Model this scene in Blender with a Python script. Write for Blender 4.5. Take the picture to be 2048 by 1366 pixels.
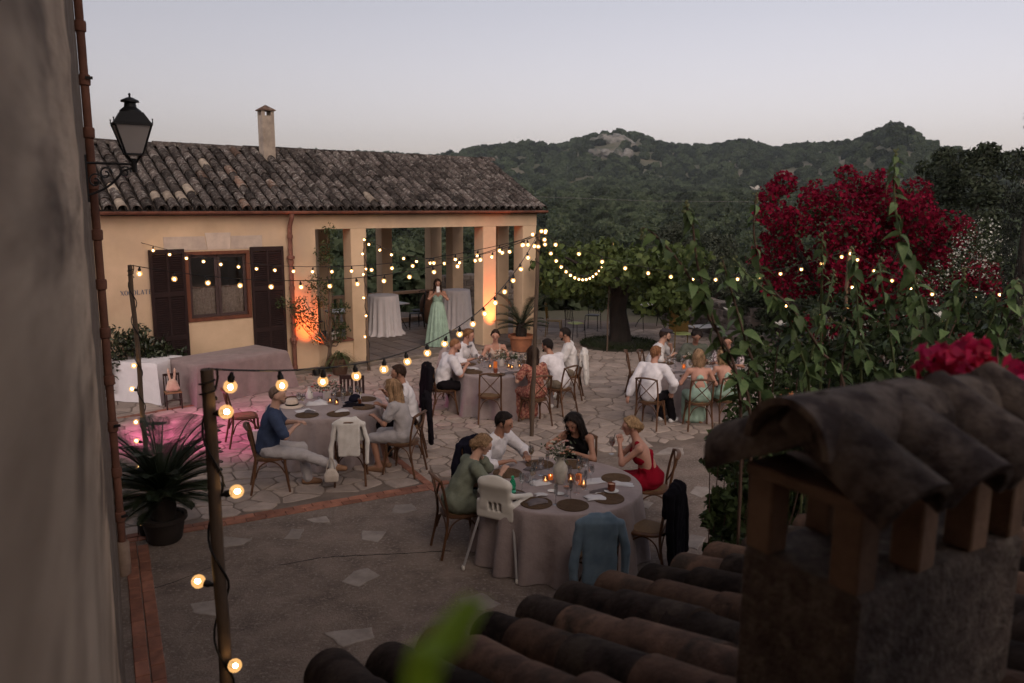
import bpy, bmesh, math, random
import numpy as np
from mathutils import Matrix, Vector, Euler
for o in list(bpy.data.objects):
    bpy.data.objects.remove(o, do_unlink=True)
scene = bpy.context.scene
COL = scene.collection
R = math.radians
rnd = random.Random(7)
nr = np.random.RandomState(11)

# ------------------------------------------------------------------ camera
FPX, CAM_H, PITCH, ROLL = 1600.0, 3.8, R(10.03), R(0.45)
cam_d = bpy.data.cameras.new('camera')
cam_d.sensor_width = 36.0
cam_d.lens = FPX / 2048 * 36.0
cam_d.clip_start = 0.02
cam_d.clip_end = 6000
cam_d.dof.use_dof = True
cam_d.dof.focus_distance = 11.5
cam_d.dof.aperture_fstop = 2.8
cam = bpy.data.objects.new('camera', cam_d)
COL.objects.link(cam)
CAM_R = Euler((math.pi / 2 - PITCH, 0, 0)).to_matrix() @ Matrix.Rotation(ROLL, 3, 'Z')
cam.matrix_world = Matrix.Translation((0, 0, CAM_H)) @ CAM_R.to_4x4()
scene.camera = cam

# ------------------------------------------------------------------ sky, sun, exposure
SUN_EL, SUN_AZ = R(34), R(152)          # azimuth clockwise from the view direction (+Y)
SKY_FLIP = -2 * SUN_AZ                 # the sky node counts its sun angle the other way round
world = bpy.data.worlds.new('World')
scene.world = world
world.use_nodes = True
wn, wl = world.node_tree.nodes, world.node_tree.links
wn.clear()
w_out = wn.new('ShaderNodeOutputWorld')
w_bg = wn.new('ShaderNodeBackground')
w_sky = wn.new('ShaderNodeTexSky')
w_sky.sky_type = 'NISHITA'
w_sky.sun_disc = False
w_sky.sun_elevation = SUN_EL
w_sky.sun_rotation = SUN_AZ + SKY_FLIP
w_sky.altitude = 100
w_sky.air_density = 1.0
w_sky.dust_density = 2.4
w_sky.ozone_density = 1.4
w_hsv = wn.new('ShaderNodeHueSaturation')
w_hsv.inputs['Saturation'].default_value = 0.36
w_mul = wn.new('ShaderNodeMix')
w_mul.data_type = 'RGBA'
w_mul.blend_type = 'MULTIPLY'
w_mul.inputs[0].default_value = 1.0
w_mul.inputs[7].default_value = (1.10, 0.985, 0.975, 1)
w_tc = wn.new('ShaderNodeTexCoord'); w_sep = wn.new('ShaderNodeSeparateXYZ'); w_mr = wn.new('ShaderNodeMapRange'); w_tint = wn.new('ShaderNodeMix')
w_tint.data_type = 'RGBA'
w_tint.inputs[6].default_value = (1.20, 1.0, 0.955, 1)    # dusk blush low over the horizon
w_tint.inputs[7].default_value = (1.05, 0.985, 1.0, 1)
w_mr.inputs['From Min'].default_value = 0.0; w_mr.inputs['From Max'].default_value = 0.30
wl.new(w_tc.outputs['Generated'], w_sep.inputs[0]); wl.new(w_sep.outputs['Z'], w_mr.inputs['Value'])
wl.new(w_mr.outputs[0], w_tint.inputs[0]); wl.new(w_tint.outputs[2], w_mul.inputs[7])
w_bg.inputs['Strength'].default_value = 0.128
wl.new(w_sky.outputs[0], w_hsv.inputs['Color'])
wl.new(w_hsv.outputs[0], w_mul.inputs[6])
wl.new(w_mul.outputs[2], w_bg.inputs['Color'])
wl.new(w_bg.outputs[0], w_out.inputs[0])

sun_d = bpy.data.lights.new('sun', 'SUN')
sun_d.energy = 1.9
sun_d.angle = R(50)
sun_d.color = (1.0, 0.80, 0.64)
sun = bpy.data.objects.new('sun', sun_d)
COL.objects.link(sun)
_sd = Vector((math.sin(SUN_AZ) * math.cos(SUN_EL), math.cos(SUN_AZ) * math.cos(SUN_EL), math.sin(SUN_EL)))
sun.rotation_euler = (-_sd).to_track_quat('-Z', 'Y').to_euler()
sun.location = (30, -20, 30)

vs = scene.view_settings
vs.view_transform = 'Standard'
vs.look = 'None'
vs.gamma = 1.0
vs.exposure = 0.0
vs.use_curve_mapping = False
scene.render.engine = 'CYCLES'
cy = scene.cycles
cy.use_denoising = True
try:
    cy.denoiser = 'OPENIMAGEDENOISE'
    cy.denoising_input_passes = 'RGB_ALBEDO_NORMAL'
except Exception:
    pass
cy.max_bounces = 5
cy.diffuse_bounces = 2
cy.glossy_bounces = 2
cy.transmission_bounces = 5
cy.transparent_max_bounces = 6
cy.volume_bounces = 0
cy.caustics_reflective = False
cy.caustics_refractive = False
cy.sample_clamp_indirect = 3.0
cy.use_adaptive_sampling = True
cy.adaptive_threshold = 0.03
cy.adaptive_min_samples = 20

# ------------------------------------------------------------------ measuring helpers (surveyed from the view)
CAM_O = Vector((0, 0, CAM_H))
def ray(px, py):
    return CAM_R @ Vector(((px - 1024) / FPX, -(py - 683) / FPX, -1.0))
def gp(px, py, z=0.0):
    d = ray(px, py)
    return CAM_O + d * ((z - CAM_H) / d.z)
def yp(px, py, Y):
    d = ray(px, py)
    return CAM_O + d * (Y / d.y)
TH = R(52)
FU = Vector((math.sin(TH), math.cos(TH), 0))           # along the loggia front, to the right
FB = Vector((-math.cos(TH), math.sin(TH), 0))          # into the loggia
FP = gp(736.5, 728)
def fac(s, d, z=0.0):
    return FP + FU * s + FB * d + Vector((0, 0, z))
FROT = math.atan2(FU.y, FU.x)                          # rotation of the building frame about z

# ------------------------------------------------------------------ materials
MATS = {}
def new_mat(name):
    m = bpy.data.materials.new(name)
    m.use_nodes = True
    nt = m.node_tree
    nt.nodes.clear()
    return m, nt.nodes, nt.links
def M(name, col=(.5, .5, .5), rough=.8, col2=None, scale=6.0, mixlo=.35, mixhi=.65, bump=0.0, bscale=40.0,
      rand=0.0, metal=0.0, detail=5.0, col3=None, scale3=1.0, spec=.3, trans=0.0, ior=1.45, stretch=(1, 1, 1),
      leaf=0.0, island=0.0, sheen=0.0, emit=None, estr=0.0, alpha=1.0, bdist=.01):
    if name in MATS:
        return MATS[name]
    m, N, L = new_mat(name)
    out = N.new('ShaderNodeOutputMaterial')
    b = N.new('ShaderNodeBsdfPrincipled')
    b.inputs['Roughness'].default_value = rough
    b.inputs['Metallic'].default_value = metal
    b.inputs['Specular IOR Level'].default_value = spec
    b.inputs['Transmission Weight'].default_value = trans
    b.inputs['IOR'].default_value = ior
    b.inputs['Alpha'].default_value = alpha
    if sheen:
        b.inputs['Sheen Weight'].default_value = sheen
    if emit:
        b.inputs['Emission Color'].default_value = (*emit, 1)
        b.inputs['Emission Strength'].default_value = estr
    b.inputs['Base Color'].default_value = (*col, 1)
    vec = None
    if col2 or bump or rand or col3 or island:
        tc = N.new('ShaderNodeTexCoord')
        oi = N.new('ShaderNodeObjectInfo')
        ad = N.new('ShaderNodeVectorMath'); ad.operation = 'MULTIPLY_ADD'
        ml = N.new('ShaderNodeMath'); ml.operation = 'MULTIPLY'; ml.inputs[1].default_value = 37.0
        L.new(oi.outputs['Random'], ml.inputs[0])
        cb = N.new('ShaderNodeCombineXYZ')
        L.new(ml.outputs[0], cb.inputs[0]); L.new(ml.outputs[0], cb.inputs[1])
        L.new(tc.outputs['Object'], ad.inputs[0])
        ad.inputs[1].default_value = stretch
        L.new(cb.outputs[0], ad.inputs[2])
        vec = ad.outputs[0]
    cur = None
    def noise(sc, dt=detail):
        n = N.new('ShaderNodeTexNoise')
        n.inputs['Scale'].default_value = sc
        n.inputs['Detail'].default_value = dt
        n.inputs['Roughness'].default_value = .62
        L.new(vec, n.inputs['Vector'])
        return n.outputs['Fac']
    def mix(fac, a, c, lo, hi):
        rp = N.new('ShaderNodeMapRange')
        rp.inputs['From Min'].default_value = lo
        rp.inputs['From Max'].default_value = hi
        L.new(fac, rp.inputs['Value'])
        mx = N.new('ShaderNodeMix'); mx.data_type = 'RGBA'
        L.new(rp.outputs[0], mx.inputs[0])
        if isinstance(a, tuple): mx.inputs[6].default_value = (*a, 1)
        else: L.new(a, mx.inputs[6])
        mx.inputs[7].default_value = (*c, 1)
        return mx.outputs[2]
    if col2:
        cur = mix(noise(scale), col, col2, mixlo, mixhi)
    if col3:
        cur = mix(noise(scale3), cur if cur else col, col3, .52, .66)
    if rand or island:
        hs = N.new('ShaderNodeHueSaturation')
        if cur: L.new(cur, hs.inputs['Color'])
        else: hs.inputs['Color'].default_value = (*col, 1)
        if rand:
            src = N.new('ShaderNodeObjectInfo').outputs['Random']; amt = rand
        else:
            src = N.new('ShaderNodeNewGeometry').outputs['Random Per Island']; amt = island
        mr = N.new('ShaderNodeMapRange')
        mr.inputs['To Min'].default_value = 1 - amt
        mr.inputs['To Max'].default_value = 1 + amt
        L.new(src, mr.inputs['Value'])
        L.new(mr.outputs[0], hs.inputs['Value'])
        cur = hs.outputs[0]
    if cur:
        L.new(cur, b.inputs['Base Color'])
    if bump:
        bp = N.new('ShaderNodeBump')
        bp.inputs['Strength'].default_value = bump
        bp.inputs['Distance'].default_value = bdist
        L.new(noise(bscale, 4.0), bp.inputs['Height'])
        L.new(bp.outputs[0], b.inputs['Normal'])
    if leaf:
        tr = N.new('ShaderNodeBsdfTranslucent')
        if cur: L.new(cur, tr.inputs['Color'])
        else: tr.inputs['Color'].default_value = (*col, 1)
        ms = N.new('ShaderNodeMixShader')
        ms.inputs[0].default_value = leaf
        L.new(b.outputs[0], ms.inputs[1]); L.new(tr.outputs[0], ms.inputs[2])
        L.new(ms.outputs[0], out.inputs['Surface'])
    else:
        L.new(b.outputs[0], out.inputs['Surface'])
    MATS[name] = m
    return m
def THIN(name, col, gloss=.12, rough=.03):
    if name in MATS:
        return MATS[name]
    m, N, L = new_mat(name)
    out = N.new('ShaderNodeOutputMaterial')
    t = N.new('ShaderNodeBsdfTransparent'); t.inputs['Color'].default_value = (*col, 1)
    g = N.new('ShaderNodeBsdfGlossy'); g.inputs['Roughness'].default_value = rough
    x = N.new('ShaderNodeMixShader'); x.inputs[0].default_value = gloss
    L.new(t.outputs[0], x.inputs[1]); L.new(g.outputs[0], x.inputs[2]); L.new(x.outputs[0], out.inputs['Surface'])
    MATS[name] = m
    return m
def EM(name, col, strength):
    if name in MATS:
        return MATS[name]
    m, N, L = new_mat(name)
    out = N.new('ShaderNodeOutputMaterial')
    e = N.new('ShaderNodeEmission')
    e.inputs['Color'].default_value = (*col, 1)
    e.inputs['Strength'].default_value = strength
    L.new(e.outputs[0], out.inputs['Surface'])
    MATS[name] = m
    return m

# ------------------------------------------------------------------ objects
def tag(o, label=None, cat=None, group=None, kind=None):
    if label: o['label'] = label
    if cat: o['category'] = cat
    if group: o['group'] = group
    if kind: o['kind'] = kind
    return o
def obj(name, me, parent=None, loc=None, rot=None, scl=None):
    o = bpy.data.objects.new(name, me)
    COL.objects.link(o)
    if parent: o.parent = parent
    if loc is not None: o.location = loc
    if rot is not None: o.rotation_euler = rot
    if scl is not None: o.scale = scl if hasattr(scl, '__len__') else (scl, scl, scl)
    return o
def empty(name, loc=(0, 0, 0), rz=0.0, label=None, cat=None, group=None):
    o = bpy.data.objects.new(name, None)
    COL.objects.link(o)
    o.empty_display_size = .1
    o.location = loc
    o.rotation_euler = (0, 0, rz)
    return tag(o, label, cat, group)
def copy_tree(o, parent=None):
    c = o.copy()
    COL.objects.link(c)
    c.parent = parent
    for ch in list(o.children):
        copy_tree(ch, c)
    return c
def npmesh(name, V, F, mat=None, smooth=False, sharp=None):
    """V (n,3) array, F list of index tuples or (m,k) array"""
    me = bpy.data.meshes.new(name)
    V = np.asarray(V, dtype=np.float32)
    if isinstance(F, np.ndarray):
        m, k = F.shape
        me.vertices.add(len(V)); me.vertices.foreach_set('co', V.ravel())
        me.loops.add(m * k); me.loops.foreach_set('vertex_index', F.astype(np.int32).ravel())
        me.polygons.add(m); me.polygons.foreach_set('loop_start', np.arange(0, m * k, k, dtype=np.int32))
        me.update(calc_edges=True)
        me.validate()
    else:
        me.from_pydata([tuple(map(float, v)) for v in V], [], [tuple(int(i) for i in f) for f in F])
    if mat: me.materials.append(mat)
    if smooth:
        me.polygons.foreach_set('use_smooth', np.ones(len(me.polygons), dtype=bool))
        if sharp: me.set_sharp_from_angle(angle=R(sharp))
    me.update()
    return me
class MB:
    def __init__(s):
        s.v = []; s.f = []
    def add(s, vs, fs):
        o = len(s.v)
        s.v.extend([tuple(p) for p in vs])
        s.f.extend([tuple(i + o for i in f) for f in fs])
        return s
    def box(s, c, h, rot=None, bev=0.0):
        """centre, half sizes, rotation matrix or z angle"""
        if rot is None: rot = Matrix.Identity(3)
        elif isinstance(rot, (int, float)): rot = Matrix.Rotation(rot, 3, 'Z')
        c = Vector(c)
        hx, hy, hz = h
        if bev <= 0:
            P = [(x, y, z) for z in (-hz, hz) for x, y in ((-hx, -hy), (hx, -hy), (hx, hy), (-hx, hy))]
            Fs = [(3, 2, 1, 0), (4, 5, 6, 7), (0, 1, 5, 4), (1, 2, 6, 5), (2, 3, 7, 6), (3, 0, 4, 7)]
        else:
            b = min(bev, hx * .9, hy * .9, hz * .9)
            P = []
            for z, ins in ((-hz, b), (-hz + b, 0), (hz - b, 0), (hz, b)):
                x1, y1 = hx - ins, hy - ins
                if ins == 0:
                    P += [(-hx + b, -hy, z), (hx - b, -hy, z), (hx, -hy + b, z), (hx, hy - b, z), (hx - b, hy, z), (-hx + b, hy, z), (-hx, hy - b, z), (-hx, -hy + b, z)]
                else:
                    P += [(-x1, -y1, z), (x1, -y1, z), (x1, -y1, z), (x1, y1, z), (x1, y1, z), (-x1, y1, z), (-x1, y1, z), (-x1, -y1, z)]
            # collapse duplicate corner verts of the caps
            Q = [(-hx + b, -hy + b, -hz), (hx - b, -hy + b, -hz), (hx - b, hy - b, -hz), (-hx + b, hy - b, -hz)]
            T = [(-hx + b, -hy + b, hz), (hx - b, -hy + b, hz), (hx - b, hy - b, hz), (-hx + b, hy - b, hz)]
            A, B = P[8:16], P[16:24]
            P = Q + A + B + T
            Fs = [(3, 2, 1, 0), (20, 21, 22, 23)]
            for i in range(8):
                Fs.append((4 + i, 4 + (i + 1) % 8, 12 + (i + 1) % 8, 12 + i))
            for i in range(4):
                a, n = 4 + 2 * i, 4 + (2 * i + 1)
                Fs.append((i, (i + 1) % 4, n, a))
                Fs.append((20 + (i + 1) % 4, 20 + i, a + 8, n + 8))
                pv = 4 + (2 * i - 1) % 8
                Fs.append((i, a, pv))
                Fs.append((20 + i, pv + 8, a + 8))
        return s.add([rot @ Vector(p) + c for p in P], Fs)
    def tube(s, path, rad, n=8, cap=True, flat=None):
        path = [Vector(p) for p in path]
        m = len(path)
        rs = rad if hasattr(rad, '__len__') else [rad] * m
        up = None
        o = len(s.v)
        for i, p in enumerate(path):
            t = (path[min(i + 1, m - 1)] - path[max(i - 1, 0)])
            if t.length < 1e-9: t = Vector((0, 0, 1))
            t.normalize()
            if up is None:
                up = Vector((0, 0, 1)) if abs(t.z) < .9 else Vector((1, 0, 0))
            a = t.cross(up)
            if a.length < 1e-6: a = t.cross(Vector((0, 1, 0)))
            a.normalize()
            b = a.cross(t).normalized()
            up = b
            for k in range(n):
                w = 2 * math.pi * k / n
                fl = flat or 1.0
                s.v.append(tuple(p + (a * math.cos(w) + b * math.sin(w) * fl) * rs[i]))
        for i in range(m - 1):
            for k in range(n):
                k2 = (k + 1) % n
                s.f.append((o + i * n + k, o + i * n + k2, o + (i + 1) * n + k2, o + (i + 1) * n + k))
        if cap:
            s.f.append(tuple(o + k for k in reversed(range(n))))
            s.f.append(tuple(o + (m - 1) * n + k for k in range(n)))
        return s
    def lathe(s, prof, n=20, c=(0, 0, 0), capb=True, capt=True):
        o = len(s.v)
        for r, z in prof:
            for k in range(n):
                w = 2 * math.pi * k / n
                s.v.append((c[0] + r * math.cos(w), c[1] + r * math.sin(w), c[2] + z))
        m = len(prof)
        for i in range(m - 1):
            for k in range(n):
                k2 = (k + 1) % n
                s.f.append((o + i * n + k, o + i * n + k2, o + (i + 1) * n + k2, o + (i + 1) * n + k))
        if capb: s.f.append(tuple(o + k for k in reversed(range(n))))
        if capt: s.f.append(tuple(o + (m - 1) * n + k for k in range(n)))
        return s
    def sphere(s, c, r, n=10, m=6, rot=None):
        rr = r if hasattr(r, '__len__') else (r, r, r)
        o = len(s.v)
        c = Vector(c)
        P = [(0, 0, -rr[2])]
        for i in range(1, m):
            a = -math.pi / 2 + math.pi * i / m
            for k in range(n):
                w = 2 * math.pi * k / n
                P.append((rr[0] * math.cos(a) * math.cos(w), rr[1] * math.cos(a) * math.sin(w), rr[2] * math.sin(a)))
        P.append((0, 0, rr[2]))
        s.v.extend([tuple((rot @ Vector(p) if rot else Vector(p)) + c) for p in P])
        for k in range(n):
            s.f.append((o, o + 1 + (k + 1) % n, o + 1 + k))
        for i in range(m - 2):
            for k in range(n):
                k2 = (k + 1) % n
                s.f.append((o + 1 + i * n + k, o + 1 + i * n + k2, o + 1 + (i + 1) * n + k2, o + 1 + (i + 1) * n + k))
        t = o + 1 + (m - 1) * n
        b = o + 1 + (m - 2) * n
        for k in range(n):
            s.f.append((b + k, b + (k + 1) % n, t))
        return s
    def prism(s, poly, z0, z1, inset=0.0, drop=0.0):
        """extruded 2-D polygon (ccw); optional chamfered top"""
        o = len(s.v); n = len(poly)
        s.v += [(p[0], p[1], z0) for p in poly]
        s.v += [(p[0], p[1], z1 - drop) for p in poly]
        for k in range(n):
            s.f.append((o + k, o + (k + 1) % n, o + n + (k + 1) % n, o + n + k))
        if inset:
            cx = sum(p[0] for p in poly) / n; cyy = sum(p[1] for p in poly) / n
            for p in poly:
                d = math.hypot(p[0] - cx, p[1] - cyy) + 1e-6
                q = max(0.3, 1 - inset / d)
                s.v.append((cx + (p[0] - cx) * q, cyy + (p[1] - cyy) * q, z1))
            for k in range(n):
                s.f.append((o + n + k, o + n + (k + 1) % n, o + 2 * n + (k + 1) % n, o + 2 * n + k))
            s.f.append(tuple(o + 2 * n + k for k in range(n)))
        else:
            s.f.append(tuple(o + n + k for k in range(n)))
        s.f.append(tuple(o + k for k in reversed(range(n))))
        return s
    def mesh(s, name, mat, smooth=False, sharp=40):
        return npmesh(name, np.array(s.v, dtype=np.float32).reshape(-1, 3), s.f, mat, smooth, sharp)
    def build(s, name, mat, parent=None, smooth=False, sharp=40, loc=None, rot=None):
        return obj(name, s.mesh(name, mat, smooth, sharp), parent, loc, rot)
def lerp(a, b, t): return a + (b - a) * t
def bez(p0, p1, p2, n=8):
    p0, p1, p2 = Vector(p0), Vector(p1), Vector(p2)
    return [p0 * (1 - t) ** 2 + p1 * 2 * t * (1 - t) + p2 * t * t for t in [i / n for i in range(n + 1)]]
def spline(pts, n=6):
    """Catmull-Rom through pts"""
    P = [Vector(p) for p in pts]
    P = [P[0] * 2 - P[1]] + P + [P[-1] * 2 - P[-2]]
    out = []
    for i in range(1, len(P) - 2):
        for k in range(n):
            t = k / n
            a, b, c, d = P[i - 1], P[i], P[i + 1], P[i + 2]
            out.append(.5 * ((2 * b) + (c - a) * t + (2 * a - 5 * b + 4 * c - d) * t * t + (3 * b - a - 3 * c + d) * t ** 3))
    out.append(P[-2])
    return out
def leaf_cloud(pos, nrm, size, aspect=.55, jitter=.6, fold=.25, seed=1, droop=0.0):
    """one leaf (two triangles pairs folded on the midrib) for every point; returns V, F"""
    g = np.random.RandomState(seed)
    n = len(pos)
    nrm = nrm + g.normal(0, jitter, (n, 3))
    nrm /= np.linalg.norm(nrm, axis=1)[:, None] + 1e-9
    t = g.normal(0, 1, (n, 3)); t[:, 2] -= droop
    t -= nrm * (t * nrm).sum(1)[:, None]
    t /= np.linalg.norm(t, axis=1)[:, None] + 1e-9
    b = np.cross(nrm, t)
    sz = (np.asarray(size) * g.uniform(.65, 1.25, n))[:, None]
    w = sz * aspect * .5
    a0 = pos - t * sz * .5
    a1 = pos + t * sz * .5
    l = pos - t * sz * .05 + b * w + nrm * w * fold
    r = pos - t * sz * .05 - b * w + nrm * w * fold
    V = np.stack([a0, r, a1, l], 1).reshape(-1, 3)
    i = np.arange(n)[:, None] * 4
    F = np.concatenate([i + np.array([[0, 1, 2]]), i + np.array([[0, 2, 3]])], 0)
    return V, F
def clump_points(n, clumps, seed=1, shell=.75):
    """points and outward normals on lumpy clumps [(centre, radii)]"""
    g = np.random.RandomState(seed)
    w = np.array([c[1][0] * c[1][1] + c[1][2] * c[1][0] for c in clumps]); w = w / w.sum()
    idx = g.choice(len(clumps), n, p=w)
    d = g.normal(0, 1, (n, 3)); d /= np.linalg.norm(d, axis=1)[:, None]
    rr = shell + (1.06 - shell) * g.rand(n) ** .6
    C = np.array([c[0] for c in clumps])[idx]; Rr = np.array([c[1] for c in clumps])[idx]
    return C + d * Rr * rr[:, None], d

# ================================================================== SETTING
# ---- terrain: terrace, valley and the wooded hills
SKY_PX = [(-900, 300), (-300, 300), (0, 303), (300, 305), (550, 306), (760, 312), (870, 318), (960, 300), (1050, 289), (1105, 298), (1165, 277),
          (1225, 264), (1270, 272), (1310, 289), (1345, 297), (1400, 297), (1470, 286), (1540, 301), (1620, 292), (1690, 291),
          (1735, 272), (1780, 255), (1820, 277), (1860, 300), (1950, 310), (2048, 315), (2500, 310), (3200, 315)]
_az = np.array([math.atan((p[0] - 1024) / 1625.0) for p in SKY_PX])
_el = np.array([(400.0 - p[1] + (p[0] - 1024) * .0078) / 1625.0 * math.cos(a) for p, a in zip(SKY_PX, _az)])
def ridge_r(az):
    return 1000 - 260 * np.clip((az - .33) / .2, 0, 1) + 60 * np.sin(az * 9)
def smooth01(t):
    t = np.clip(t, 0, 1)
    return t * t * (3 - 2 * t)
def hash_noise(x, y, sc, seed=0.0):
    return (np.sin(x * sc + 1.3 * seed) * np.cos(y * sc * 1.13 + seed) + .5 * np.sin(x * sc * 2.3 + y * sc * 1.7 + 2 * seed) + .25 * np.sin(x * sc * 4.1 - y * sc * 3.7 + seed)) / 1.75
def terrain_z(x, y):
    x = np.asarray(x, float); y = np.asarray(y, float)
    r = np.hypot(x, y) + 1e-6
    az = np.arctan2(x, y)
    el = np.interp(az, _az, _el)
    rr = ridge_r(az)
    top = CAM_H + el * rr - 4.0
    base = -0.35 - 7.5 * smooth01((r - 27) / 55) + 4.0 * smooth01((r - 110) / 240)
    t = np.clip((r - 240) / (rr - 240), 0, 1)
    up = (top + 4.0) * (0.42 * t ** 1.1 + 0.58 * smooth01((t - .45) / .55))
    z = base + up
    z = z - smooth01((r - rr) / 500) * 60
    z = z + hash_noise(x, y, .02, 2) * 2.2 * smooth01((r - 60) / 80) * smooth01((rr - r) / 200 + .15)
    return z
m_terrain = M('terrain_soil', (.12, .105, .07), .95, (.05, .058, .034), .03, col3=(.13, .115, .09), scale3=.018, bump=.3, bscale=.3)
_na, _nrr = 130, 90
azs = np.linspace(-1.25, 1.25, _na)
rads = np.concatenate([np.linspace(0.0, 26, 6), np.geomspace(28, 1500, _nrr - 6)])
AA, RR = np.meshgrid(azs, rads)
X, Y = RR * np.sin(AA), RR * np.cos(AA)
Z = terrain_z(X, Y)
V = np.stack([X, Y, Z], -1).reshape(-1, 3)
idx = np.arange(_na * _nrr).reshape(_nrr, _na)
F = np.stack([idx[:-1, :-1], idx[:-1, 1:], idx[1:, 1:], idx[1:, :-1]], -1).reshape(-1, 4)[:, ::-1]
tag(obj('terrain', npmesh('terrain', V, F, m_terrain, True)), 'scrubby valley floor and hills behind the terrace', 'terrain', kind='structure')
# bare rock face under the summit
m_rock = M('pale_rock', (.20, .19, .175), .95, (.075, .075, .065), .12, col3=(.05, .055, .04), scale3=.06, bump=.8, bscale=.25, bdist=1.5)
g = np.random.RandomState(3)

# ---- forest: one far-off wood
def forest_points():
    g = np.random.RandomState(5)
    P = []; S = []
    bands = [(29, 60, 3.6, 1.7), (60, 130, 4.4, 2.3), (130, 300, 5.6, 3.0), (300, 600, 8.0, 3.9), (600, 1120, 11.0, 5.0)]
    for r0, r1, sp, sc in bands:
        n = int(1.75 * .5 * (r1 ** 2 - r0 ** 2) / (sp * sp))
        r = np.sqrt(g.uniform(r0 ** 2, r1 ** 2, n)); a = g.uniform(-.80, .95, n)
        x, y = r * np.sin(a), r * np.cos(a)
        keep = np.ones(n, bool)
        rr = ridge_r(a)
        keep &= r < rr + 30
        # clearings
        cl = hash_noise(x, y, .045, 4) + .4 * hash_noise(x, y, .13, 9)
        keep &= ~((cl > .60) & (r > 60))
        px = 1024 + 1625 * np.tan(a)
        rock = (np.abs(px - 1228) < 50 + 10 * np.sin(r * .05)) & (r > rr * .80) & (r < rr * 1.0) & (hash_noise(x, y, .05, 6) > -.05)
        keep &= ~rock
        keep &= ~((r < 40) & (x > -14) & (x < 10) & (y < 27.5))
        s = sc * g.uniform(.6, 1.25, n)
        P.append(np.stack([x, y, terrain_z(x, y) + s * .45], 1)[keep])
        S.append(np.stack([s, s, s * g.uniform(.7, 1.05, n)], 1)[keep])
    return np.concatenate(P), np.concatenate(S)
m_forest = M('forest_leaves', (.026, .038, .021), .85, (.062, .076, .044), 1.6, rand=.6, leaf=.15, spec=.12)
def crown_group():
    ng = bpy.data.node_groups.new('wood_crowns', 'GeometryNodeTree')
    ng.interface.new_socket('Geometry', in_out='INPUT', socket_type='NodeSocketGeometry')
    ng.interface.new_socket('Geometry', in_out='OUTPUT', socket_type='NodeSocketGeometry')
    N, L = ng.nodes, ng.links
    gi, go = N.new('NodeGroupInput'), N.new('NodeGroupOutput')
    join = N.new('GeometryNodeJoinGeometry')
    for sd in range(4):
        ico = N.new('GeometryNodeMeshIcoSphere')
        ico.inputs['Radius'].default_value = 1.0
        ico.inputs['Subdivisions'].default_value = 3
        ns = N.new('ShaderNodeTexNoise'); ns.noise_dimensions = '4D'
        ns.inputs['W'].default_value = sd * 7.3 + 1
        ns.inputs['Scale'].default_value = 1.7
        ns.inputs['Detail'].default_value = 3
        ma = N.new('ShaderNodeMath'); ma.operation = 'MULTIPLY_ADD'
        ma.inputs[1].default_value = 1.9; ma.inputs[2].default_value = -1.05
        L.new(ns.outputs['Fac'], ma.inputs[0])
        nn = N.new('GeometryNodeInputNormal')
        sc = N.new('ShaderNodeVectorMath'); sc.operation = 'SCALE'
        L.new(nn.outputs[0], sc.inputs[0]); L.new(ma.outputs[0], sc.inputs['Scale'])
        sp = N.new('GeometryNodeSetPosition')
        L.new(ico.outputs['Mesh'], sp.inputs['Geometry']); L.new(sc.outputs[0], sp.inputs['Offset'])
        ds = N.new('GeometryNodeDistributePointsOnFaces')
        ds.inputs['Density'].default_value = 42.0
        ds.inputs['Seed'].default_value = sd
        L.new(sp.outputs[0], ds.inputs['Mesh'])
        gr = N.new('GeometryNodeMeshGrid')
        gr.inputs['Size X'].default_value = .24; gr.inputs['Size Y'].default_value = .17
        gr.inputs['Vertices X'].default_value = 2; gr.inputs['Vertices Y'].default_value = 2
        rv = N.new('FunctionNodeRandomValue'); rv.data_type = 'FLOAT_VECTOR'
        rv.inputs[0].default_value = (-3.1, -3.1, -3.1); rv.inputs[1].default_value = (3.1, 3.1, 3.1)
        ip = N.new('GeometryNodeInstanceOnPoints')
        L.new(ds.outputs['Points'], ip.inputs['Points']); L.new(gr.outputs['Mesh'], ip.inputs['Instance'])
        L.new(rv.outputs[0], ip.inputs['Rotation'])
        rl = N.new('GeometryNodeRealizeInstances')
        L.new(ip.outputs[0], rl.inputs[0])
        tr = N.new('GeometryNodeTransform')
        tr.inputs['Scale'].default_value = (.9, .9, .9)
        L.new(sp.outputs[0], tr.inputs['Geometry'])
        jj = N.new('GeometryNodeJoinGeometry')
        L.new(rl.outputs[0], jj.inputs[0]); L.new(tr.outputs[0], jj.inputs[0])
        gti = N.new('GeometryNodeGeometryToInstance')
        L.new(jj.outputs[0], gti.inputs[0]); L.new(gti.outputs[0], join.inputs[0])
    ins = N.new('GeometryNodeInstanceOnPoints')
    L.new(gi.outputs[0], ins.inputs['Points'])
    L.new(join.outputs[0], ins.inputs['Instance'])
    ins.inputs['Pick Instance'].default_value = True
    na = N.new('GeometryNodeInputNamedAttribute'); na.data_type = 'FLOAT_VECTOR'
    na.inputs['Name'].default_value = 'size'
    L.new(na.outputs[0], ins.inputs['Scale'])
    rz = N.new('FunctionNodeRandomValue'); rz.data_type = 'FLOAT_VECTOR'
    rz.inputs[0].default_value = (-.15, -.15, 0); rz.inputs[1].default_value = (.15, .15, 6.28)
    L.new(rz.outputs[0], ins.inputs['Rotation'])
    ri = N.new('FunctionNodeRandomValue'); ri.data_type = 'INT'
    ri.inputs[4].default_value = 0; ri.inputs[5].default_value = 3
    L.new(ri.outputs[2], ins.inputs['Instance Index'])
    sm = N.new('GeometryNodeSetMaterial')
    sm.inputs['Material'].default_value = m_forest
    L.new(ins.outputs[0], sm.inputs['Geometry'])
    L.new(sm.outputs[0], go.inputs[0])
    return ng
FPt, FSz = forest_points()
me = bpy.data.meshes.new('forest')
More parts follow.
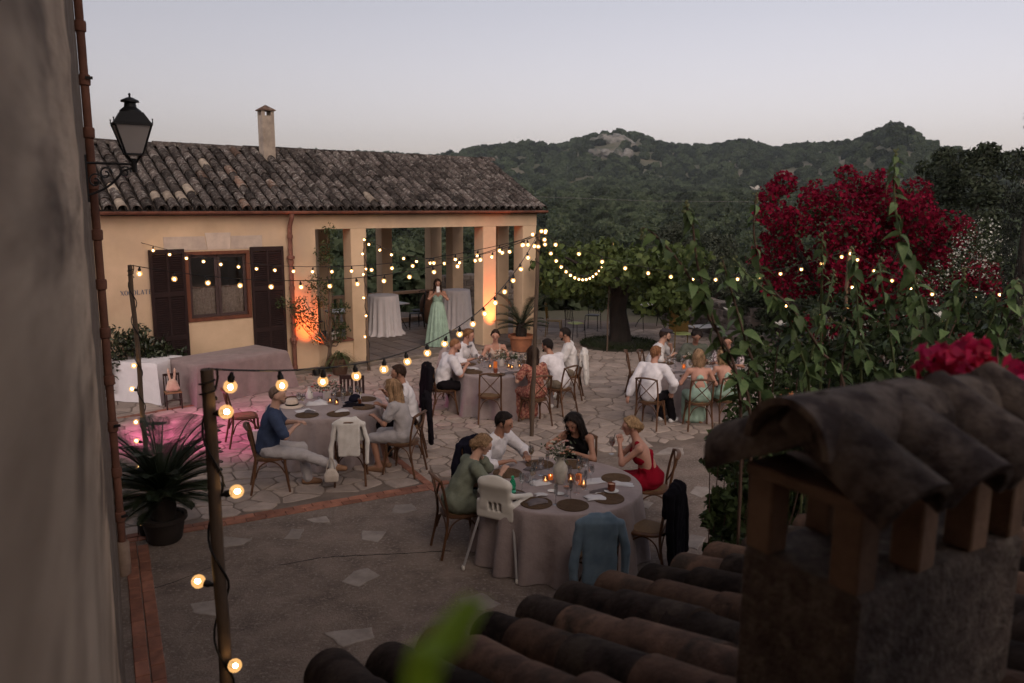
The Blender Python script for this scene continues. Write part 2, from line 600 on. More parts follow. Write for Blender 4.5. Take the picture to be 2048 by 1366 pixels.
me.vertices.add(len(FPt)); me.vertices.foreach_set('co', FPt.astype(np.float32).ravel())
at = me.attributes.new('size', 'FLOAT_VECTOR', 'POINT'); at.data.foreach_set('vector', FSz.astype(np.float32).ravel())
me.materials.append(m_forest)
fo = obj('forest', me)
mod = fo.modifiers.new('crowns', 'NODES'); mod.node_group = crown_group()
tag(fo, 'dark evergreen wood covering the valley and hills', 'forest', kind='stuff')

# ---- rocky summit outcrops
def outcrop(px, py, w, h, r, label):
    a = math.atan((px - 1024) / 1625.0)
    c = yp(px, py, r * math.cos(a))
    gg = np.random.RandomState(int(px))
    mb = MB()
    for k in range(9):
        s = (w * gg.uniform(.18, .4), w * gg.uniform(.15, .3), h * gg.uniform(.25, .6))
        mb.sphere((gg.uniform(-.4, .4) * w, gg.uniform(-.1, .25) * w, gg.uniform(-.45, .25) * h), s, 9, 6, Matrix.Rotation(gg.uniform(-.6, .6), 3, 'Y'))
    V = np.array(mb.v); V += np.random.RandomState(4).normal(0, w * .02, V.shape)
    o = obj('rock_outcrop', npmesh('rock_outcrop', V, mb.f, m_rock), None, c)
    return tag(o, label, 'rock')
outcrop(1228, 281, 42, 16, 900, 'pale bare rock crown on the highest central hill')
outcrop(1246, 312, 16, 12, 800, 'small pale cliff patch below the central summit')
outcrop(1205, 306, 20, 9, 820, 'grey scree patch left below the central summit')

# ---- paved terrace
m_bed = M('paving_mortar', (.19, .15, .126), .95, (.125, .097, .082), 2.2, bump=.4, bscale=60)
m_stone = M('paving_stone', (.345, .28, .243), .85, (.255, .205, .177), 5.0, rand=.22, bump=.45, bscale=26, col3=(.25, .205, .18), scale3=1.1, spec=.25)
m_conc = M('forecourt_concrete', (.25, .195, .165), .95, (.12, .092, .078), 2.6, mixlo=.3, mixhi=.7, bump=1.0, bscale=55, bdist=.02, col3=(.27, .225, .19), scale3=26)
m_flag = M('flagstone', (.30, .26, .235), .9, (.21, .178, .16), 5, rand=.15, bump=.3, bscale=30)
m_brick = M('terracotta_brick', (.30, .13, .085), .85, (.19, .085, .06), 7, rand=.28, bump=.35, bscale=45)
LA0, LA1 = gp(230, 1085), gp(1450, 876)          # terracotta edging line
ldir = (LA1 - LA0).normalized(); lnor = Vector((-ldir.y, ldir.x, 0))
def side(p): return (p[0] - LA0.x) * lnor.x + (p[1] - LA0.y) * lnor.y
bedpoly = [(-15, 4), (11, 4), (11, 23.5), (-15, 30)]
pv = obj('plaza_paving', MB().prism(bedpoly, -.30, -.012).mesh('plaza_paving', m_bed))
tag(pv, 'crazy paved stone terrace between the houses', 'paving', kind='structure')
def clip(poly, nx, ny, c):
    out = []
    n = len(poly)
    for i in range(n):
        a, b = poly[i], poly[(i + 1) % n]
        da, db = a[0] * nx + a[1] * ny - c, b[0] * nx + b[1] * ny - c
        if da <= 0: out.append(a)
        if da * db < 0:
            t = da / (da - db)
            out.append((a[0] + (b[0] - a[0]) * t, a[1] + (b[1] - a[1]) * t))
    return out
def in_build(p):
    r = Vector((p[0], p[1], 0)) - FP
    s, d = r.dot(FU), r.dot(FB)
    return d > -.12 and s < 5.3 and d < 6
sp = .285
seeds = []
yy = 5.0
while yy < 23.3:
    xx = -10.5 - (yy - 5) * .12
    while xx < 8.5:
        big = .85 + .5 * ((math.sin(xx * .7 + yy * .4) + math.sin(yy * .9 - xx * .3)) * .25 + .25)
        x, y = xx + rnd.uniform(-.17, .17), yy + rnd.uniform(-.14, .14)
        seeds.append((x, y)); xx += sp * rnd.uniform(.75, 2.0) * big
    yy += sp * .82
SD = np.array(seeds)
cells = []
for i, (x, y) in enumerate(seeds):
    if side((x, y)) < .30 or in_build((x, y)): continue
    if x > 6.5 and y < 11: continue
    d2 = (SD[:, 0] - x) ** 2 + (SD[:, 1] - y) ** 2
    nb = np.argpartition(d2, 22)[:22]
    poly = [(x - .6, y - .6), (x + .6, y - .6), (x + .6, y + .6), (x - .6, y + .6)]
    for j in nb:
        if j == i: continue
        nx, ny = SD[j, 0] - x, SD[j, 1] - y
        poly = clip(poly, nx, ny, nx * (SD[j, 0] + x) / 2 + ny * (SD[j, 1] + y) / 2)
        if len(poly) < 3: break
    if len(poly) < 3: continue
    c = side((x, y))
    poly = clip(poly, -lnor.x, -lnor.y, -(lnor.x * LA0.x + lnor.y * LA0.y) - .165)
    rb = FP + FB * -.12
    poly = clip(poly, FB.x, FB.y, FB.x * rb.x + FB.y * rb.y) if (Vector((x, y, 0)) - FP).dot(FU) < 5.6 and (Vector((x, y, 0)) - FP).dot(FB) < 0 else poly
    if len(poly) < 3: continue
    cx = sum(p[0] for p in poly) / len(poly); cyy = sum(p[1] for p in poly) / len(poly)
    # open the joint and round the corners
    q = []
    n = len(poly)
    for k in range(n):
        a, b, e = poly[k - 1], poly[k], poly[(k + 1) % n]
        for (u, t) in ((a, .13), (e, .13)):
            q.append((b[0] + (u[0] - b[0]) * t, b[1] + (u[1] - b[1]) * t))
    rmean = sum(math.hypot(p[0] - cx, p[1] - cyy) for p in q) / len(q)
    if rmean < .07: continue
    k = 1 - rnd.uniform(.007, .016) / rmean
    q = [(cx + (p[0] - cx) * k * rnd.uniform(.955, 1.012), cyy + (p[1] - cyy) * k * rnd.uniform(.955, 1.012)) for p in q]
    cells.append((cx, cyy, rmean, q))
def px_of(p):
    q = CAM_R.transposed() @ (Vector(p) - CAM_O)
    return 1024 + FPX * q.x / -q.z, 683 - FPX * q.y / -q.z
def shown(c):
    x, y = px_of((c[0], c[1], 0))
    ok = 215 < x < 1500 and y < 1300
    return c[2] ** 2 / (c[0] ** 2 + c[1] ** 2) ** 1.5 if ok else 0
cells.sort(key=lambda c: -shown(c))
rest = MB()
for i, (cx, cyy, rm, q) in enumerate(cells):
    h = rnd.uniform(-.004, .006)
    if i < 295:
        mb = MB().prism([(p[0] - cx, p[1] - cyy) for p in q], -.03, h, .012, .006)
        o = mb.build('stone', m_stone, pv, loc=(cx, cyy, 0))
    else:
        rest.prism(q, -.03, h, .012, .006)
m_stone_rest = M('paving_stone_far', (.345, .28, .243), .85, (.255, .205, .177), 5.0, island=.22, bump=.45, bscale=26, col3=(.25, .205, .18), scale3=1.1, spec=.25)
tag(rest.build('remaining_stones', m_stone_rest, pv), kind='stuff')
# ---- concrete forecourt with set-in flagstones
e0, e1 = LA0 - ldir * 9, LA1 + ldir * 9
cpoly = [tuple((e1 + lnor * .02)[:2]), tuple((e0 + lnor * .02)[:2]), (-9, 2), (10, 2)]
fc = obj('forecourt', MB().prism(cpoly, -.25, -.004).mesh('forecourt', m_conc))
tag(fc, 'rough dark concrete forecourt before the terracotta edging', 'forecourt', kind='structure')
flags = [(588, 1067, 66, 24, 10), (752, 1071, 66, 24, -6), (805, 1017, 66, 22, 4), (722, 1155, 76, 34, 8), (425, 1217, 108, 44, 0), (700, 1268, 116, 46, 10),
         (955, 1205, 90, 40, 0), (455, 1085, 90, 22, 14), (1345, 905, 70, 20, 4), (1390, 1085, 80, 34, 0), (1290, 1010, 40, 18, 0), (1405, 985, 60, 24, 5), (1075, 1135, 60, 26, 20), (640, 1040, 60, 14, 5)]
for fx, fy, fw, fh, an in flags:
    cn = []
    k = rnd.choice((4, 5, 5))
    ph = rnd.uniform(0, 6)
    for i in range(k):
        a = ph + 2 * math.pi * (i + rnd.uniform(-.3, .3)) / k
        rr = rnd.uniform(.8, 1.2)
        p = gp(fx + math.cos(a) * fw / 2 * rr, fy - math.cos(a) * fw * .15 * math.tan(R(an)) + math.sin(a) * fh / 2 * rr)
        cn.append((p.x, p.y))
    pts = []
    for i in range(k):
        p, q = cn[i], cn[(i + 1) % k]
        el = math.hypot(q[0] - p[0], q[1] - p[1])
        for t in (0, .2, .4, .6, .8):
            j = rnd.uniform(-.035, .035) * el if t else 0
            pts.append((lerp(p[0], q[0], t) - (q[1] - p[1]) / el * j, lerp(p[1], q[1], t) + (q[0] - p[0]) / el * j))
    k = len(pts)
    ar = sum(pts[i][0] * pts[(i + 1) % k][1] - pts[(i + 1) % k][0] * pts[i][1] for i in range(k))
    if ar < 0: pts.reverse()
    c = gp(fx, fy)
    MB().prism([(p[0] - c.x, p[1] - c.y) for p in pts], -.03, .006, .012, .005).build('flagstone', m_flag, fc, loc=(c.x, c.y, 0))
# cracks
m_crack = M('crack_dirt', (.012, .01, .009), 1.0)
for pl in ([(640, 1116), (700, 1112), (770, 1108), (850, 1104), (905, 1100)], [(560, 1130), (640, 1116)], [(300, 1180), (380, 1150), (450, 1120)]):
    pts = [gp(x + rnd.uniform(-4, 4), y + rnd.uniform(-2, 2)) for x, y in pl]
    pts = spline(pts, 5)
    mb = MB()
    vv = []
    for p in pts:
        w = rnd.uniform(.004, .010)
        j = rnd.uniform(-.012, .012)
        vv += [(p.x, p.y + j - w, -.0025), (p.x, p.y + j + w, -.0025)]
    mb.add(vv, [(2 * i, 2 * i + 2, 2 * i + 3, 2 * i + 1) for i in range(len(pts) - 1)])
    mb.build('crack', m_crack, fc)
# ---- terracotta brick edgings
edg = empty('brick_edging', (0, 0, 0))
tag(edg, 'terracotta brick edging between concrete and crazy paving', 'edging', kind='structure')
brick_me = [MB().box((0, 0, 0), (.115, .055, .02), None, .006).mesh('brick', m_brick) for _ in range(1)]
def brick_row(p0, p1, rows=1, parent=edg, L=.235, W=.118):
    d = (p1 - p0); n = int(d.length / L); d.normalize()
    nn = Vector((-d.y, d.x, 0)); rz = math.atan2(d.y, d.x)
    for r in range(rows):
        for i in range(n):
            p = p0 + d * (L * (i + .5 + .5 * (r % 2))) + nn * (W * (r + .5))
            o = obj('brick', brick_me[0], parent, (p.x, p.y, -.014 + rnd.uniform(-.002, .003)), (rnd.uniform(-.01, .01), rnd.uniform(-.01, .01), rz + rnd.uniform(-.02, .02)))
brick_row(LA0 - lnor * .07, gp(905, 968) - lnor * .07, 2)
kk = gp(882, 980)
k2 = gp(700, 838)
brick_row(kk, k2, 1)
brick_row(gp(236, 838), gp(500, 792), 1)
# drain grate
m_iron = M('cast_iron', (.018, .017, .017), .6, metal=.3)
dg = gp(308, 848)
d_ = empty('drain_grate', (dg.x, dg.y, .008), FROT * .2, 'small dark rectangular iron drain grate in the pink lit paving', 'drain')
MB().box((0, 0, .004), (.19, .075, .006), None, .003).build('grate_plate', m_iron, d_)
for i in range(8):
    MB().box((-.15 + i * .043, 0, .0125), (.008, .06, .0025)).build('bar', m_iron, d_)

# ---- evening haze over the valley
hz = MB().box((0, 690, 20), (1700, 900, 100)).build('haze', None)
tag(hz, 'thin bluish evening haze over the valley', 'haze', kind='stuff')
m, N, L = new_mat('haze_air')
_o = N.new('ShaderNodeOutputMaterial'); _v = N.new('ShaderNodeVolumePrincipled')
_v.inputs['Color'].default_value = (.74, .85, 1.0, 1); _v.inputs['Density'].default_value = .00010; _v.inputs['Anisotropy'].default_value = 0.0
L.new(_v.outputs[0], _o.inputs['Volume'])
hz.data.materials.append(m)

# ================================================================== LOGGIA HOUSE
m_wall = M('ochre_render', (.62, .45, .305), .9, (.50, .36, .24), 1.1, bump=.25, bscale=55, col3=(.47, .345, .245), scale3=.45, spec=.15)
m_lint = M('lintel_stone', (.50, .40, .33), .9, (.40, .32, .27), 5, bump=.4, bscale=35, rand=.1)
m_wood = M('shutter_wood', (.022, .009, .008), .6, (.014, .006, .006), 8, stretch=(1, 1, .15), spec=.3)
m_wood2 = M('window_wood', (.15, .052, .028), .5, (.10, .035, .02), 9, stretch=(1, 1, .2))
m_tile = M('roof_tile', (.085, .068, .060), .95, (.036, .029, .027), 9, mixlo=.38, mixhi=.60, rand=.55, bump=.6, bscale=45, col3=(.17, .155, .14), scale3=14, spec=.1)
m_tile_red = M('roof_tile_red', (.15, .095, .07), .95, (.075, .05, .04), 7, rand=.35, bump=.6, bscale=45, col3=(.26, .22, .19), scale3=9, spec=.1)
m_tile_pale = M('roof_tile_pale', (.34, .28, .22), .95, (.20, .16, .13), 8, rand=.25, bump=.5, bscale=45, spec=.1)
m_gutter = M('terracotta_gutter', (.23, .095, .065), .8, (.13, .055, .04), 5, bump=.3, bscale=30, rand=.15)
m_glassd = M('window_glass', (.02, .017, .016), .08, spec=.6)
m_floor = M('loggia_tile', (.16, .125, .11), .55, (.12, .095, .085), 3, rand=.18, bump=.15, bscale=40)
m_lace = M('lace_curtain', (.40, .36, .32), .95, (.20, .175, .155), 30, bump=.3, bscale=120)
EAVE, BEAM, WT = 3.50, 3.14, .36
house = empty('loggia_house', fac(0, 0, 0), FROT, 'low ochre farmhouse with tiled roof and open pillared loggia', 'house')
# local frame: x = along the front (s), y = into the house (d), z up
SL = -9.0
def wbox(mb, s0, s1, d0, d1, z0, z1, bev=0.0):
    return mb.box(((s0 + s1) / 2, (d0 + d1) / 2, (z0 + z1) / 2), ((s1 - s0) / 2, (d1 - d0) / 2, (z1 - z0) / 2), None, bev)
DB = 4.98        # back of the house
# window opening of the closed room
WS0, WS1, WZ0, WZ1 = -3.985, -2.685, 1.33, 2.74
mb = MB()
wbox(mb, SL, WS0, 0, WT, 0, EAVE); wbox(mb, WS0, WS1, 0, WT, 0, WZ0); wbox(mb, WS0, WS1, 0, WT, WZ1, EAVE); wbox(mb, WS1, -1.21, 0, WT, 0, EAVE)
mb.build('front_wall', m_wall, house)
wbox(MB(), -1.60, -1.24, WT, DB, 0, EAVE).build('cross_wall', m_wall, house)
wbox(MB(), SL, -1.6, DB - WT, DB, 0, EAVE).build('back_wall', m_wall, house)
wbox(MB(), SL, SL + WT, WT, DB - WT, 0, EAVE).build('end_wall', m_wall, house)
wbox(MB(), -1.21, -.36, .03, WT - .03, 0, .60).build('parapet', m_wall, house)
wbox(MB(), -1.209, -.361, -.02, WT + .02, .60, .64).build('parapet_cap', m_gutter, house)
# pillars: front row, gable side, back row
for s0, s1 in ((-.36, .03), (3.31, 3.72), (4.60, 5.05)):
    wbox(MB(), s0, s1, 0, WT + .04, 0, BEAM, .012).build('pillar', m_wall, house)
for d0, d1 in ((1.18, 1.55), (3.42, 3.79)):
    wbox(MB(), 4.66, 5.05, d0, d1, 0, BEAM, .012).build('pillar', m_wall, house)
for s0, s1 in ((4.66, 5.05), (2.95, 3.30), (.95, 1.30), (-1.2, -.9)):
    wbox(MB(), s0, s1, DB - .37, DB, 0, BEAM, .012).build('pillar', m_wall, house)
wbox(MB(), -1.21, 5.05, 0, WT + .04, BEAM, EAVE - .002).build('front_beam', m_wall, house)
wbox(MB(), 4.66, 5.05, WT + .04, DB - .37, BEAM, EAVE - .004).build('side_beam', m_wall, house)
wbox(MB(), -1.24, 5.05, DB - .37, DB, BEAM, EAVE - .006).build('back_beam', m_wall, house)
# gable triangles
RD, RZ = DB / 2, 4.86
for s0, s1, nm in ((4.69, 5.05, 'gable'), (SL, SL + WT, 'gable')):
    m2 = MB()
    P = [(s, d, z) for s in (s0, s1) for d, z in ((0, EAVE), (DB, EAVE), (RD, RZ - .08))]
    m2.add(P, [(0, 2, 1), (3, 4, 5), (0, 1, 4, 3), (1, 2, 5, 4), (2, 0, 3, 5)])
    m2.build(nm, m_wall, house)
# loggia floor, ceiling, plinth step
m2 = MB(); wbox(m2, -1.24, 5.12, -.06, DB + .02, -.1, .075)
m2.build('floor_slab', M('slab_mortar', (.09, .075, .065), .9), house)
tile_me = MB().box((0, 0, 0), (.195, .195, .012), None, .004).mesh('floor_tile', m_floor)
for i in range(15):
    for j in range(12):
        x, y = -.98 + i * .41, .14 + j * .41
        if x < 4.95 and y < DB - .4:
            obj('floor_tile', tile_me, house, (x, y, .078 + rnd.uniform(-.002, .002)))
m_plinth = M('plinth_stone', (.20, .165, .14), .9, (.13, .105, .09), 4, bump=.4, bscale=30)
wbox(MB(), SL, -1.24, -.10, 0, -.1, .095, .02).build('plinth', m_plinth, house)
wbox(MB(), -1.24, 5.15, -.16, -.06, -.1, .085, .02).build('step', m_plinth, house)
wbox(MB(), -1.24, 4.66, WT + .04, DB - .37, EAVE - .06, EAVE - .02).build('ceiling', M('ceiling_board', (.30, .21, .14), .9), house)
# ---- roof: deck, pans and cover tiles
OV = .18
sl = math.atan2(RZ - EAVE, RD + OV)
slope_len = (RD + OV) / math.cos(sl)
roof = MB()
sE = 5.22
P = [(SL - .1, -OV, EAVE + .02), (sE - .04, -OV, EAVE + .02), (sE - .04, RD, RZ), (SL - .1, RD, RZ), (sE - .04, DB + OV, EAVE + .02), (SL - .1, DB + OV, EAVE + .02)]
Pl = [(x, y, z - .07) for x, y, z in P]
roof.add(P + Pl, [(0, 1, 2, 3), (3, 2, 4, 5), (6, 9, 8, 7), (9, 11, 10, 8), (0, 6, 7, 1), (1, 7, 8, 2), (2, 8, 10, 4), (4, 10, 11, 5), (5, 11, 9, 3), (3, 9, 6, 0)])
roof_o = roof.build('roof', M('roof_deck', (.05, .036, .03), .95), house)
def barrel(L, r0, r1, t=.013, n=8, arc=1.0, conc=False):
    """half-barrel tile along +y (low end at y=0, wide), open below"""
    V = []; F = []
    a0 = math.pi * (1 - arc) / 2
    for yy_, r in ((0, r0), (L, r1)):
        for k in range(n + 1):
            a = a0 + (math.pi - 2 * a0) * k / n
            V.append((r * math.cos(a), yy_, r * math.sin(a)))
        for k in range(n + 1):
            a = a0 + (math.pi - 2 * a0) * k / n
            V.append(((r - t) * math.cos(a), yy_, (r - t) * math.sin(a)))
    m = n + 1
    for k in range(n):
        F.append((k, 2 * m + k, 2 * m + k + 1, k + 1))
        F.append((m + k + 1, 3 * m + k + 1, 3 * m + k, m + k))
        F.append((k + 1, m + k + 1, m + k, k))
        F.append((2 * m + k, 3 * m + k, 3 * m + k + 1, 2 * m + k + 1))
    F.append((0, m, 3 * m, 2 * m)); F.append((n, 2 * m + n, 3 * m + n, m + n))
    V = np.array(V, float)
    if conc: V[:, 2] *= -1; F = [tuple(reversed(f)) for f in F]
    return V, F
TL = .42
bv, bf = barrel(TL, .098, .080)
tile_me = {k: npmesh('tile', bv, bf, mm, True, 50) for k, mm in (('d', m_tile), ('r', m_tile_red), ('p', m_tile_pale))}
pv_, pf_ = barrel(TL * 1.0, .085, .10, conc=True)
PIT, ROWL = .232, .315
ncol = int((sE - SL) / PIT)
nrow = int(slope_len / ROWL)
Rs = Matrix.Rotation(sl, 3, 'X')
pan = MB(); far = MB()
tiles = []
for c in range(ncol + 1):
    x = sE - .09 - c * PIT
    for r in range(nrow + 1):
        yy_ = r * ROWL
        if yy_ > slope_len - .2: continue
        y = -OV - .03 + yy_ * math.cos(sl); z = EAVE + .055 + yy_ * math.sin(sl)
        if c < ncol:
            q = Rs.to_4x4()
            pan.add([Rs @ Vector(v) + Vector((x - PIT / 2, y, z + .03)) for v in pv_], pf_)
        tiles.append((x, y, z, r, c))
def scr(t):
    w = house.matrix_world
    p = fac(t[0], t[1], t[2])
    X_, Y_ = px_of(p)
    return -1e6 if X_ < 175 or X_ > 1110 else -p.length
house_tiles = sorted(tiles, key=scr, reverse=True)
for i, (x, y, z, r, c) in enumerate(house_tiles):
    jx, jr = rnd.uniform(-.010, .010), rnd.uniform(-.035, .035)
    dz = .012 + (r % 2) * .006 + rnd.uniform(-.004, .006)
    if i < 298:
        k = rnd.random()
        # newer replacement tiles sit mostly at the left-hand eave
        left = x < -3.6 and r < 3
        key = 'p' if (left and k < .22) or (k < .014) else ('r' if k < (.30 if left else .035) else 'd')
        o = obj('tile', tile_me[key], roof_o, (x + jx, y + rnd.uniform(-.02, .02), z + dz), (sl + rnd.uniform(-.02, .02), 0, jr))
    else:
        rm = Matrix.Rotation(jr, 3, 'Z') @ Rs
        far.add([rm @ Vector(v) + Vector((x + jx, y, z + dz)) for v in bv], bf)
tag(far.build('remaining_tiles', M('roof_tile_isl', (.085, .068, .060), .95, (.036, .029, .027), 9, mixlo=.38, mixhi=.60, island=.5, bump=.6, bscale=45, col3=(.17, .155, .14), scale3=14, spec=.1), roof_o, True, 50), kind='stuff')
tag(pan.build('pan_tiles', M('pan_tile', (.045, .036, .032), .95, (.022, .018, .017), 6), roof_o, True, 50), kind='stuff')
# back slope cover tiles as one corrugated part
bk = MB()
Rb = Matrix.Rotation(math.pi, 3, 'Z') @ Rs
for c in range(ncol + 1):
    x = sE - .09 - c * PIT
    for r in range(nrow + 1):
        yy_ = r * ROWL
        if yy_ > slope_len - .2: continue
        bk.add([Rb @ Vector(v) + Vector((x, DB + OV + .03 - yy_ * math.cos(sl), EAVE + .07 + yy_ * math.sin(sl))) for v in bv], bf)
tag(bk.build('back_slope_tiles', MATS['roof_tile_isl'], roof_o, True, 50), kind='stuff')
# ridge tiles
rv, rf = barrel(.46, .115, .10)
rv2 = np.stack([rv[:, 1], -rv[:, 0], rv[:, 2]], 1)
ridge_me = npmesh('ridge_tile', rv2, rf, m_tile, True, 50)
x = SL
while x < sE - .1:
    obj('ridge_tile', ridge_me, roof_o, (x, RD + rnd.uniform(-.012, .012), RZ + .03 + rnd.uniform(-.006, .010)), (0, rnd.uniform(-.03, .01), rnd.uniform(-.03, .03)))
    x += .40
# ---- gutter and downpipe
gt = MB()
gx = SL
while gx < 5.18:
    L_ = min(.86, 5.22 - gx)
    g2 = MB()
    prof = []
    for k in range(9):
        a = math.pi + math.pi * k / 8
        prof.append((math.cos(a) * .065, math.sin(a) * .065))
    for k in range(9):
        a = 2 * math.pi - math.pi * k / 8
        prof.append((math.cos(a) * .053, math.sin(a) * .053))
    n = len(prof)
    vv = [(gx, -OV - .045 + p[0], EAVE + .035 + p[1]) for p in prof] + [(gx + L_ - .004, -OV - .045 + p[0], EAVE + .035 + p[1]) for p in prof]
    g2.add(vv, [(i, n + i, n + (i + 1) % n, (i + 1) % n) for i in range(n)])
    g2.tube([(gx + .0, -OV - .045 + math.cos(a) * .066, EAVE + .035 + math.sin(a) * .066) for a in [math.pi + math.pi * k / 8 for k in range(9)]], .009, 6)
    g2.build('gutter', m_gutter, house, True, 50)
    gx += .86
dp = MB()
DX = -1.82
dp.tube([(DX, -OV - .045, EAVE - .02), (DX, -OV - .045, EAVE - .10), (DX, -.10, EAVE - .28), (DX, -.085, EAVE - .40), (DX, -.085, .12)], .048, 10)
for zz in (3.0, 2.46, 1.9, 1.3, .72, .16):
    dp.lathe([(.05, -.04), (.062, -.035), (.062, .03), (.05, .04)], 10, (DX, -.085, zz))
dp.build('downpipe', m_gutter, house, True, 40)
for zz in (2.55, .78):
    MB().lathe([(.055, -.03), (.082, -.026), (.085, .03), (.055, .045)], 12, (DX, -.085, zz)).build('pipe_collar', m_gutter, house, True)
# ---- lintel stones
lz = 2.82
for a0, a1, b0, b1, h in ((-4.36, -3.53, -4.36, -3.572, .27), (-3.524, -3.066, -3.566, -3.05, .335), (-3.06, -2.40, -3.044, -2.40, .265)):
    m2 = MB()
    P = [(a0, -.012, lz - .05), (a1, -.012, lz - .05), (b1, -.012, lz - .05 + h), (b0, -.012, lz - .05 + h)]
    m2.add(P + [(x, .05, z) for x, _, z in P], [(0, 1, 2, 3), (0, 4, 5, 1), (1, 5, 6, 2), (2, 6, 7, 3), (3, 7, 4, 0)])
    m2.build('lintel_stone', m_lint, house)
# ---- window
win = MB()
fr = .07
wbox(win, WS0, WS1, -.02, .10, WZ1 - fr, WZ1); wbox(win, WS0, WS1, -.02, .10, WZ0, WZ0 + fr)
wbox(win, WS0, WS0 + fr, -.021, .10, WZ0 + fr, WZ1 - fr); wbox(win, WS1 - fr, WS1, -.021, .10, WZ0 + fr, WZ1 - fr)
win_o = win.build('window', m_wood2, house)
m_sash = M('sash_wood', (.06, .038, .036), .5, (.045, .028, .026), 8)
mid = (WS0 + WS1) / 2
for s0, s1 in ((WS0 + fr, mid), (mid, WS1 - fr)):
    sb = MB(); w = .06
    wbox(sb, s0 + .003, s1 - .003, .05, .09, WZ0 + fr, WZ0 + fr + w); wbox(sb, s0 + .003, s1 - .003, .05, .09, WZ1 - fr - w, WZ1 - fr)
    wbox(sb, s0 + .003, s0 + w, .0502, .09, WZ0 + fr + w, WZ1 - fr - w); wbox(sb, s1 - w, s1 - .003, .0502, .09, WZ0 + fr + w, WZ1 - fr - w)
    sb.build('sash', m_sash, win_o)
    wbox(MB(), s0 + w, s1 - w, .066, .07, WZ0 + fr + w, WZ1 - fr - w).build('pane', THIN('clear_pane', (.85, .82, .8), .10), win_o)
    cz = WZ0 + fr + w
    vv = []; n = 24
    for k in range(n + 1):
        x = lerp(s0 + w, s1 - w, k / n)
        y = .10 + .006 * math.sin(k * 1.9)
        vv += [(x, y, cz), (x, y + .0, cz + .50)]
    MB().add(vv, [(2 * k, 2 * k + 2, 2 * k + 3, 2 * k + 1) for k in range(n)]).build('cafe_curtain', m_lace, win_o, True)
    vv = [(a[0], a[1] - .008, cz + (.42 if i % 2 == 0 else .56)) for i, a in enumerate(vv)]
    MB().add(vv, [(2 * k, 2 * k + 2, 2 * k + 3, 2 * k + 1) for k in range(n)]).build('curtain_valance', m_lace, win_o, True)
    MB().tube([(s0 + w, .085, cz + .545), (s1 - w, .085, cz + .545)], .008, 6).build('curtain_rod', m_wood2, win_o)
# full-length louvred shutters folded back on the wall
SZ0, SZ1 = .12, 2.80
def shutter(s0, s1, hinge_right, ang):
    w = s1 - s0
    loc_, rot_ = (s1 if hinge_right else s0, -.03, 0), (0, 0, ang)
    x0 = -w if hinge_right else 0
    st, rl = .055, .09
    fm = MB()
    def bx(a0, a1, z0, z1, y0=-.022, y1=.022): wbox(fm, x0 + a0, x0 + a1, y0, y1, z0, z1)
    bx(0, st, SZ0, SZ1); bx(w - st, w, SZ0, SZ1)
    zs = [SZ0, SZ0 + .93, SZ0 + 1.80, SZ1]
    rails = [(SZ0, SZ0 + rl + .03)] + [(z - rl / 2, z + rl / 2) for z in zs[1:3]] + [(SZ1 - rl, SZ1)]
    for a, b in rails: bx(st, w - st, a, b, -.0215, .0215)
    root = fm.build('shutter', m_wood, house, loc=loc_, rot=rot_)
    md = MB()
    for i in range(3):
        wbox(md, x0 + w / 2 - .02, x0 + w / 2 + .02, -.021, .021, rails[i][1], rails[i + 1][0])
    md.build('mullion', m_wood, root)
    sw = (w / 2 - st - .02) / 2
    sm = MB().box((0, 0, 0), (sw, .030, .004), Matrix.Rotation(R(48), 3, 'X')).mesh('slat', m_wood)
    for i in range(3):
        z = rails[i][1] + .02
        while z < rails[i + 1][0] - .01:
            for cx in (x0 + st + sw, x0 + w / 2 + .02 + sw):
                obj('slat', sm, root, (cx, 0, z))
            z += .043
    return root
shutter(-4.67, -3.995, True, R(5))
shutter(-2.675, -1.97, False, R(-2))
# ---- painted lettering beside the shutter: XOCOLATE(ria), the rest hidden by the shutter
m_ink = M('painted_blue_letters', (.10, .12, .16), .8)
m_inkl = M('painted_pale_letters', (.30, .29, .30), .8)
def strokes(ch):
    T, t = .026, .010
    W, H = .085, .15
    if ch == 'X': return [((.0, H), (W, 0), T), ((W, H), (0, 0), t)]
    if ch in 'OC':
        a = [(W / 2 + W / 2 * math.cos(w), H / 2 + H / 2 * math.sin(w)) for w in np.linspace(.7 if ch == 'C' else 0, 5.6 if ch == 'C' else 2 * math.pi, 15)]
        return [(a[i], a[i + 1], T if abs((a[i][0] + a[i + 1][0]) / 2 - W / 2) > W * .3 else t) for i in range(14)]
    if ch == 'L': return [((.015, H), (.015, 0), T), ((.015, .005), (W, .005), t), ((W, 0), (W, .03), t)]
    if ch == 'A': return [((W / 2, H), (W, 0), T), ((W / 2, H), (0, 0), t), ((W * .2, .045), (W * .8, .045), t)]
    if ch == 'T': return [((W / 2, H), (W / 2, 0), T), ((0, H - .005), (W, H - .005), t), ((0, H), (0, H - .03), t), ((W, H), (W, H - .03), t)]
    if ch == 'E': return [((.015, H), (.015, 0), T), ((.015, .005), (W, .005), t), ((.015, H - .005), (W, H - .005), t), ((.015, H / 2), (W * .8, H / 2), t)]
lw = MB()
sx = -5.19
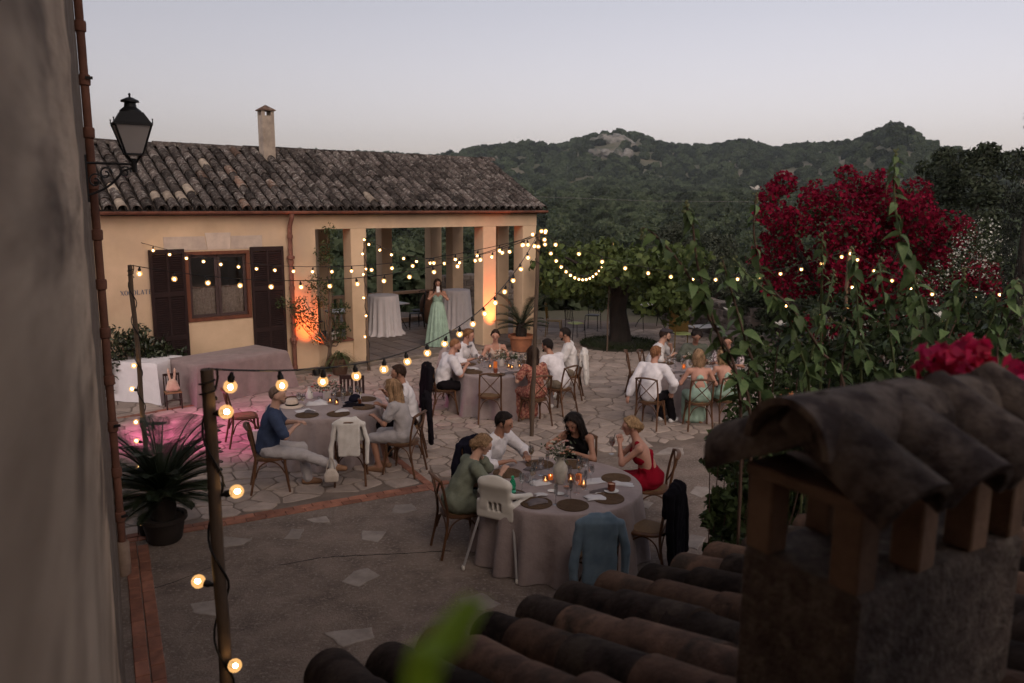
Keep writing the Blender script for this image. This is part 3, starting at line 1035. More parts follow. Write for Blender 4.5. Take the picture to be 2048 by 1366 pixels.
for i, ch in enumerate('XOCOLATE'):
    for a, b, w in strokes(ch):
        d = Vector((b[0] - a[0], 0, b[1] - a[1])); n = Vector((-d.z, 0, d.x)).normalized() * w * .3
        A, B = Vector((sx + a[0] * .6, -.006, 1.93 + a[1])), Vector((sx + b[0] * .6, -.006, 1.93 + b[1]))
        yb = Vector((0, .005, 0))
        A.z = 1.95 + (A.z - 1.93) * .6; B.z = 1.95 + (B.z - 1.93) * .6; lw.add([A - n, B - n, B + n, A + n, A - n + yb, B - n + yb, B + n + yb, A + n + yb], [(0, 1, 2, 3), (0, 4, 5, 1), (1, 5, 6, 2), (2, 6, 7, 3), (3, 7, 4, 0)])
    sx += .072
tag(lw.build('painted_lettering', m_ink, house), 'blue painted serif letters partly hidden by the shutter')
# ---- chimney
cx_, cd_ = None, 2.1
for s in np.arange(-3.5, 3, .02):
    if px_of(fac(s, cd_, 5.0))[0] > 534: cx_ = s; break
m_chim = M('chimney_render', (.33, .27, .22), .95, (.21, .17, .14), 4, bump=.5, bscale=40)
zb, zt = 4.45, 5.78
ch = MB(); cw = .142
wbox(ch, cx_ - cw, cx_ + cw, cd_ - cw, cd_ + cw, zb, zt - .11)
for dx in (-1, 1):
    for dy in (-1, 1):
        ch.box((cx_ + dx * (cw - .035), cd_ + dy * (cw - .035), zt - .055), (.035, .035, .055))
cho = ch.build('chimney', m_chim, house)
cp = MB(); wbox(cp, cx_ - cw - .035, cx_ + cw + .035, cd_ - cw - .035, cd_ + cw + .035, zt, zt + .025)
q = cw + .03
cp.add([(cx_ - q, cd_ - q, zt + .025), (cx_ + q, cd_ - q, zt + .025), (cx_ + q, cd_ + q, zt + .025), (cx_ - q, cd_ + q, zt + .025), (cx_, cd_, zt + .14)], [(0, 1, 4), (1, 2, 4), (2, 3, 4), (3, 0, 4)])
cp.build('chimney_cap', m_tile_red, cho)
# ---- balustrade at the back of the loggia
m_bal = M('balustrade_stone', (.36, .24, .165), .9, (.27, .18, .125), 6, bump=.3, bscale=40)
bal = empty('balustrade', fac(0, DB - .19, .08), FROT, 'ochre stone balustrade between the back pillars of the loggia', 'balustrade')
for s0, s1 in ((1.31, 2.94), (3.31, 4.65), (-.89, .94)):
    wbox(MB(), s0, s1, -.09, .09, .86, .95, .015).build('rail', m_bal, bal)
    wbox(MB(), s0, s1, -.08, .08, .0, .12).build('base_rail', m_bal, bal)
    n = int((s1 - s0) / .17)
    if s0 == 1.31 or s0 == -.89:
        for i in range(n):
            x = s0 + (i + .5) * (s1 - s0) / n
            MB().lathe([(.05, .12), (.05, .17), (.03, .2), (.058, .34), (.062, .42), (.03, .62), (.028, .70), (.05, .76), (.05, .86)], 8, (x, 0, 0)).build('baluster', m_bal, bal, True)
# ---- lantern on the gable
def lantern(loc, rz, h, label, side_bracket=None):
    m_bl = M('lantern_black', (.014, .014, .016), .55, metal=.2, bump=.2, bscale=60)
    m_mk = M('lantern_glass', (.62, .58, .57), .4, spec=.3, leaf=.6)
    k = h / .62
    r = empty('wall_lantern', loc, rz, label, 'lantern')
    # local: z=0 at bracket tip, lantern above
    def ring(w, z0, z1, w2=None, nm='frame_rim'):
        w2 = w2 or w
        m = MB()
        P = [(x * w * k, y * w * k, z0 * k) for x, y in ((-1, -1), (1, -1), (1, 1), (-1, 1))] + [(x * w2 * k, y * w2 * k, z1 * k) for x, y in ((-1, -1), (1, -1), (1, 1), (-1, 1))]
        m.add(P, [(0, 1, 5, 4), (1, 2, 6, 5), (2, 3, 7, 6), (3, 0, 4, 7), (3, 2, 1, 0), (4, 5, 6, 7)])
        return m
    b = ring(.068, .085, .10); b.build('base_plate', m_bl, r)
    t = ring(.150, .33, .352); t.build('top_rim', m_bl, r)
    for x, y in ((-1, -1), (1, -1), (1, 1), (-1, 1)):
        MB().tube([(x * .066 * k, y * .066 * k, .09 * k), (x * .142 * k, y * .142 * k, .34 * k)], .0085 * k, 4).build('corner_bar', m_bl, r)
        MB().tube([(x * .148 * k, y * .148 * k, .35 * k), (x * .148 * k, y * .148 * k, .372 * k), (x * .148 * k, y * .148 * k, .385 * k)], [.006 * k, .004 * k, .008 * k], 6).build('finial', m_bl, r)
        MB().tube([(0, 0, .0), (x * .03 * k, y * .03 * k, .05 * k), (x * .06 * k, y * .06 * k, .09 * k)], .008 * k, 6).build('stay', m_bl, r)
    for a in range(4):
        c, s_ = math.cos(a * math.pi / 2), math.sin(a * math.pi / 2)
        P = [(-.060, -.0635, .105), (.060, -.0635, .105), (.132, -.138, .332), (-.132, -.138, .332)]
        MB().add([((x * c - y * s_) * k, (x * s_ + y * c) * k, z * k) for x, y, z in P], [(0, 1, 2, 3)]).build('pane', m_mk, r)
    hd = ring(.140, .352, .44, .088); hd.build('hood', m_bl, r)
    MB().lathe([(.088 * k, .44 * k), (.086 * k, .455 * k), (.05 * k, .485 * k), (.045 * k, .52 * k), (.075 * k, .525 * k), (.07 * k, .54 * k), (.025 * k, .562 * k), (.008 * k, .566 * k), (.008 * k, .58 * k), (.011 * k, .59 * k), (.004 * k, .60 * k)], 14).build('chimney_cap', m_bl, r, True)
    if side_bracket:
        L_ = side_bracket
        MB().tube([(0, 0, .01), (-L_, 0, .012)], .012, 6).build('bracket_arm', m_bl, r)
        MB().tube([(-.02, 0, -.02)] + bez((-.1, 0, -.05), (-L_ * .5, 0, -.20), (-L_, 0, -.26), 8), .011, 6).build('bracket_brace', m_bl, r)
        for cx0, cz0, rr in ((-.08, -.06, .055), (-L_ * .62, -.075, .06), (-L_ * .85, -.14, .07)):
            MB().tube([(cx0 + rr * (1 - .05 * i) * math.cos(i * .55) * .9, 0, cz0 + rr * (1 - .05 * i) * math.sin(i * .55)) for i in range(16)], .008, 5).build('scroll', m_bl, r)
        MB().box((-L_ - .008, 0, -.12), (.008, .03, .2)).build('wall_plate', m_bl, r)
        MB().tube([(0, 0, -.06), (0, 0, .06)], [.018, .025], 8).build('socket_post', m_bl, r)
    return r
lantern(fac(5.40, 2.45, 4.30), FROT, .55, 'small lantern with white glass behind the loggia gable', .32)

# ================================================================== NEAR HOUSE (left), LOW ROOF AND CHIMNEY (right)
m_rough = M('roughcast', (.20, .155, .125), .98, (.11, .082, .065), 9, bump=1.0, bscale=38, bdist=.02, col3=(.26, .21, .17), scale3=3)
m_plast = M('weathered_plaster', (.60, .45, .33), .95, (.34, .245, .175), 4, bump=.8, bscale=26, col3=(.13, .088, .064), scale3=2.6, stretch=(1, .16, 1))
WD = Vector((-.454, .891, 0)); WX = Vector((.891, .454, 0))
HO = Vector((-.1, 0, 0))
nh = empty('near_house', HO, math.atan2(WX.y, WX.x), 'weathered plaster house wall close by at the left', 'house')
def nbox(x0, x1, y0, y1, z0, z1, bev=0.0, mb=None):
    return (mb or MB()).box(((x0 + x1) / 2, (y0 + y1) / 2, (z0 + z1) / 2), ((x1 - x0) / 2, (y1 - y0) / 2, (z1 - z0) / 2), None, bev)
nbox(-4.5, 0, -3, 9.2, -.3, 7.2).build('wall', m_rough, nh)
_g = np.random.RandomState(5)
_ny, _nz = 30, 90
_bv, _bf = [], []
for j in range(_nz + 1):
    z = lerp(-.3, 7.2, j / _nz)
    ed = 3.45 + .03 * math.sin(z * 3.1) + _g.normal(0, .022)
    for i in range(_ny + 1):
        y = lerp(-3.0, ed, i / _ny)
        _bv.append((.026 + .004 * math.sin(y * 2.3 + z * 1.7) + _g.normal(0, .0022), y, z))
    _bv.append((-.02, ed + .01, z))
_m = _ny + 2
for j in range(_nz):
    for i in range(_ny + 1):
        a = j * _m + i
        _bf.append((a, a + 1, a + _m + 1, a + _m))
obj('plastered_bay', npmesh('plastered_bay', _bv, _bf, m_plast, True, 50), nh)
nbox(-4.6, .5, -3.2, 9.6, 7.2, 7.35).build('eave_board', m_wood, nh)
nbox(0, 2.4, -3.0, -.55, 3.3, 6.2).build('unseen_shade_block', m_plast, nh)  # unseen block added behind the camera to shade the foreground
pp = MB()
PX, PY = .045, 8.55
m_pipe = M('old_clay_pipe', (.17, .075, .05), .85, (.10, .045, .033), 5, bump=.3, bscale=30)
pp.tube([(PX, PY, .32), (PX, PY, 5.55), (PX + .02, PY, 5.72), (PX + .09, PY, 5.9)], .037, 12)
pp.build('downpipe', m_pipe, nh, True)
MB().lathe([(.062, 0), (.066, .1), (.064, .34), (.056, .36)], 12, (PX, PY, .0)).build('pipe_shoe', M('pipe_shoe_clay', (.30, .22, .17), .9, (.2, .14, .11), 6), nh, True)
z = .62
while z < 5.6:
    MB().lathe([(.037, -.05), (.050, -.04), (.053, .03), (.049, .05), (.037, .055)], 12, (PX, PY, z)).build('pipe_collar', m_pipe, nh, True)
    if int(z * 10) % 3 == 0:
        MB().box((PX + .04, PY - .05, z + .02), (.03, .012, .012)).build('pipe_bracket', m_iron, nh)
    z += .47
MB().lathe([(.04, 0), (.07, .06), (.09, .16), (.09, .25), (.08, .28)], 12, (PX + .08, PY, 5.72)).build('rain_head', m_gutter, nh, True)
def nl(x, y, z=0.0): return HO + WX * x + WD * y + Vector((0, 0, z))
brick_row(nl(.30, 5.0), nl(.30, 9.3), 2, edg)
_lp = yp(269, 331, 7.25)
lantern(_lp, math.atan2(WX.y, WX.x) + R(4), .64, 'black iron lantern with milky glass on the near house wall', (_lp - HO).dot(WX) - .012)

# ---- low roof in front of the camera
ED = Vector((.856, .518, 0)); EN = Vector((.518, -.856, 0))      # along the eave, up the slope
EO = gp(880, 1230, 2.2); EO.z = 1.97
lr = empty('low_roof', EO, math.atan2(ED.y, ED.x), 'dark clay tile roof in the near foreground', 'roof')
# local x along eave, local -y up slope
RSL = R(17)
m_dark_clay = M('dark_clay_tile', (.05, .037, .032), .98, (.02, .015, .014), 9, rand=.5, bump=.8, bscale=28, col3=(.065, .05, .04), scale3=6, spec=.08)  # very dark brown tiles, tone varied from tile to tile
m_clay = M('clay_tile', (.19, .115, .082), .95, (.085, .055, .044), 7, rand=.4, bump=.7, bscale=30, col3=(.055, .043, .036), scale3=5, spec=.08)
deck = MB()
def rz_(d): return d * math.tan(RSL)
x0, x1, L_ = -.50, 3.4, 4.6
P = [(x0, 0.0, -.06), (x1, 0.0, -.06), (x1, -L_, rz_(L_) - .06), (x0, -L_, rz_(L_) - .06)]
deck.add(P + [(a, b, c - .10) for a, b, c in P], [(0, 3, 2, 1), (4, 5, 6, 7), (0, 1, 5, 4), (1, 2, 6, 5), (2, 3, 7, 6), (3, 0, 4, 7)])
deck.build('roof_deck', M('low_deck', (.03, .022, .018), .95), lr)
wb = MB(); wb.box(((x0 + x1) / 2 + .1, -L_ / 2 - .2, -1.20), ((x1 - x0) / 2 - .15, L_ / 2, .98)); wb.build('wall', m_plast, lr)
bv2, bf2 = barrel(.47, .105, .088, .016, 14)
bvr = np.stack([-bv2[:, 0], -bv2[:, 1], bv2[:, 2]], 1)
near_me = {'m': npmesh('tile', bvr, bf2, m_dark_clay, True, 50), 'c': npmesh('tile', bvr, bf2, m_clay, True, 50)}
pv2, pf2 = barrel(.47, .095, .105, .015, 10, conc=True)
pvr = np.stack([-pv2[:, 0], -pv2[:, 1], pv2[:, 2]], 1)
pan_me = npmesh('pan_tile', pvr, pf2, m_dark_clay, True, 50)
PT = .222
for c in range(int((x1 - x0) / PT)):
    x = x0 + .08 + c * PT
    for r in range(12):
        d = r * .345
        o = obj('tile', near_me['c' if rnd.random() < (.5 if c > 2 else .3) else 'm'], lr, (x + rnd.uniform(-.012, .012), .06 - d * math.cos(RSL) + rnd.uniform(-.03, .03), d * math.sin(RSL) + .045 + (r % 2) * .008 + rnd.uniform(-.006, .010)),
                (-RSL + rnd.uniform(-.03, .03), rnd.uniform(-.03, .03), rnd.uniform(-.045, .045)))
        obj('pan_tile', pan_me, lr, (x + PT / 2, .03 - d * math.cos(RSL), d * math.sin(RSL) + .075), (-RSL, 0, 0))
# ---- chimney with tiled cap
CC = yp(1715, 1200, 1.45)
near_ch = empty('tiled_chimney', (CC.x, CC.y, 2.45), math.atan2(ED.y, ED.x), 'stubby rendered chimney with a little clay tile roof on brick posts', 'chimney')
# local x along ED, y = -EN (away from viewer side); corner at (0,0)
m_pebble = M('pebbledash', (.22, .175, .15), .98, (.10, .076, .066), 16, bump=1.0, bscale=70, bdist=.015, col3=(.25, .21, .18), scale3=22)
m_cb = M('chimney_brick', (.36, .235, .165), .9, (.22, .14, .10), 8, rand=.25, bump=.4, bscale=40)
m_ctile = M('chimney_tile', (.075, .056, .05), .95, (.21, .165, .135), 12, mixlo=.42, mixhi=.62, bump=.8, bscale=40, rand=.25, spec=.1)
HB = CC.z - 2.45
CLX, CLY = .62, .30
MB().box((CLX / 2, CLY / 2, HB / 2 - .1), (CLX / 2, CLY / 2, HB / 2 + .1), None, .012).build('shaft', m_pebble, near_ch)
pm = MB().box((0, 0, 0), (.030, .034, .085), None, .004).mesh('brick_post', m_cb)
for x in (.035, .235, .435, .585):
    for y in (.04, CLY - .04):
        obj('brick_post', pm, near_ch, (x, y, HB + .085), (0, 0, rnd.uniform(-.05, .05)))
ez = HB + .17
MB().box((CLX / 2, CLY / 2, ez + .012), (CLX / 2 + .0, CLY / 2 + .0, .014), None, .004).build('cap_slab', m_cb, near_ch)
cv, cf = barrel(.29, .096, .078, .020, 16)
cme = npmesh('cap_tile', cv, cf, m_ctile, True, 50)
cs = R(27)
for x in (.035, .245, .455, .66):
    obj('cap_tile', cme, near_ch, (x, -.075, ez + .012), (cs, 0, rnd.uniform(-.03, .03)))
    obj('cap_tile', cme, near_ch, (x, CLY + .06, ez + .0), (cs, 0, math.pi + rnd.uniform(-.03, .03)))
rgv, rgf = barrel(.42, .105, .092, .016, 16)
rgv = np.stack([rgv[:, 1], -rgv[:, 0], rgv[:, 2]], 1)
rme = npmesh('ridge_cap_tile', rgv, rgf, m_ctile, True, 50)
obj('ridge_cap_tile', rme, near_ch, (-.06, CLY / 2, ez + .105), (0, -.02, 0))
obj('ridge_cap_tile', rme, near_ch, (.30, CLY / 2, ez + .09), (0, 0, .02))

# ================================================================== PLANTS
m_bark = M('bark', (.036, .027, .022), .95, (.018, .014, .012), 7, bump=.9, bscale=22, bdist=.03, stretch=(1, 1, .25))
m_stem = M('green_stem', (.09, .11, .045), .7, (.06, .07, .03), 9)
m_twig = M('brown_twig', (.085, .052, .04), .85)
def foliage(name, mat, parent, pos, nrm, size, seed, **kw):
    V, F = leaf_cloud(np.asarray(pos), np.asarray(nrm), size, seed=seed, **kw)
    return obj(name, npmesh(name, V, F, mat), parent)
def W(p): return np.array([p.x, p.y, p.z])
def limb(root, pts, rads, name='branch', mat=None, n=7, parent=None):
    P = spline(pts, 5)
    m = len(P)
    rr = [np.interp(i / (m - 1), np.linspace(0, 1, len(rads)), rads) for i in range(m)]
    return MB().tube(P, rr, n).build(name, mat or m_bark, parent or root, True, 60)

# ---- fig tree in the middle of the terrace
fb = gp(1238, 690)
fig = empty('fig_tree', fb, 0, 'spreading fig tree with thick trunk lit by string lights', 'tree')
limb(fig, [(0, 0, -.05), (.02, 0, .35), (-.05, .05, .9), (0, .05, 1.35)], [.38, .27, .23, .21], 'trunk', n=14)
gg = np.random.RandomState(21)
cl = []
for k in range(9):
    a = k * 2 * math.pi / 9 + gg.uniform(-.2, .2)
    L_ = gg.uniform(1.2, 1.9)
    e = Vector((math.cos(a) * L_, math.sin(a) * L_, gg.uniform(1.7, 2.4)))
    limb(fig, [(0, .05, 1.2), (math.cos(a) * .4, math.sin(a) * .4, 1.75), e], [.14, .09, .03])
for k in range(46):
    a = gg.uniform(0, 6.28); rr = 2.15 * math.sqrt(gg.rand())
    z = 2.62 - .36 * (rr / 2.15) ** 2 * 1.0 - (gg.rand() ** 1.4) * (1.45 if rr > .9 else .6)
    s = gg.uniform(.32, .58)
    cl.append(((math.cos(a) * rr, math.sin(a) * rr, max(z, .85)), (s, s, s * .7)))
m_fig = M('fig_leaf', (.048, .070, .020), .6, (.078, .10, .03), 3, island=.45, leaf=.25, spec=.25)
p, nn = clump_points(5200, cl, 3, .55)
foliage('crown', m_fig, fig, p, nn, .17, 4, aspect=.85, jitter=.55, fold=.3, droop=.9)
# grassy mound round the trunk
gm = MB()
gm.lathe([(1.05, -.02), (.95, .05), (.6, .10), (.2, .14)], 24)
gmo = tag(gm.build('grass_mound', M('mound_soil', (.03, .028, .018), .95), None, True, loc=fb), 'low dark grassy mound around the fig trunk', 'grass')
a = gg.uniform(0, 6.28, 2600); rr = 1.05 * np.sqrt(gg.rand(2600))
pp_ = np.stack([rr * np.cos(a), rr * np.sin(a), .08 + .04 * (1 - rr)], 1)
tag(foliage('blades', M('mound_grass', (.03, .042, .016), .8, island=.5, leaf=.2), gmo, pp_, np.tile([[.6, .6, .3]], (2600, 1)), .13, 5, aspect=.12, jitter=1.0, droop=-2.5), kind='stuff')

# ---- cycads
def frond_mesh(L_, name='frond', sd=1, up=.9, mat=None):
    """arched pinnate leaf along +x, rising then drooping"""
    g = np.random.RandomState(sd)
    mb = MB()
    n = 24
    path = []
    for i in range(n + 1):
        t = i / n
        path.append(Vector((L_ * (t * .86), 0, L_ * (up * t - (up * .38 + .16) * t * t))))
    mb.tube(path, [.011 * (1 - .8 * i / n) + .002 for i in range(n + 1)], 5)
    for i in range(3, n + 1):
        for half in (0, .5):
            t = min(1, (i + half) / n)
            j = min(n - 1, int(t * n))
            p = path[j].lerp(path[min(n, j + 1)], t * n - j)
            d = (path[min(n, j + 1)] - path[j]).normalized()
            ll = L_ * .20 * (math.sin(math.pi * min(1, t * .9 + .1)) ** .6) * g.uniform(.9, 1.05) + .02
            for s_ in (-1, 1):
                q = p + (d * .62 + Vector((0, s_ * .72, .30))) * ll
                q.z -= ll * .12
                w = d * .0050
                mid_ = p.lerp(q, .5) + Vector((0, 0, .012))
                mb.add([p - w, p + w, mid_ + w, q, mid_ - w], [(0, 1, 2, 4), (4, 2, 3)])
    return mb.mesh(name, mat)
m_cyc = M('cycad_leaf', (.014, .023, .011), .45, (.024, .034, .016), 4, rand=.25, spec=.45, leaf=.06)
m_pot = M('clay_pot', (.12, .06, .04), .9, (.07, .038, .028), 5, bump=.3, bscale=25)
def cycad(loc, L_, n, label, sd, potr=.26, poth=.42, potm=None):
    r = empty('cycad', loc, 0, label, 'palm')
    MB().lathe([(potr * .72, 0), (potr * .8, .02), (potr * .98, poth * .82), (potr * 1.1, poth * .84), (potr * 1.1, poth), (potr * .95, poth), (potr * .9, poth * .9)], 20).build('pot', potm or m_pot, r, True)
    MB().lathe([(.13, poth * .85), (.15, poth + .1), (.12, poth + .28), (.04, poth + .36)], 10).build('trunk', m_bark, r, True)
    ms = [frond_mesh(L_ * k, 'frond', i, u, m_cyc) for i, (k, u) in enumerate(((1, 1.7), (1, 1.05), (.98, .58), (.9, .22)))]
    g = random.Random(sd)
    for i in range(n):
        t = i / n
        k = 0 if t < .22 else 1 if t < .5 else 2 if t < .78 else 3
        obj('frond', ms[k], r, (0, 0, poth + .28 - .1 * t), (g.uniform(-.15, .15), g.uniform(-.12, .12), i * 2.399 + g.uniform(-.2, .2)))
    return r
cycad(gp(330, 1080), .78, 84, 'large dark cycad in a clay pot beside the near house', 3, .23, .30, M('dark_pot', (.03, .022, .019), .8, (.02, .015, .013), 5))
cycad(gp(1042, 702), .85, 26, 'cycad in a terracotta pot beside the lit loggia pillar', 5, .30, .42, M('warm_pot', (.30, .12, .06), .85, (.2, .08, .045), 5))

# ---- laurel bush at the foot of the ochre wall
bb = fac(-5.05, -.26, 0)
lau = empty('laurel_bush', bb, FROT, 'dark glossy leaved bush in front of the ochre wall beside the shutter', 'bush')
gg = np.random.RandomState(8)
cl = []
for k in range(24):
    t = gg.rand()
    x = gg.uniform(-.75, .85); zt = 1.62 - abs(x + .0) * .75
    cl.append(((x, gg.uniform(-.1, .05), gg.uniform(.25, max(.4, zt))), (.22, .15, .24)))
for k in range(7):
    x = gg.uniform(-.5, .6)
    limb(lau, [(x * .2, 0, 0), (x * .6, 0, .6), (x, gg.uniform(-.2, .2), 1.25)], [.025, .018, .006])
p, nn = clump_points(3000, cl, 6, .4)
foliage('foliage', M('laurel_leaf', (.022, .032, .014), .35, (.036, .046, .02), 4, island=.5, spec=.5, leaf=.08), lau, p, nn, .10, 7, aspect=.45, jitter=.7, droop=-.6)

# ---- climber over the up-lit wall
vb = fac(-1.16, -.30, 0)
cli = empty('climbing_shrub', vb, FROT, 'thin climbing shrub against the orange lit loggia wall', 'shrub')
gg = np.random.RandomState(12)
ends = [(-.55, -.1, 1.75), (-.2, -.05, 2.3), (.1, .0, 2.85), (.25, .1, 2.1), (-.75, 0, 1.35), (.2, -.1, 1.4), (.12, .05, 3.0), (-.35, -.1, 1.15), (.35, -.05, 1.0), (-.95, -.05, 1.75)]
for i, e in enumerate(ends):
    limb(cli, [(.02 * i - .1, 0, .0), (.05 + .02 * (i % 3), 0, .55), (e[0] * .5 + .05, e[1], e[2] * .6), e], [.026, .02, .012, .004], mat=M('pale_bark', (.14, .10, .075), .9, (.08, .055, .04), 9), n=6)
cl = []
for e in ends:
    for k in range(3):
        q = lerp(Vector((.05, 0, .6)), Vector(e), gg.uniform(.6, 1.05))
        cl.append(((q.x + gg.normal(0, .08), q.y + gg.normal(0, .08), q.z + gg.normal(0, .1)), (.17, .15, .17)))
p, nn = clump_points(2000, cl, 9, .25)
foliage('foliage', M('climber_leaf', (.03, .045, .016), .6, (.055, .07, .026), 5, island=.5, leaf=.25), cli, p, nn, .062, 10, aspect=.55, jitter=.9)

# ---- spider plant in a clay pot under the climber
def grass_pot(loc, label, n, L_, potr, poth, sd, potm, leafm, cat='plant', arch=1.0):
    r = empty('potted_plant', loc, 0, label, cat)
    MB().lathe([(potr * .7, 0), (potr, poth * .8), (potr * 1.1, poth * .82), (potr * 1.1, poth), (potr * .9, poth), (potr * .85, poth * .9)], 16).build('pot', potm, r, True)
    g = random.Random(sd)
    mb = MB()
    for i in range(n):
        a = g.uniform(0, 6.28); l = L_ * g.uniform(.6, 1.15); w = .011
        d = Vector((math.cos(a), math.sin(a), 0)); s_ = Vector((-d.y, d.x, 0)) * w
        up = g.uniform(.5, 1.1)
        pts = []
        for k in range(6):
            t = k / 5
            pts.append(d * (l * (.1 * t + .75 * t * t * arch)) + Vector((g.uniform(-.01, .01), g.uniform(-.01, .01), poth + l * (up * t - (up + .35) * t * t * arch))))
        for k in range(5):
            f0, f1 = (1 - .8 * k / 5), (1 - .8 * (k + 1) / 5)
            mb.add([pts[k] - s_ * f0, pts[k] + s_ * f0, pts[k + 1] + s_ * f1, pts[k + 1] - s_ * f1], [(0, 1, 2, 3)])
    mb.build('leaves', leafm, r)
    return r
m_spider = M('spider_leaf', (.07, .085, .035), .6, island=.4, leaf=.25)
grass_pot(fac(-1.02, -.62, 0), 'bushy spider plant trailing from a clay pot by the orange lamp', 95, .75, .21, .36, 4, m_pot, m_spider)
wp = grass_pot(fac(-.80, .17, .642), 'dark little plant in a white ceramic pot on the parapet', 60, .17, .12, .17, 6, M('white_pot', (.62, .58, .55), .4), M('dark_leaf', (.016, .02, .012), .6, leaf=.1), arch=.5)

# ---- bougainvillea
bc = yp(1722, 520, 16.8)
bo = empty('bougainvillea', (bc.x, bc.y, 0), 0, 'huge crimson flowering bougainvillea beyond the right table', 'shrub')
gg = np.random.RandomState(31)
cl, clg = [], []
outline = [(1545, 400, 50), (1580, 370, 34), (1640, 400, 60), (1690, 365, 45), (1740, 400, 60), (1790, 400, 60), (1840, 430, 60), (1555, 470, 60), (1530, 520, 40), (1600, 480, 70), (1680, 470, 80), (1760, 480, 80),
           (1840, 500, 70), (1890, 520, 60), (1930, 470, 40), (1590, 570, 70), (1680, 560, 80), (1760, 570, 80), (1850, 580, 80), (1920, 580, 60), (1610, 640, 60), (1700, 640, 70), (1800, 650, 80), (1900, 650, 70), (1950, 540, 50), (1990, 600, 40), (1620, 430, 60), (1710, 420, 65), (1800, 445, 60), (1660, 520, 70), (1730, 530, 70), (1870, 470, 50)]
for px_, py_, r_ in outline:
    for k in range(3):
        q = yp(px_ + gg.normal(0, r_ * .35), py_ + gg.normal(0, r_ * .3), 16.8 + gg.uniform(-1.2, 1.3))
        s = r_ / 1600 * 16.8 * gg.uniform(.42, .72)
        cl.append(((q.x - bc.x, q.y - bc.y, q.z), (s, s, s * .85)))
        clg.append(((q.x - bc.x, q.y - bc.y + .15, q.z - .1), (s * .95, s * .95, s * .85)))
p, nn = clump_points(21000, cl, 14, .45)
keep = hash_noise(p[:, 0] * 1.0, p[:, 2] * 1.0, 4.0, 3) > -.55
m_boug = M('bougainvillea_bract', (.11, .0016, .011), .7, (.135, .003, .02), 3, island=.5, leaf=.25, spec=.1)
foliage('bracts', m_boug, bo, p[keep], nn[keep], .095, 15, aspect=.8, jitter=.8)
p, nn = clump_points(8000, clg, 16, .2)
foliage('foliage', M('boug_leaf', (.022, .032, .013), .7, (.035, .048, .02), 3, island=.5, leaf=.15), bo, p, nn, .09, 17, aspect=.6, jitter=.9)
for k in range(8):
    e = cl[(k * 9) % len(cl)][0]
    limb(bo, [(gg.uniform(-.5, .5), gg.uniform(-.3, .3), -.2), (e[0] * .4, e[1] * .4, e[2] * .5), e], [.07, .05, .012])
# ---- white jasmine tumbling beside it
jc = yp(1955, 480, 14.5)
ja = empty('jasmine', (jc.x, jc.y, 0), 0, 'white flowering jasmine tumbling beside the bougainvillea', 'shrub')
cl = []
for px_, py_, r_ in ((1965, 470, 38), (1935, 495, 38), (1985, 500, 34), (1925, 520, 25), (1870, 540, 20), (1850, 560, 18), (1900, 555, 25), (1960, 530, 25), (1930, 610, 40), (1880, 620, 40), (1830, 625, 30), (1990, 560, 20), (1760, 640, 25), (1740, 660, 20)):
    q = yp(px_, py_, 14.5 + gg.uniform(-.3, .3)); s = r_ / 1600 * 14.5
    cl.append(((q.x - jc.x, q.y - jc.y, q.z), (s, s, s)))
p, nn = clump_points(900, cl, 18, .7)
foliage('blossoms', M('jasmine_white', (.42, .42, .38), .7, island=.35, leaf=.2), ja, p, nn, .045, 19, aspect=.8, jitter=.9)
p, nn = clump_points(1800, cl, 20, .5)
foliage('foliage', MATS['boug_leaf'], ja, p, nn, .07, 21, aspect=.5, jitter=.9)
limb(ja, [(0, 0, -.2), (.2, 0, 1.2), (.1, 0, 2.6)], [.04, .03, .01])

# ---- garden trees at the right
def tree(name, label, px_, Y_, ctop, cbot, halfw, n, leaf, mat, sd, depth=1.0, cat='tree', asp=.5):
    b = yp(px_, 500, Y_); b.z = float(terrain_z(b.x, b.y)) if Y_ > 27 else -.1
    r = empty(name, b, 0, label, cat)
    g = np.random.RandomState(sd)
    zt, zb = yp(px_, ctop, Y_).z - b.z, yp(px_, cbot, Y_).z - b.z
    hw = halfw / 1600 * Y_
    limb(r, [(0, 0, 0), (.1, 0, zb * .6 + .4), (0, 0, zb + (zt - zb) * .5)], [.16 * hw ** .5, .12 * hw ** .5, .05], 'trunk', n=9)
    cl = []
    for k in range(34):
        t = g.rand()
        z = zb + (zt - zb) * (.12 + .78 * t)
        wv = hw * math.sqrt(max(.05, 1 - (2 * t - .85) ** 2 * .75)) * .8
        a = g.uniform(0, 6.28); rr = wv * math.sqrt(g.rand())
        s = hw * g.uniform(.16, .30)
        c = (math.cos(a) * rr, math.sin(a) * rr * depth, z)
        cl.append((c, (s, s, s * .8)))
        if k % 4 == 0: limb(r, [(0, 0, zb + .3), (c[0] * .4, c[1] * .4, (zb + c[2]) / 2 + .2), c], [.06, .035, .01])
    p, nn = clump_points(n, cl, sd + 1, .55)
    foliage('crown', mat, r, p, nn, leaf, sd + 2, aspect=asp, jitter=.9)
    return r
m_dk = M('dark_leaf_tree', (.016, .022, .012), .7, (.030, .038, .020), 2, island=.5, leaf=.12)
m_ol = M('grey_leaf_tree', (.032, .040, .026), .7, (.055, .062, .042), 2, island=.5, leaf=.15)
tree('carob_tree', 'big dark round tree standing behind the bougainvillea', 1945, 24, 268, 560, 130, 9000, .16, m_dk, 41)
tree('carob_tree', 'dark leafy tree rising left of the cypress by the far right edge', 1870, 29, 285, 520, 70, 5000, .17, m_dk, 47)
tree('olive_tree', 'grey green olive tree behind the fig and string lights', 1420, 27, 455, 640, 90, 5500, .13, m_ol, 43)
tree('olive_tree', 'feathery grey tree just beyond the loggia corner', 1330, 33, 430, 600, 75, 4500, .15, m_ol, 44)
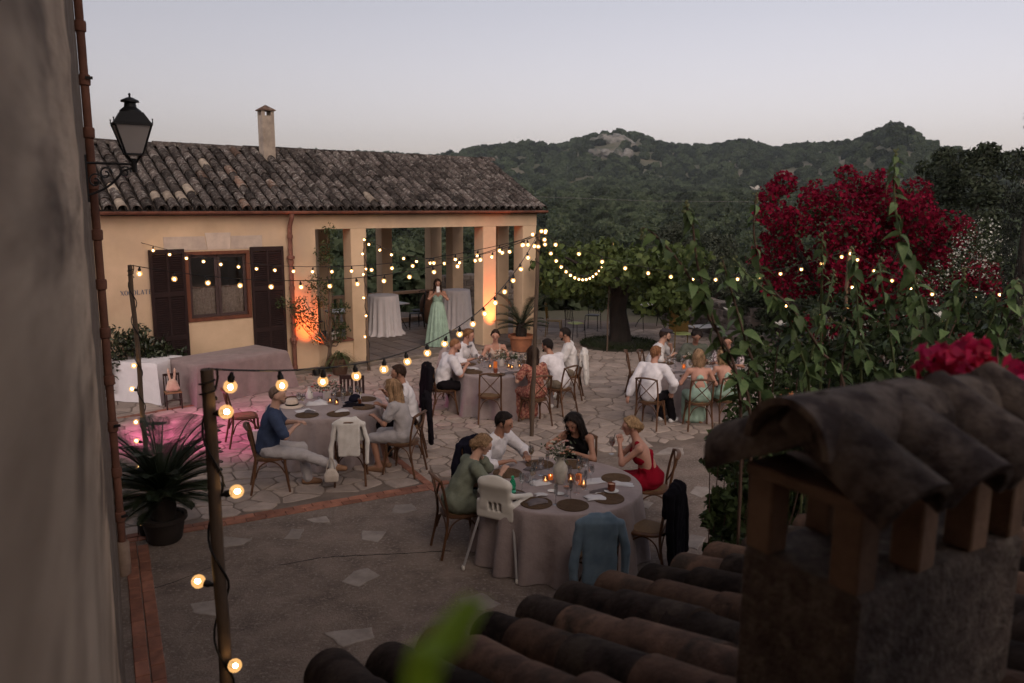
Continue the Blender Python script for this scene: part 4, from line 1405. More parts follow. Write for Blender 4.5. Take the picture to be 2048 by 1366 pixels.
tree('carob_tree', 'dark shrub tree in deep shade below the bougainvillea', 1560, 21, 560, 690, 90, 4500, .12, m_dk, 45)
tree('carob_tree', 'dark tree mass under the jasmine at the right edge', 1960, 13, 560, 800, 130, 6500, .10, m_dk, 46)
# cypress at the right edge
cb = yp(2036, 600, 12.5); cb.z = 0
cyp = empty('cypress', cb, 0, 'tall dark cypress cut by the right edge of the picture', 'tree')
gg = np.random.RandomState(51)
ztop = yp(2040, 208, 12.5).z
limb(cyp, [(0, 0, 0), (0, 0, 2), (0, 0, ztop * .9)], [.16, .12, .02], 'trunk', n=8)
cl = []
for k in range(110):
    t = (k + gg.rand()) / 110
    z = .4 + (ztop - .5) * t
    w = (.55 * (1 - t) ** .55 * (.3 + .7 * min(1, t * 6))) + .03
    a = gg.uniform(0, 6.28)
    rr = w * gg.uniform(.3, .9)
    s = .10 + .10 * (1 - t) * gg.rand()
    cl.append(((math.cos(a) * rr - .06, math.sin(a) * rr, z), (s, s, s * 1.8)))
p, nn = clump_points(5200, cl, 52, .4)
foliage('crown', M('cypress_leaf', (.011, .014, .010), .8, island=.4), cyp, p, nn, .075, 53, aspect=.3, jitter=.7, droop=-2.0)

# ---- dense garden shrub beside the right table
def shrub(name, label, spots, Y_, n, leaf, mat, sd, asp=.55, dy=.5, tw=.022):
    c = yp(spots[0][0], spots[0][1], Y_)
    r = empty(name, (c.x, c.y, 0), 0, label, 'bush')
    g = np.random.RandomState(sd)
    cl = []
    for px_, py_, r_ in spots:
        q = yp(px_, py_, Y_ + g.uniform(-dy, dy)); s = r_ / 1600 * Y_
        cl.append(((q.x - c.x, q.y - c.y, q.z), (s, s, s * .9)))
        for t_ in (.30, .52, .74):
            cl.append((((q.x - c.x) * (.4 + .6 * t_), (q.y - c.y) * t_, q.z * t_), (s * .85, s * .85, s * 1.2)))
        limb(r, [(g.uniform(-.3, .3), .2, -.05), ((q.x - c.x) * .6, (q.y - c.y) * .5, q.z * .5), (q.x - c.x, q.y - c.y, q.z)], [tw, tw * .6, .004], 'branch', m_twig, 5)
    p, nn = clump_points(n, cl, sd + 1, .35)
    foliage('foliage', mat, r, p, nn, leaf, sd + 2, aspect=asp, jitter=.9)
    return r
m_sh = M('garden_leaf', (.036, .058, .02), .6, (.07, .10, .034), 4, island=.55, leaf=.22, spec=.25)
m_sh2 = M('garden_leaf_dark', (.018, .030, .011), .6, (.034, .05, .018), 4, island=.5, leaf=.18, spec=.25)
shrub('garden_bush', 'dense mid green bush hiding the right table edge', [(1540, 740, 60), (1500, 800, 45), (1580, 700, 50), (1500, 680, 26), (1600, 780, 60), (1480, 760, 26), (1540, 850, 55), (1650, 740, 60), (1470, 830, 26), (1520, 900, 60), (1620, 860, 70), (1500, 950, 50)], 6.6, 15000, .065, m_sh, 61)
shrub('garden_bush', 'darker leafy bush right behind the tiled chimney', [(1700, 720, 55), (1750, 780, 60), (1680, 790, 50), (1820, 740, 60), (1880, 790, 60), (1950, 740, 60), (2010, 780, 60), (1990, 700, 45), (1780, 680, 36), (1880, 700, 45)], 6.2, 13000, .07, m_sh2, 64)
shrub('garden_bush', 'leafy sprigs by the black jacket chair in front of the near table', [(1440, 880, 26), (1450, 940, 28), (1420, 920, 18), (1455, 1000, 30), (1440, 1050, 26), (1480, 900, 30), (1470, 1060, 30), (1500, 980, 30)], 6.0, 3400, .085, m_sh, 67, .5, .25, .008)

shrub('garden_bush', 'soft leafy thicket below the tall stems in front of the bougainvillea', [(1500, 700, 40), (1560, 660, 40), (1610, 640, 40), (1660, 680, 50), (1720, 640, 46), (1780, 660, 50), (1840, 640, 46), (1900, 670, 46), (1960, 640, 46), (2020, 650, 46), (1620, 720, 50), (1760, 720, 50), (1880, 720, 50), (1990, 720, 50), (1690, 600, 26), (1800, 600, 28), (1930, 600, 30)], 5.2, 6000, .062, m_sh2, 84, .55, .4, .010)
# ---- tall flowering stems close to the camera; their leaves are parts
def leaf_mesh(name, L_, W_, mat, droop=.35):
    """ovate pointed leaf, base at origin, along +x, curved down, folded at the midrib"""
    ts = [0, .12, .3, .5, .72, .9, 1.0]
    ws = [.02, .62, 1.0, .92, .58, .2, 0.0]
    V = []; F = []
    for t, w in zip(ts, ws):
        z = -droop * L_ * t * t
        V += [(L_ * t, -W_ / 2 * w, z + .16 * W_ * w), (L_ * t, 0, z), (L_ * t, W_ / 2 * w, z + .16 * W_ * w)]
    for i in range(len(ts) - 1):
        a = i * 3
        F += [(a, a + 3, a + 4, a + 1), (a + 1, a + 4, a + 5, a + 2)]
    return npmesh(name, V, F, mat, True)
m_big = M('salvia_leaf', (.08, .135, .05), .5, (.13, .185, .075), 5, rand=.45, leaf=.30, spec=.3)
lms = [leaf_mesh('leaf', 1.0, w, m_big, d) for w, d in ((.55, .35), (.62, .55), (.48, .2), (.6, .75))]
m_bud = M('pale_bud', (.20, .22, .11), .7, (.14, .15, .07), 9, leaf=.2)
m_white = M('white_petal', (.62, .60, .56), .7, leaf=.2)
def tall_plant(label, stems, Y_, sd, leafL=.1, flowers=()):
    base = yp(stems[0][0][0], stems[0][0][1], Y_)
    r = empty('tall_shrub', (base.x, base.y, 0), 0, label, 'shrub')
    o3 = Vector((base.x, base.y, 0))
    g = random.Random(sd)
    for st in stems:
        pts = [yp(x, y, Y_ + g.uniform(-.12, .12)) - o3 for x, y in st]
        lo = pts[0]
        P = spline([Vector((lo.x + .12 + g.uniform(-.06, .06), lo.y + .1, .0)), Vector((lo.x + .06, lo.y + .05, lo.z * .55))] + pts, 7)
        m = len(P)
        MB().tube(P, [.0085 * (1 - .7 * i / m) + .0015 for i in range(m)], 6).build('stem', m_twig if g.random() < .5 else m_stem, r, True, 70)
        # opposite leaf pairs on the visible part
        i0 = 13
        k = i0
        turn = g.uniform(0, 3)
        while k < m - 1:
            t = (k - i0) / max(1, m - 1 - i0)
            L_ = .74 * leafL * (1.08 - .60 * t ** 2) * g.uniform(.75, 1.15)
            p = P[k]
            for s_ in (0, math.pi):
                if g.random() < .10: continue
                a = turn + s_ + g.uniform(-.4, .4)
                o = obj('leaf', lms[g.randrange(4)], r, p, (g.uniform(-.7, .7), .15 + g.uniform(-.35, .95) * (1.2 - .5 * t), a), L_ * g.uniform(.7, 1.2))
            turn += 1.45
            k += g.choice((1, 1, 2))
        tip = P[-1]
        bud = MB()
        for q in range(9):
            bud.sphere(tip + Vector((g.gauss(0, .009), g.gauss(0, .009), g.uniform(-.06, .02))), g.uniform(.004, .009), 6, 4)
        bud.build('flower_bud', m_bud, r)
    for fx, fy in flowers:
        c = yp(fx, fy, Y_) - o3
        fm = MB()
        for q in range(5):
            a = q * 1.2566
            d = Vector((math.cos(a), math.sin(a) * .6, .35 + .3 * math.sin(a)))
            s_ = Vector((-math.sin(a), math.cos(a) * .6, 0)) * .014
            fm.add([c, c + d * .022 - s_, c + d * .042, c + d * .022 + s_], [(0, 1, 2, 3)])
        fm.build('white_flower', m_white, r)
    return r
tall_plant('arching leafy shrub stem with a pale tip against the valley', [[(1690, 800), (1640, 700), (1585, 620), (1530, 560), (1508, 470), (1513, 385)], [(1620, 820), (1600, 700), (1560, 610), (1500, 555), (1470, 520)]], 4.35, 71, .13, ((1513, 380), (1459, 622)))
tall_plant('tall leafy shrub stem rising highest against the dark tree', [[(1850, 780), (1850, 640), (1828, 560), (1800, 470), (1788, 380), (1792, 300)], [(1870, 800), (1885, 690), (1905, 600), (1930, 545)]], 4.2, 72, .14)
tall_plant('broad drooping leaves hanging above the fig tree and right table', [[(1500, 830), (1455, 720), (1420, 620), (1395, 530), (1385, 450), (1372, 410)], [(1480, 800), (1420, 640), (1370, 540), (1310, 470), (1285, 455)], [(1520, 820), (1490, 680), (1465, 590), (1445, 520)]], 3.95, 73, .135)
tall_plant('upright leafy flower stems in front of the bougainvillea', [[(1640, 820), (1642, 650), (1644, 520), (1645, 470)], [(1722, 810), (1716, 640), (1710, 540), (1706, 500)], [(1610, 820), (1625, 700), (1655, 600), (1668, 545)], [(1680, 820), (1690, 690), (1730, 600), (1765, 520)]], 4.6, 74, .12)
tall_plant('leafy stems with white blossoms before the jasmine', [[(1790, 810), (1778, 660), (1762, 560), (1758, 520)], [(1830, 800), (1842, 700), (1820, 610), (1830, 560)], [(1760, 815), (1740, 720), (1700, 660), (1660, 640)]], 4.5, 75, .125, ((1890, 640), (1880, 632), (1560, 650)))
tall_plant('leafy shrub stems at the right edge above the magenta flowers', [[(1990, 800), (1998, 660), (2020, 590), (2035, 555)], [(1950, 800), (1965, 690), (1990, 620), (1985, 585)], [(2040, 800), (2055, 690), (2045, 600)]], 4.4, 76, .13)
# ---- magenta bougainvillea sprays just behind the chimney
mg = empty('magenta_flowers', yp(1900, 820, 2.05), 0, 'blurred magenta bougainvillea sprays right behind the tiled chimney', 'flowers')
gg = np.random.RandomState(81)
cl = []
o3 = mg.location
for px_, py_, r_ in ((1870, 715, 34), (1910, 730, 38), (1945, 705, 30), (1900, 760, 36), (1960, 745, 34), (2010, 770, 36), (2040, 750, 34), (1860, 745, 26), (2045, 800, 30)):
    q = yp(px_, py_, 2.05 + gg.uniform(-.05, .08)) - o3; s = r_ / 1600 * 2.05
    cl.append(((q.x, q.y, q.z), (s, s, s)))
    limb(mg, [(0.2, .3, -.6), (q.x * .7, q.y + .1, q.z * .3 - .1), q], [.006, .005, .003], 'stem', m_twig, 5)
p, nn = clump_points(300, cl, 82, .5)
foliage('bracts', M('magenta_bract', (.62, .02, .16), .6, (.68, .03, .10), 6, island=.35, leaf=.3), mg, p, nn, .042, 83, aspect=.85, jitter=.6)
# ---- a single blade of leaf right in front of the lens
m_blade = M('near_blade', (.42, .66, .06), .5, (.34, .55, .06), 5, leaf=.5)
b0, b1, b2 = yp(830, 1420, .27), yp(890, 1290, .29), yp(955, 1195, .32)
bl = MB(); vv = []
P = spline([b0 + Vector((-.03, .01, -.2)), b0, b1, b2], 6)
for i, p in enumerate(P):
    w = .0085 * math.sin(math.pi * min(1, .15 + .85 * (1 - i / len(P)))) + .001
    vv += [p + Vector((-w * .8, 0, w * .3)), p + Vector((0, .004, -.004)), p + Vector((w * .8, 0, -w * .1))]
bl.add(vv, [f for i in range(len(P) - 1) for f in ((3 * i, 3 * i + 1, 3 * i + 4, 3 * i + 3), (3 * i + 1, 3 * i + 2, 3 * i + 5, 3 * i + 4))])
tag(bl.build('leaf_blade', m_blade, None, True), 'bright green out of focus leaf blade right before the camera', 'leaf')
# ---- terracotta pot in the bush
tp = gp(1568, 800, .4)
r_ = empty('terracotta_pot', (tp.x, tp.y, 0), 0, 'small orange terracotta pot half hidden in the garden bush', 'pot')
MB().lathe([(.10, .30), (.13, .5), (.15, .52), (.15, .58), (.13, .58), (.12, .5)], 16).build('pot_body', M('orange_clay', (.34, .13, .06), .85), r_, True)
MB().lathe([(.18, 0), (.18, .30)], 8).build('stand', m_plinth, r_)

# ---- dry-stone garden walls
m_dry = M('dry_stone', (.15, .125, .11), .95, (.08, .066, .06), 6, rand=.35, bump=.7, bscale=20, bdist=.02)
def dry_wall(label, p0, p1, h, th=.4, sw=.34, sh=.2):
    d = p1 - p0; n = max(1, int(d.length / sw)); u = d.normalized(); rz = math.atan2(u.y, u.x)
    r = empty('stone_wall', p0, rz, label, 'wall')
    MB().box((d.length / 2, 0, h / 2 - .1), (d.length / 2 - .02, th / 2 - .04, h / 2 + .06)).build('wall_core', m_bed, r)
    ms = []
    for k in range(4):
        g = np.random.RandomState(k)
        mb = MB().box((0, 0, 0), (sw / 2 - .008, th / 2, sh / 2 - .008), None, .03)
        V = np.array(mb.v) + g.normal(0, .012, (len(mb.v), 3))
        ms.append(npmesh('stone', V, mb.f, m_dry))
    rows = int(h / sh)
    for j in range(rows):
        for i in range(n):
            obj('stone', ms[rnd.randrange(4)], r, ((i + .5 + .5 * (j % 2) * (1 if i < n - 1 else 0)) * d.length / n, rnd.uniform(-.02, .02), (j + .5) * sh), (rnd.uniform(-.05, .05), rnd.uniform(-.05, .05), rnd.choice((0, math.pi)) + rnd.uniform(-.04, .04)))
    return r
dry_wall('low dry stone wall behind the fig tree at the terrace end', gp(1330, 640), gp(1510, 690), 1.0)
dry_wall('rubble stone wall behind the right table below the bougainvillea', gp(1500, 712), gp(1760, 752), .62)
dry_wall('stone wall seen between the gable pillars of the loggia', fac(5.4, 6.0) + Vector((0, 0, -.3)), fac(9.6, 6.0) + Vector((0, 0, -.3)), 1.6)
blk = gp(1462, 715)
tag(MB().box((0, 0, .3), (.42, .34, .34), .3, .05).build('stone_block', m_dry, None, loc=blk), 'squared grey stone block behind the sage dress woman', 'stone')

# ================================================================== ROUNDED BODIES: signed-distance solids meshed with surface nets
def _n(v):
    v = np.asarray(v, float)
    return v / (np.linalg.norm(v) + 1e-12)
def prim_d(p, X, Y, Z):
    if p[0] == 'c':
        a, b, ra, rb = np.asarray(p[1], float), np.asarray(p[2], float), p[3], p[4]
        ab = b - a; L2 = float(ab @ ab) + 1e-12
        t = ((X - a[0]) * ab[0] + (Y - a[1]) * ab[1] + (Z - a[2]) * ab[2]) / L2
        np.clip(t, 0, 1, out=t)
        dx, dy, dz = X - (a[0] + ab[0] * t), Y - (a[1] + ab[1] * t), Z - (a[2] + ab[2] * t)
        return np.sqrt(dx * dx + dy * dy + dz * dz) - (ra + (rb - ra) * t)
    c, Rm, rr = np.asarray(p[1], float), np.asarray(p[2], float), p[3]
    dx, dy, dz = X - c[0], Y - c[1], Z - c[2]
    u = dx * Rm[0, 0] + dy * Rm[1, 0] + dz * Rm[2, 0]
    v = dx * Rm[0, 1] + dy * Rm[1, 1] + dz * Rm[2, 1]
    w = dx * Rm[0, 2] + dy * Rm[1, 2] + dz * Rm[2, 2]
    if p[0] == 'e':
        k0 = np.sqrt((u / rr[0]) ** 2 + (v / rr[1]) ** 2 + (w / rr[2]) ** 2)
        return (k0 - 1) * min(rr)
    if p[0] == 'b':      # rounded box, p[4] = radius
        q = [np.abs(u) - rr[0], np.abs(v) - rr[1], np.abs(w) - rr[2]]
        return np.sqrt(sum(np.maximum(a, 0) ** 2 for a in q)) + np.minimum(np.maximum(np.maximum(q[0], q[1]), q[2]), 0) - p[4]
    if p[0] == 'h':      # hair cap: ellipsoid cut by a plane
        k0 = np.sqrt((u / rr[0]) ** 2 + (v / rr[1]) ** 2 + (w / rr[2]) ** 2)
        pl = p[4]
        return np.maximum((k0 - 1) * min(rr), -((v - pl[0]) * pl[2] + (w - pl[1]) * pl[3]))
def prim_box(p):
    if p[0] == 'c':
        a, b = np.asarray(p[1], float), np.asarray(p[2], float); r = max(p[3], p[4])
        return np.minimum(a, b) - r, np.maximum(a, b) + r
    c = np.asarray(p[1], float); r = max(p[3]) + (p[4] if p[0] == 'b' else 0)
    if p[0] == 'b': r = math.sqrt(sum(x * x for x in p[3])) + p[4]
    return c - r, c + r
def sdf_mesh(prims, vox=.012, k=.02, subs=(), wr=0.0, wf=22.0, ks=None, fold=0.0, ff=60.0):
    lo = np.min([prim_box(p)[0] for p in prims], 0) - 3 * vox
    hi = np.max([prim_box(p)[1] for p in prims], 0) + 3 * vox
    n = np.ceil((hi - lo) / vox).astype(int) + 1
    ax = [lo[i] + vox * np.arange(n[i]) for i in range(3)]
    G = np.full(n, .25, np.float32)
    def blk(p, m):
        a, b = prim_box(p)
        i0 = np.maximum(((a - m - lo) / vox).astype(int), 0); i1 = np.minimum(((b + m - lo) / vox).astype(int) + 2, n)
        sl = tuple(slice(i0[i], i1[i]) for i in range(3))
        return sl, ax[0][sl[0]][:, None, None], ax[1][sl[1]][None, :, None], ax[2][sl[2]][None, None, :]
    for i, p in enumerate(prims):
        kk = k if ks is None else ks[i]
        sl, X, Y, Z = blk(p, kk + 2 * vox)
        d = prim_d(p, X, Y, Z)
        g = G[sl]
        h = np.maximum(kk - np.abs(g - d), 0) / kk
        G[sl] = np.minimum(g, d) - h * h * kk * .25
    if wr:
        X, Y, Z = ax[0][:, None, None], ax[1][None, :, None], ax[2][None, None, :]
        G += wr * (np.sin(X * wf + 2.1 * np.sin(Z * wf * .35) + Y * wf * .5) * np.sin(Z * wf * .8 + 1.7 * np.sin(Y * wf * .4 + X * 7)) + .5 * np.sin((X + Y * .7 - Z) * wf * 1.9))
    if fold:
        X, Y, Z = ax[0][:, None, None], ax[1][None, :, None], ax[2][None, None, :]
        G += fold * (np.sin(X * ff + 1.6 * np.sin(Z * 5.0) + Y * 20) + .5 * np.sin(X * ff * 1.9 - Z * 9.0 + 1.0))
    for p in subs:
        sl, X, Y, Z = blk(p, 2 * vox)
        G[sl] = np.maximum(G[sl], -prim_d(p, X, Y, Z))
    # naive surface nets
    S = G < 0
    nx, ny, nz = n
    c = np.zeros((nx - 1, ny - 1, nz - 1), np.int8)
    for a in (0, 1):
        for b in (0, 1):
            for e in (0, 1):
                c += S[a:nx - 1 + a, b:ny - 1 + b, e:nz - 1 + e]
    act = (c > 0) & (c < 8)
    I = np.argwhere(act)
    if len(I) == 0:
        return np.zeros((0, 3)), np.zeros((0, 4), int)
    vid = np.full(act.shape, -1, np.int64); vid[act] = np.arange(len(I))
    cor = {}
    for a in (0, 1):
        for b in (0, 1):
            for e in (0, 1):
                cor[(a, b, e)] = G[I[:, 0] + a, I[:, 1] + b, I[:, 2] + e]
    acc = np.zeros((len(I), 3)); cnt = np.zeros(len(I))
    ks_ = list(cor)
    for i_ in range(8):
        for j_ in range(i_ + 1, 8):
            A, B = ks_[i_], ks_[j_]
            if sum(abs(x - y) for x, y in zip(A, B)) != 1: continue
            ga, gb = cor[A], cor[B]
            m = (ga < 0) != (gb < 0)
            t = np.where(m, ga / np.where(np.abs(ga - gb) < 1e-9, 1e-9, ga - gb), 0)
            P = np.array(A)[None] + (np.array(B) - np.array(A))[None] * t[:, None]
            acc += P * m[:, None]; cnt += m
    V = (I + acc / cnt[:, None]) * vox + lo
    Fs = []
    for axis in range(3):
        sa = [slice(None)] * 3; sb = [slice(None)] * 3
        sa[axis] = slice(0, -1); sb[axis] = slice(1, None)
        A, B = S[tuple(sa)], S[tuple(sb)]
        E = np.argwhere(A != B)
        o1, o2 = (axis + 1) % 3, (axis + 2) % 3
        ok = (E[:, o1] > 0) & (E[:, o2] > 0) & (E[:, o1] < n[o1] - 1) & (E[:, o2] < n[o2] - 1)
        E = E[ok]
        ins = A[tuple(E.T)]
        q = []
        for d1, d2 in ((-1, -1), (0, -1), (0, 0), (-1, 0)):
            J = E.copy(); J[:, o1] += d1; J[:, o2] += d2
            q.append(vid[tuple(J.T)])
        Q = np.stack(q, 1)
        Q[~ins] = Q[~ins][:, ::-1]
        Fs.append(Q)
    F = np.concatenate(Fs)
    F = F[(F >= 0).all(1)]
    return V, F
def strands(V, F, crown, n, L, down, seed, w=.0035, ctr=None, fw=None):
    """thin locks lying on a hair surface, combed away from the crown"""
    g = np.random.RandomState(seed)
    fn = np.cross(V[F[:, 2]] - V[F[:, 0]], V[F[:, 3]] - V[F[:, 1]])
    N = np.zeros_like(V)
    for a in range(4): np.add.at(N, F[:, a], fn)
    N /= np.linalg.norm(N, axis=1)[:, None] + 1e-12
    ok = np.arange(len(V)) if ctr is None else np.nonzero(((V - ctr) @ fw < .03) | ((V - ctr)[:, 2] > .105))[0]
    i = ok[g.choice(len(ok), n)]
    p, nn = V[i], N[i]
    f = _nr(p - crown) * (1 - down) + np.array([0, 0, -1.0]) * down + g.normal(0, .16, (n, 3))
    f = _nr(f - nn * (f * nn).sum(1)[:, None])
    s = np.cross(nn, f)
    l = L * g.uniform(.6, 1.3, n)[:, None]
    ww = w * g.uniform(.6, 1.4, n)[:, None]
    rows = []
    for t, o, q in ((0, -.002, 1), (.35, .0035, 1), (.7, .004, .8), (1.0, .001, .25)):
        c = p + f * l * t + nn * o - nn * (t * t) * l * .18 + np.array([0, 0, -1]) * (t * t) * l * .12
        rows += [c - s * ww * q, c + s * ww * q]
    Vn = np.stack(rows, 1).reshape(-1, 3)
    b = np.arange(n)[:, None] * 8 + len(V)
    Fn = np.concatenate([b + np.array([[2 * r, 2 * r + 1, 2 * r + 3, 2 * r + 2]]) for r in range(3)])
    return np.concatenate([V, Vn]), np.concatenate([F, Fn])
def _nr(a): return a / (np.linalg.norm(a, axis=1)[:, None] + 1e-12)
def sdf_obj(name, prims, mat, parent, vox=.012, k=.02, relax=1, comb=None, **kw):
    V, F = sdf_mesh(prims, vox, k, **kw)
    for _ in range(relax):
        acc = np.zeros_like(V); cnt = np.zeros(len(V))
        for a, b in ((0, 1), (1, 2), (2, 3), (3, 0)):
            np.add.at(acc, F[:, a], V[F[:, b]]); np.add.at(cnt, F[:, a], 1)
            np.add.at(acc, F[:, b], V[F[:, a]]); np.add.at(cnt, F[:, b], 1)
        V = V * .5 + .5 * acc / np.maximum(cnt, 1)[:, None]
    if comb: V, F = strands(V, F, *comb)
    return obj(name, npmesh(name, V, F, mat, True), parent)
I3 = np.eye(3)
def rotm(yaw=0.0, pitch=0.0, roll=0.0):
    """yaw>0 turns to the figure's left, pitch>0 nods down"""
    return np.array(Matrix.Rotation(yaw, 3, 'Z') @ Matrix.Rotation(-pitch, 3, 'X') @ Matrix.Rotation(roll, 3, 'Y'))

# ================================================================== PEOPLE
def skinmat(n, c): return M('skin_' + n, c, .55, tuple(x * .88 for x in c), 14, spec=.35)
SK = {'fair': skinmat('fair', (.46, .27, .20)), 'tan': skinmat('tan', (.33, .17, .115)), 'brown': skinmat('brown', (.20, .10, .068)), 'rosy': skinmat('rosy', (.43, .225, .165))}
def hairmat(n, c, c2): return M('hair_' + n, c, .62, c2, 30, stretch=(1, 1, .12), bump=.6, bscale=90, bdist=.004, spec=.12, island=.45)
HR = {'black': hairmat('black', (.012, .009, .009), (.022, .016, .014)), 'dark': hairmat('dark', (.022, .013, .010), (.045, .026, .018)), 'brown': hairmat('brown', (.07, .04, .026), (.12, .075, .045)),
      'light': hairmat('light', (.16, .095, .055), (.26, .165, .095)), 'blond': hairmat('blond', (.33, .215, .12), (.22, .135, .07)), 'ginger': hairmat('ginger', (.15, .065, .032), (.22, .11, .055)), 'grey': hairmat('grey', (.10, .065, .05), (.16, .11, .09))}
def cloth(n, c, c2=None, **kw): return M('cloth_' + n, c, .92, c2 or tuple(x * .82 for x in c), 7, bump=.55, bscale=34, bdist=.012, spec=.08, **kw)
m_eye = M('eye_dark', (.012, .010, .010), .25, spec=.5)
m_lip = M('lips', (.30, .095, .085), .5)
def ik(S, T, a, b, pole):
    S, T, pole = map(lambda v: np.asarray(v, float), (S, T, pole))
    d = T - S; L = np.linalg.norm(d); L2 = min(L, (a + b) * .995)
    d = d / L; T2 = S + d * L2
    x = (a * a - b * b + L2 * L2) / (2 * L2); h = math.sqrt(max(a * a - x * x, 0))
    p = pole - d * (pole @ d); p = _n(p)
    return S + d * x + p * h, T2
def hand_prims(Wr, f, pn, right, curl):
    f = _n(f); pn = _n(np.asarray(pn, float) - f * (np.asarray(pn, float) @ f))
    s = np.cross(pn, f) * (-1 if right else 1)          # towards the thumb
    P = []
    def bend(d, a): return d * math.cos(a) + pn * math.sin(a)
    for i, (off, L) in enumerate(((.030, .072), (.010, .080), (-.010, .075), (-.028, .058))):
        K = Wr + f * .085 + s * off
        P.append(('c', Wr + f * .01 + s * off * .5, K, .015, .0115))
        a1 = curl * (.7 + .12 * i); a2 = a1 + curl * 1.1
        m = K + bend(f, a1) * L * .5
        P.append(('c', K, m, .0098, .0088))
        P.append(('c', m, m + bend(f, a2) * L * .5, .0088, .0075))
    b = Wr + f * .025 + s * .020
    m = b + _n(f * .75 + s * .75 + pn * (.2 + .5 * curl)) * .042
    P.append(('c', b, m, .0135, .0105))
    P.append(('c', m, m + _n(f * .95 + s * .1 + pn * .6 * curl) * .036, .0105, .0085))
    return P
def person(label, hp, heading, sex='m', lean=10, bend=8, yaw=0, pitch=8, roll=0, R_=None, L_=None, pnR=(0, 0, -1), pnL=(0, 0, -1), curlR=.5, curlL=.5, poleR=None, poleL=None,
           feet=((.11, .36), (-.11, .36)), knees=None, seat=.46, skin='fair', hair='brown', style='short', wear=(), sc=1.0, vox=.0125, stand=False, face=True, shoes=None, beard=None, loc=None, ankles=None, twist=0):
    m = sex == 'm'
    lean, bend = R(lean), R(bend)
    ua, fa = (.295, .255) if m else (.27, .235)
    hz = .93 if stand else seat + .095
    hip = np.array([0, 0, hz])
    d1 = np.array([0, math.sin(lean), math.cos(lean)])
    d2 = np.array([0, math.sin(lean + bend), math.cos(lean + bend)])
    tl = .50 if m else .465
    waist = hip + d1 * tl * .36
    chest = waist + d2 * tl * .34
    nb = waist + d2 * tl * .68                          # neck base
    tw = R(twist); ct, st_ = math.cos(tw), math.sin(tw)
    sx = np.array([ct, st_, 0])                         # shoulder axis to the figure's right
    sw = .195 if m else .165
    sh = {1: nb - d2 * .045 + sx * sw, -1: nb - d2 * .045 - sx * sw}
    hd = np.array([0, math.sin((lean + bend) * .75), math.cos((lean + bend) * .75)])
    RH = rotm(R(yaw), R(pitch), R(roll))
    hc = nb + hd * .105 + np.array([0, .022, 0]) + RH @ np.array([0, .02, .085])
    hs = 1.0 if m else .95
    H = lambda x, y, z: hc + RH @ (np.array([x, y, z]) * hs)
    HRs = lambda a: tuple(v * hs for v in a)
    head = [('e', H(0, -.014, .032), RH, HRs((.077, .099, .096))), ('c', H(0, .028, -.004), H(0, .050, -.078), .064 * hs, (.038 if m else .032) * hs),
            ('c', H(0, .088, .018), H(0, .103, -.018), .008, .0135), ('e', H(.079, -.008, -.004), RH, HRs((.012, .020, .032))), ('e', H(-.079, -.008, -.004), RH, HRs((.012, .020, .032))),
            ('c', H(-.035, .066, .030), H(.035, .066, .030), .022, .022)]
    subs = [('e', H(x * .031, .098, .004), RH, (.015, .013, .010)) for x in (-1, 1)]
    neck = [('c', H(0, -.028, -.06), nb - hd * .02, .056 if m else .046, .062 if m else .052)]
    hp_w, hp_d = (.155, .125) if m else (.165, .13)
    Rl = np.array(Matrix.Rotation(-(math.pi / 2 - math.atan2(d2[2], d2[1])), 3, 'X'))
    Rt = np.array(Matrix.Rotation(tw, 3, 'Z')) @ Rl
    torso = [('e', hip + np.array([0, -.01, .02]), I3, (hp_w, hp_d, .125)), ('c', hip + d1 * .04, waist, .125 if m else .115, .122 if m else .102),
             ('e', waist, I3, (.138 if m else .118, .108 if m else .095, .13)), ('e', chest, Rt, (.165 if m else .138, .118 if m else .10, .175)),
             ('c', nb - d2 * .03, sh[1], .058 if m else .046, .058 if m else .046), ('c', nb - d2 * .03, sh[-1], .058 if m else .046, .058 if m else .046)]
    if not m:
        f_ = _n(np.cross(sx, d2)) * -1 if False else np.array([-st_, ct, 0])
        for s_ in (-1, 1):
            torso.append(('e', chest + sx * s_ * .066 + f_ * .078 - d2 * .01, I3, (.058, .055, .058)))
    body = list(torso) + neck; ks = [.035] * len(body)
    bk = {}
    for s_, T, pn, pole, curl in ((1, R_, pnR, poleR, curlR), (-1, L_, pnL, poleL, curlL)):
        if T is None: T = (s_ * .20, .40, .80)
        T = np.asarray(T, float)
        pole = np.asarray(pole if pole is not None else (s_ * .55, -.3, -.8), float)
        E, Wr = ik(sh[s_], T, ua, fa, pole)
        bk[s_] = (sh[s_], E, Wr)
        ru = (.050, .040) if m else (.041, .034)
        rf = (.040, .027) if m else (.033, .0225)
        body += [('c', sh[s_], E, *ru), ('c', E, Wr, *rf)]; ks += [.03, .03]
        hpz = hand_prims(Wr, Wr - E, pn, s_ == 1, curl)
        body += hpz; ks += [.008] * len(hpz)
    lg = {}
    for i, s_ in enumerate((1, -1)):
        hj = hip + np.array([s_ * .088, .01, -.01])
        if ankles: A = np.asarray(ankles[i], float)
        elif stand: A = np.array([s_ * .09, .0, .09])
        else: A = np.array([feet[i][0], feet[i][1], .085])
        pole = np.array([s_ * .12, 1.0, .35]) if knees is None else np.asarray(knees[i], float)
        K, A = ik(hj, A, .43, .42, pole)
        fd = _n(np.array([A[0] - hj[0], abs(A[1]) * .3 + .3, 0])) if not stand else np.array([s_ * .15, 1, 0])
        fd = _n(fd)
        toe = A + fd * .155 + np.array([0, 0, -.055]); heel = A - fd * .045 + np.array([0, 0, -.045])
        lg[s_] = (hj, K, A, toe, heel)
        body += [('c', hj, K, .088 if m else .084, .056), ('c', K, A, .055, .036), ('c', heel, toe, .036, .027), ('c', A, toe, .036, .027)]; ks += [.03] * 4
    body += head; ks += [.022] * len(head)
    zmin = 0.0
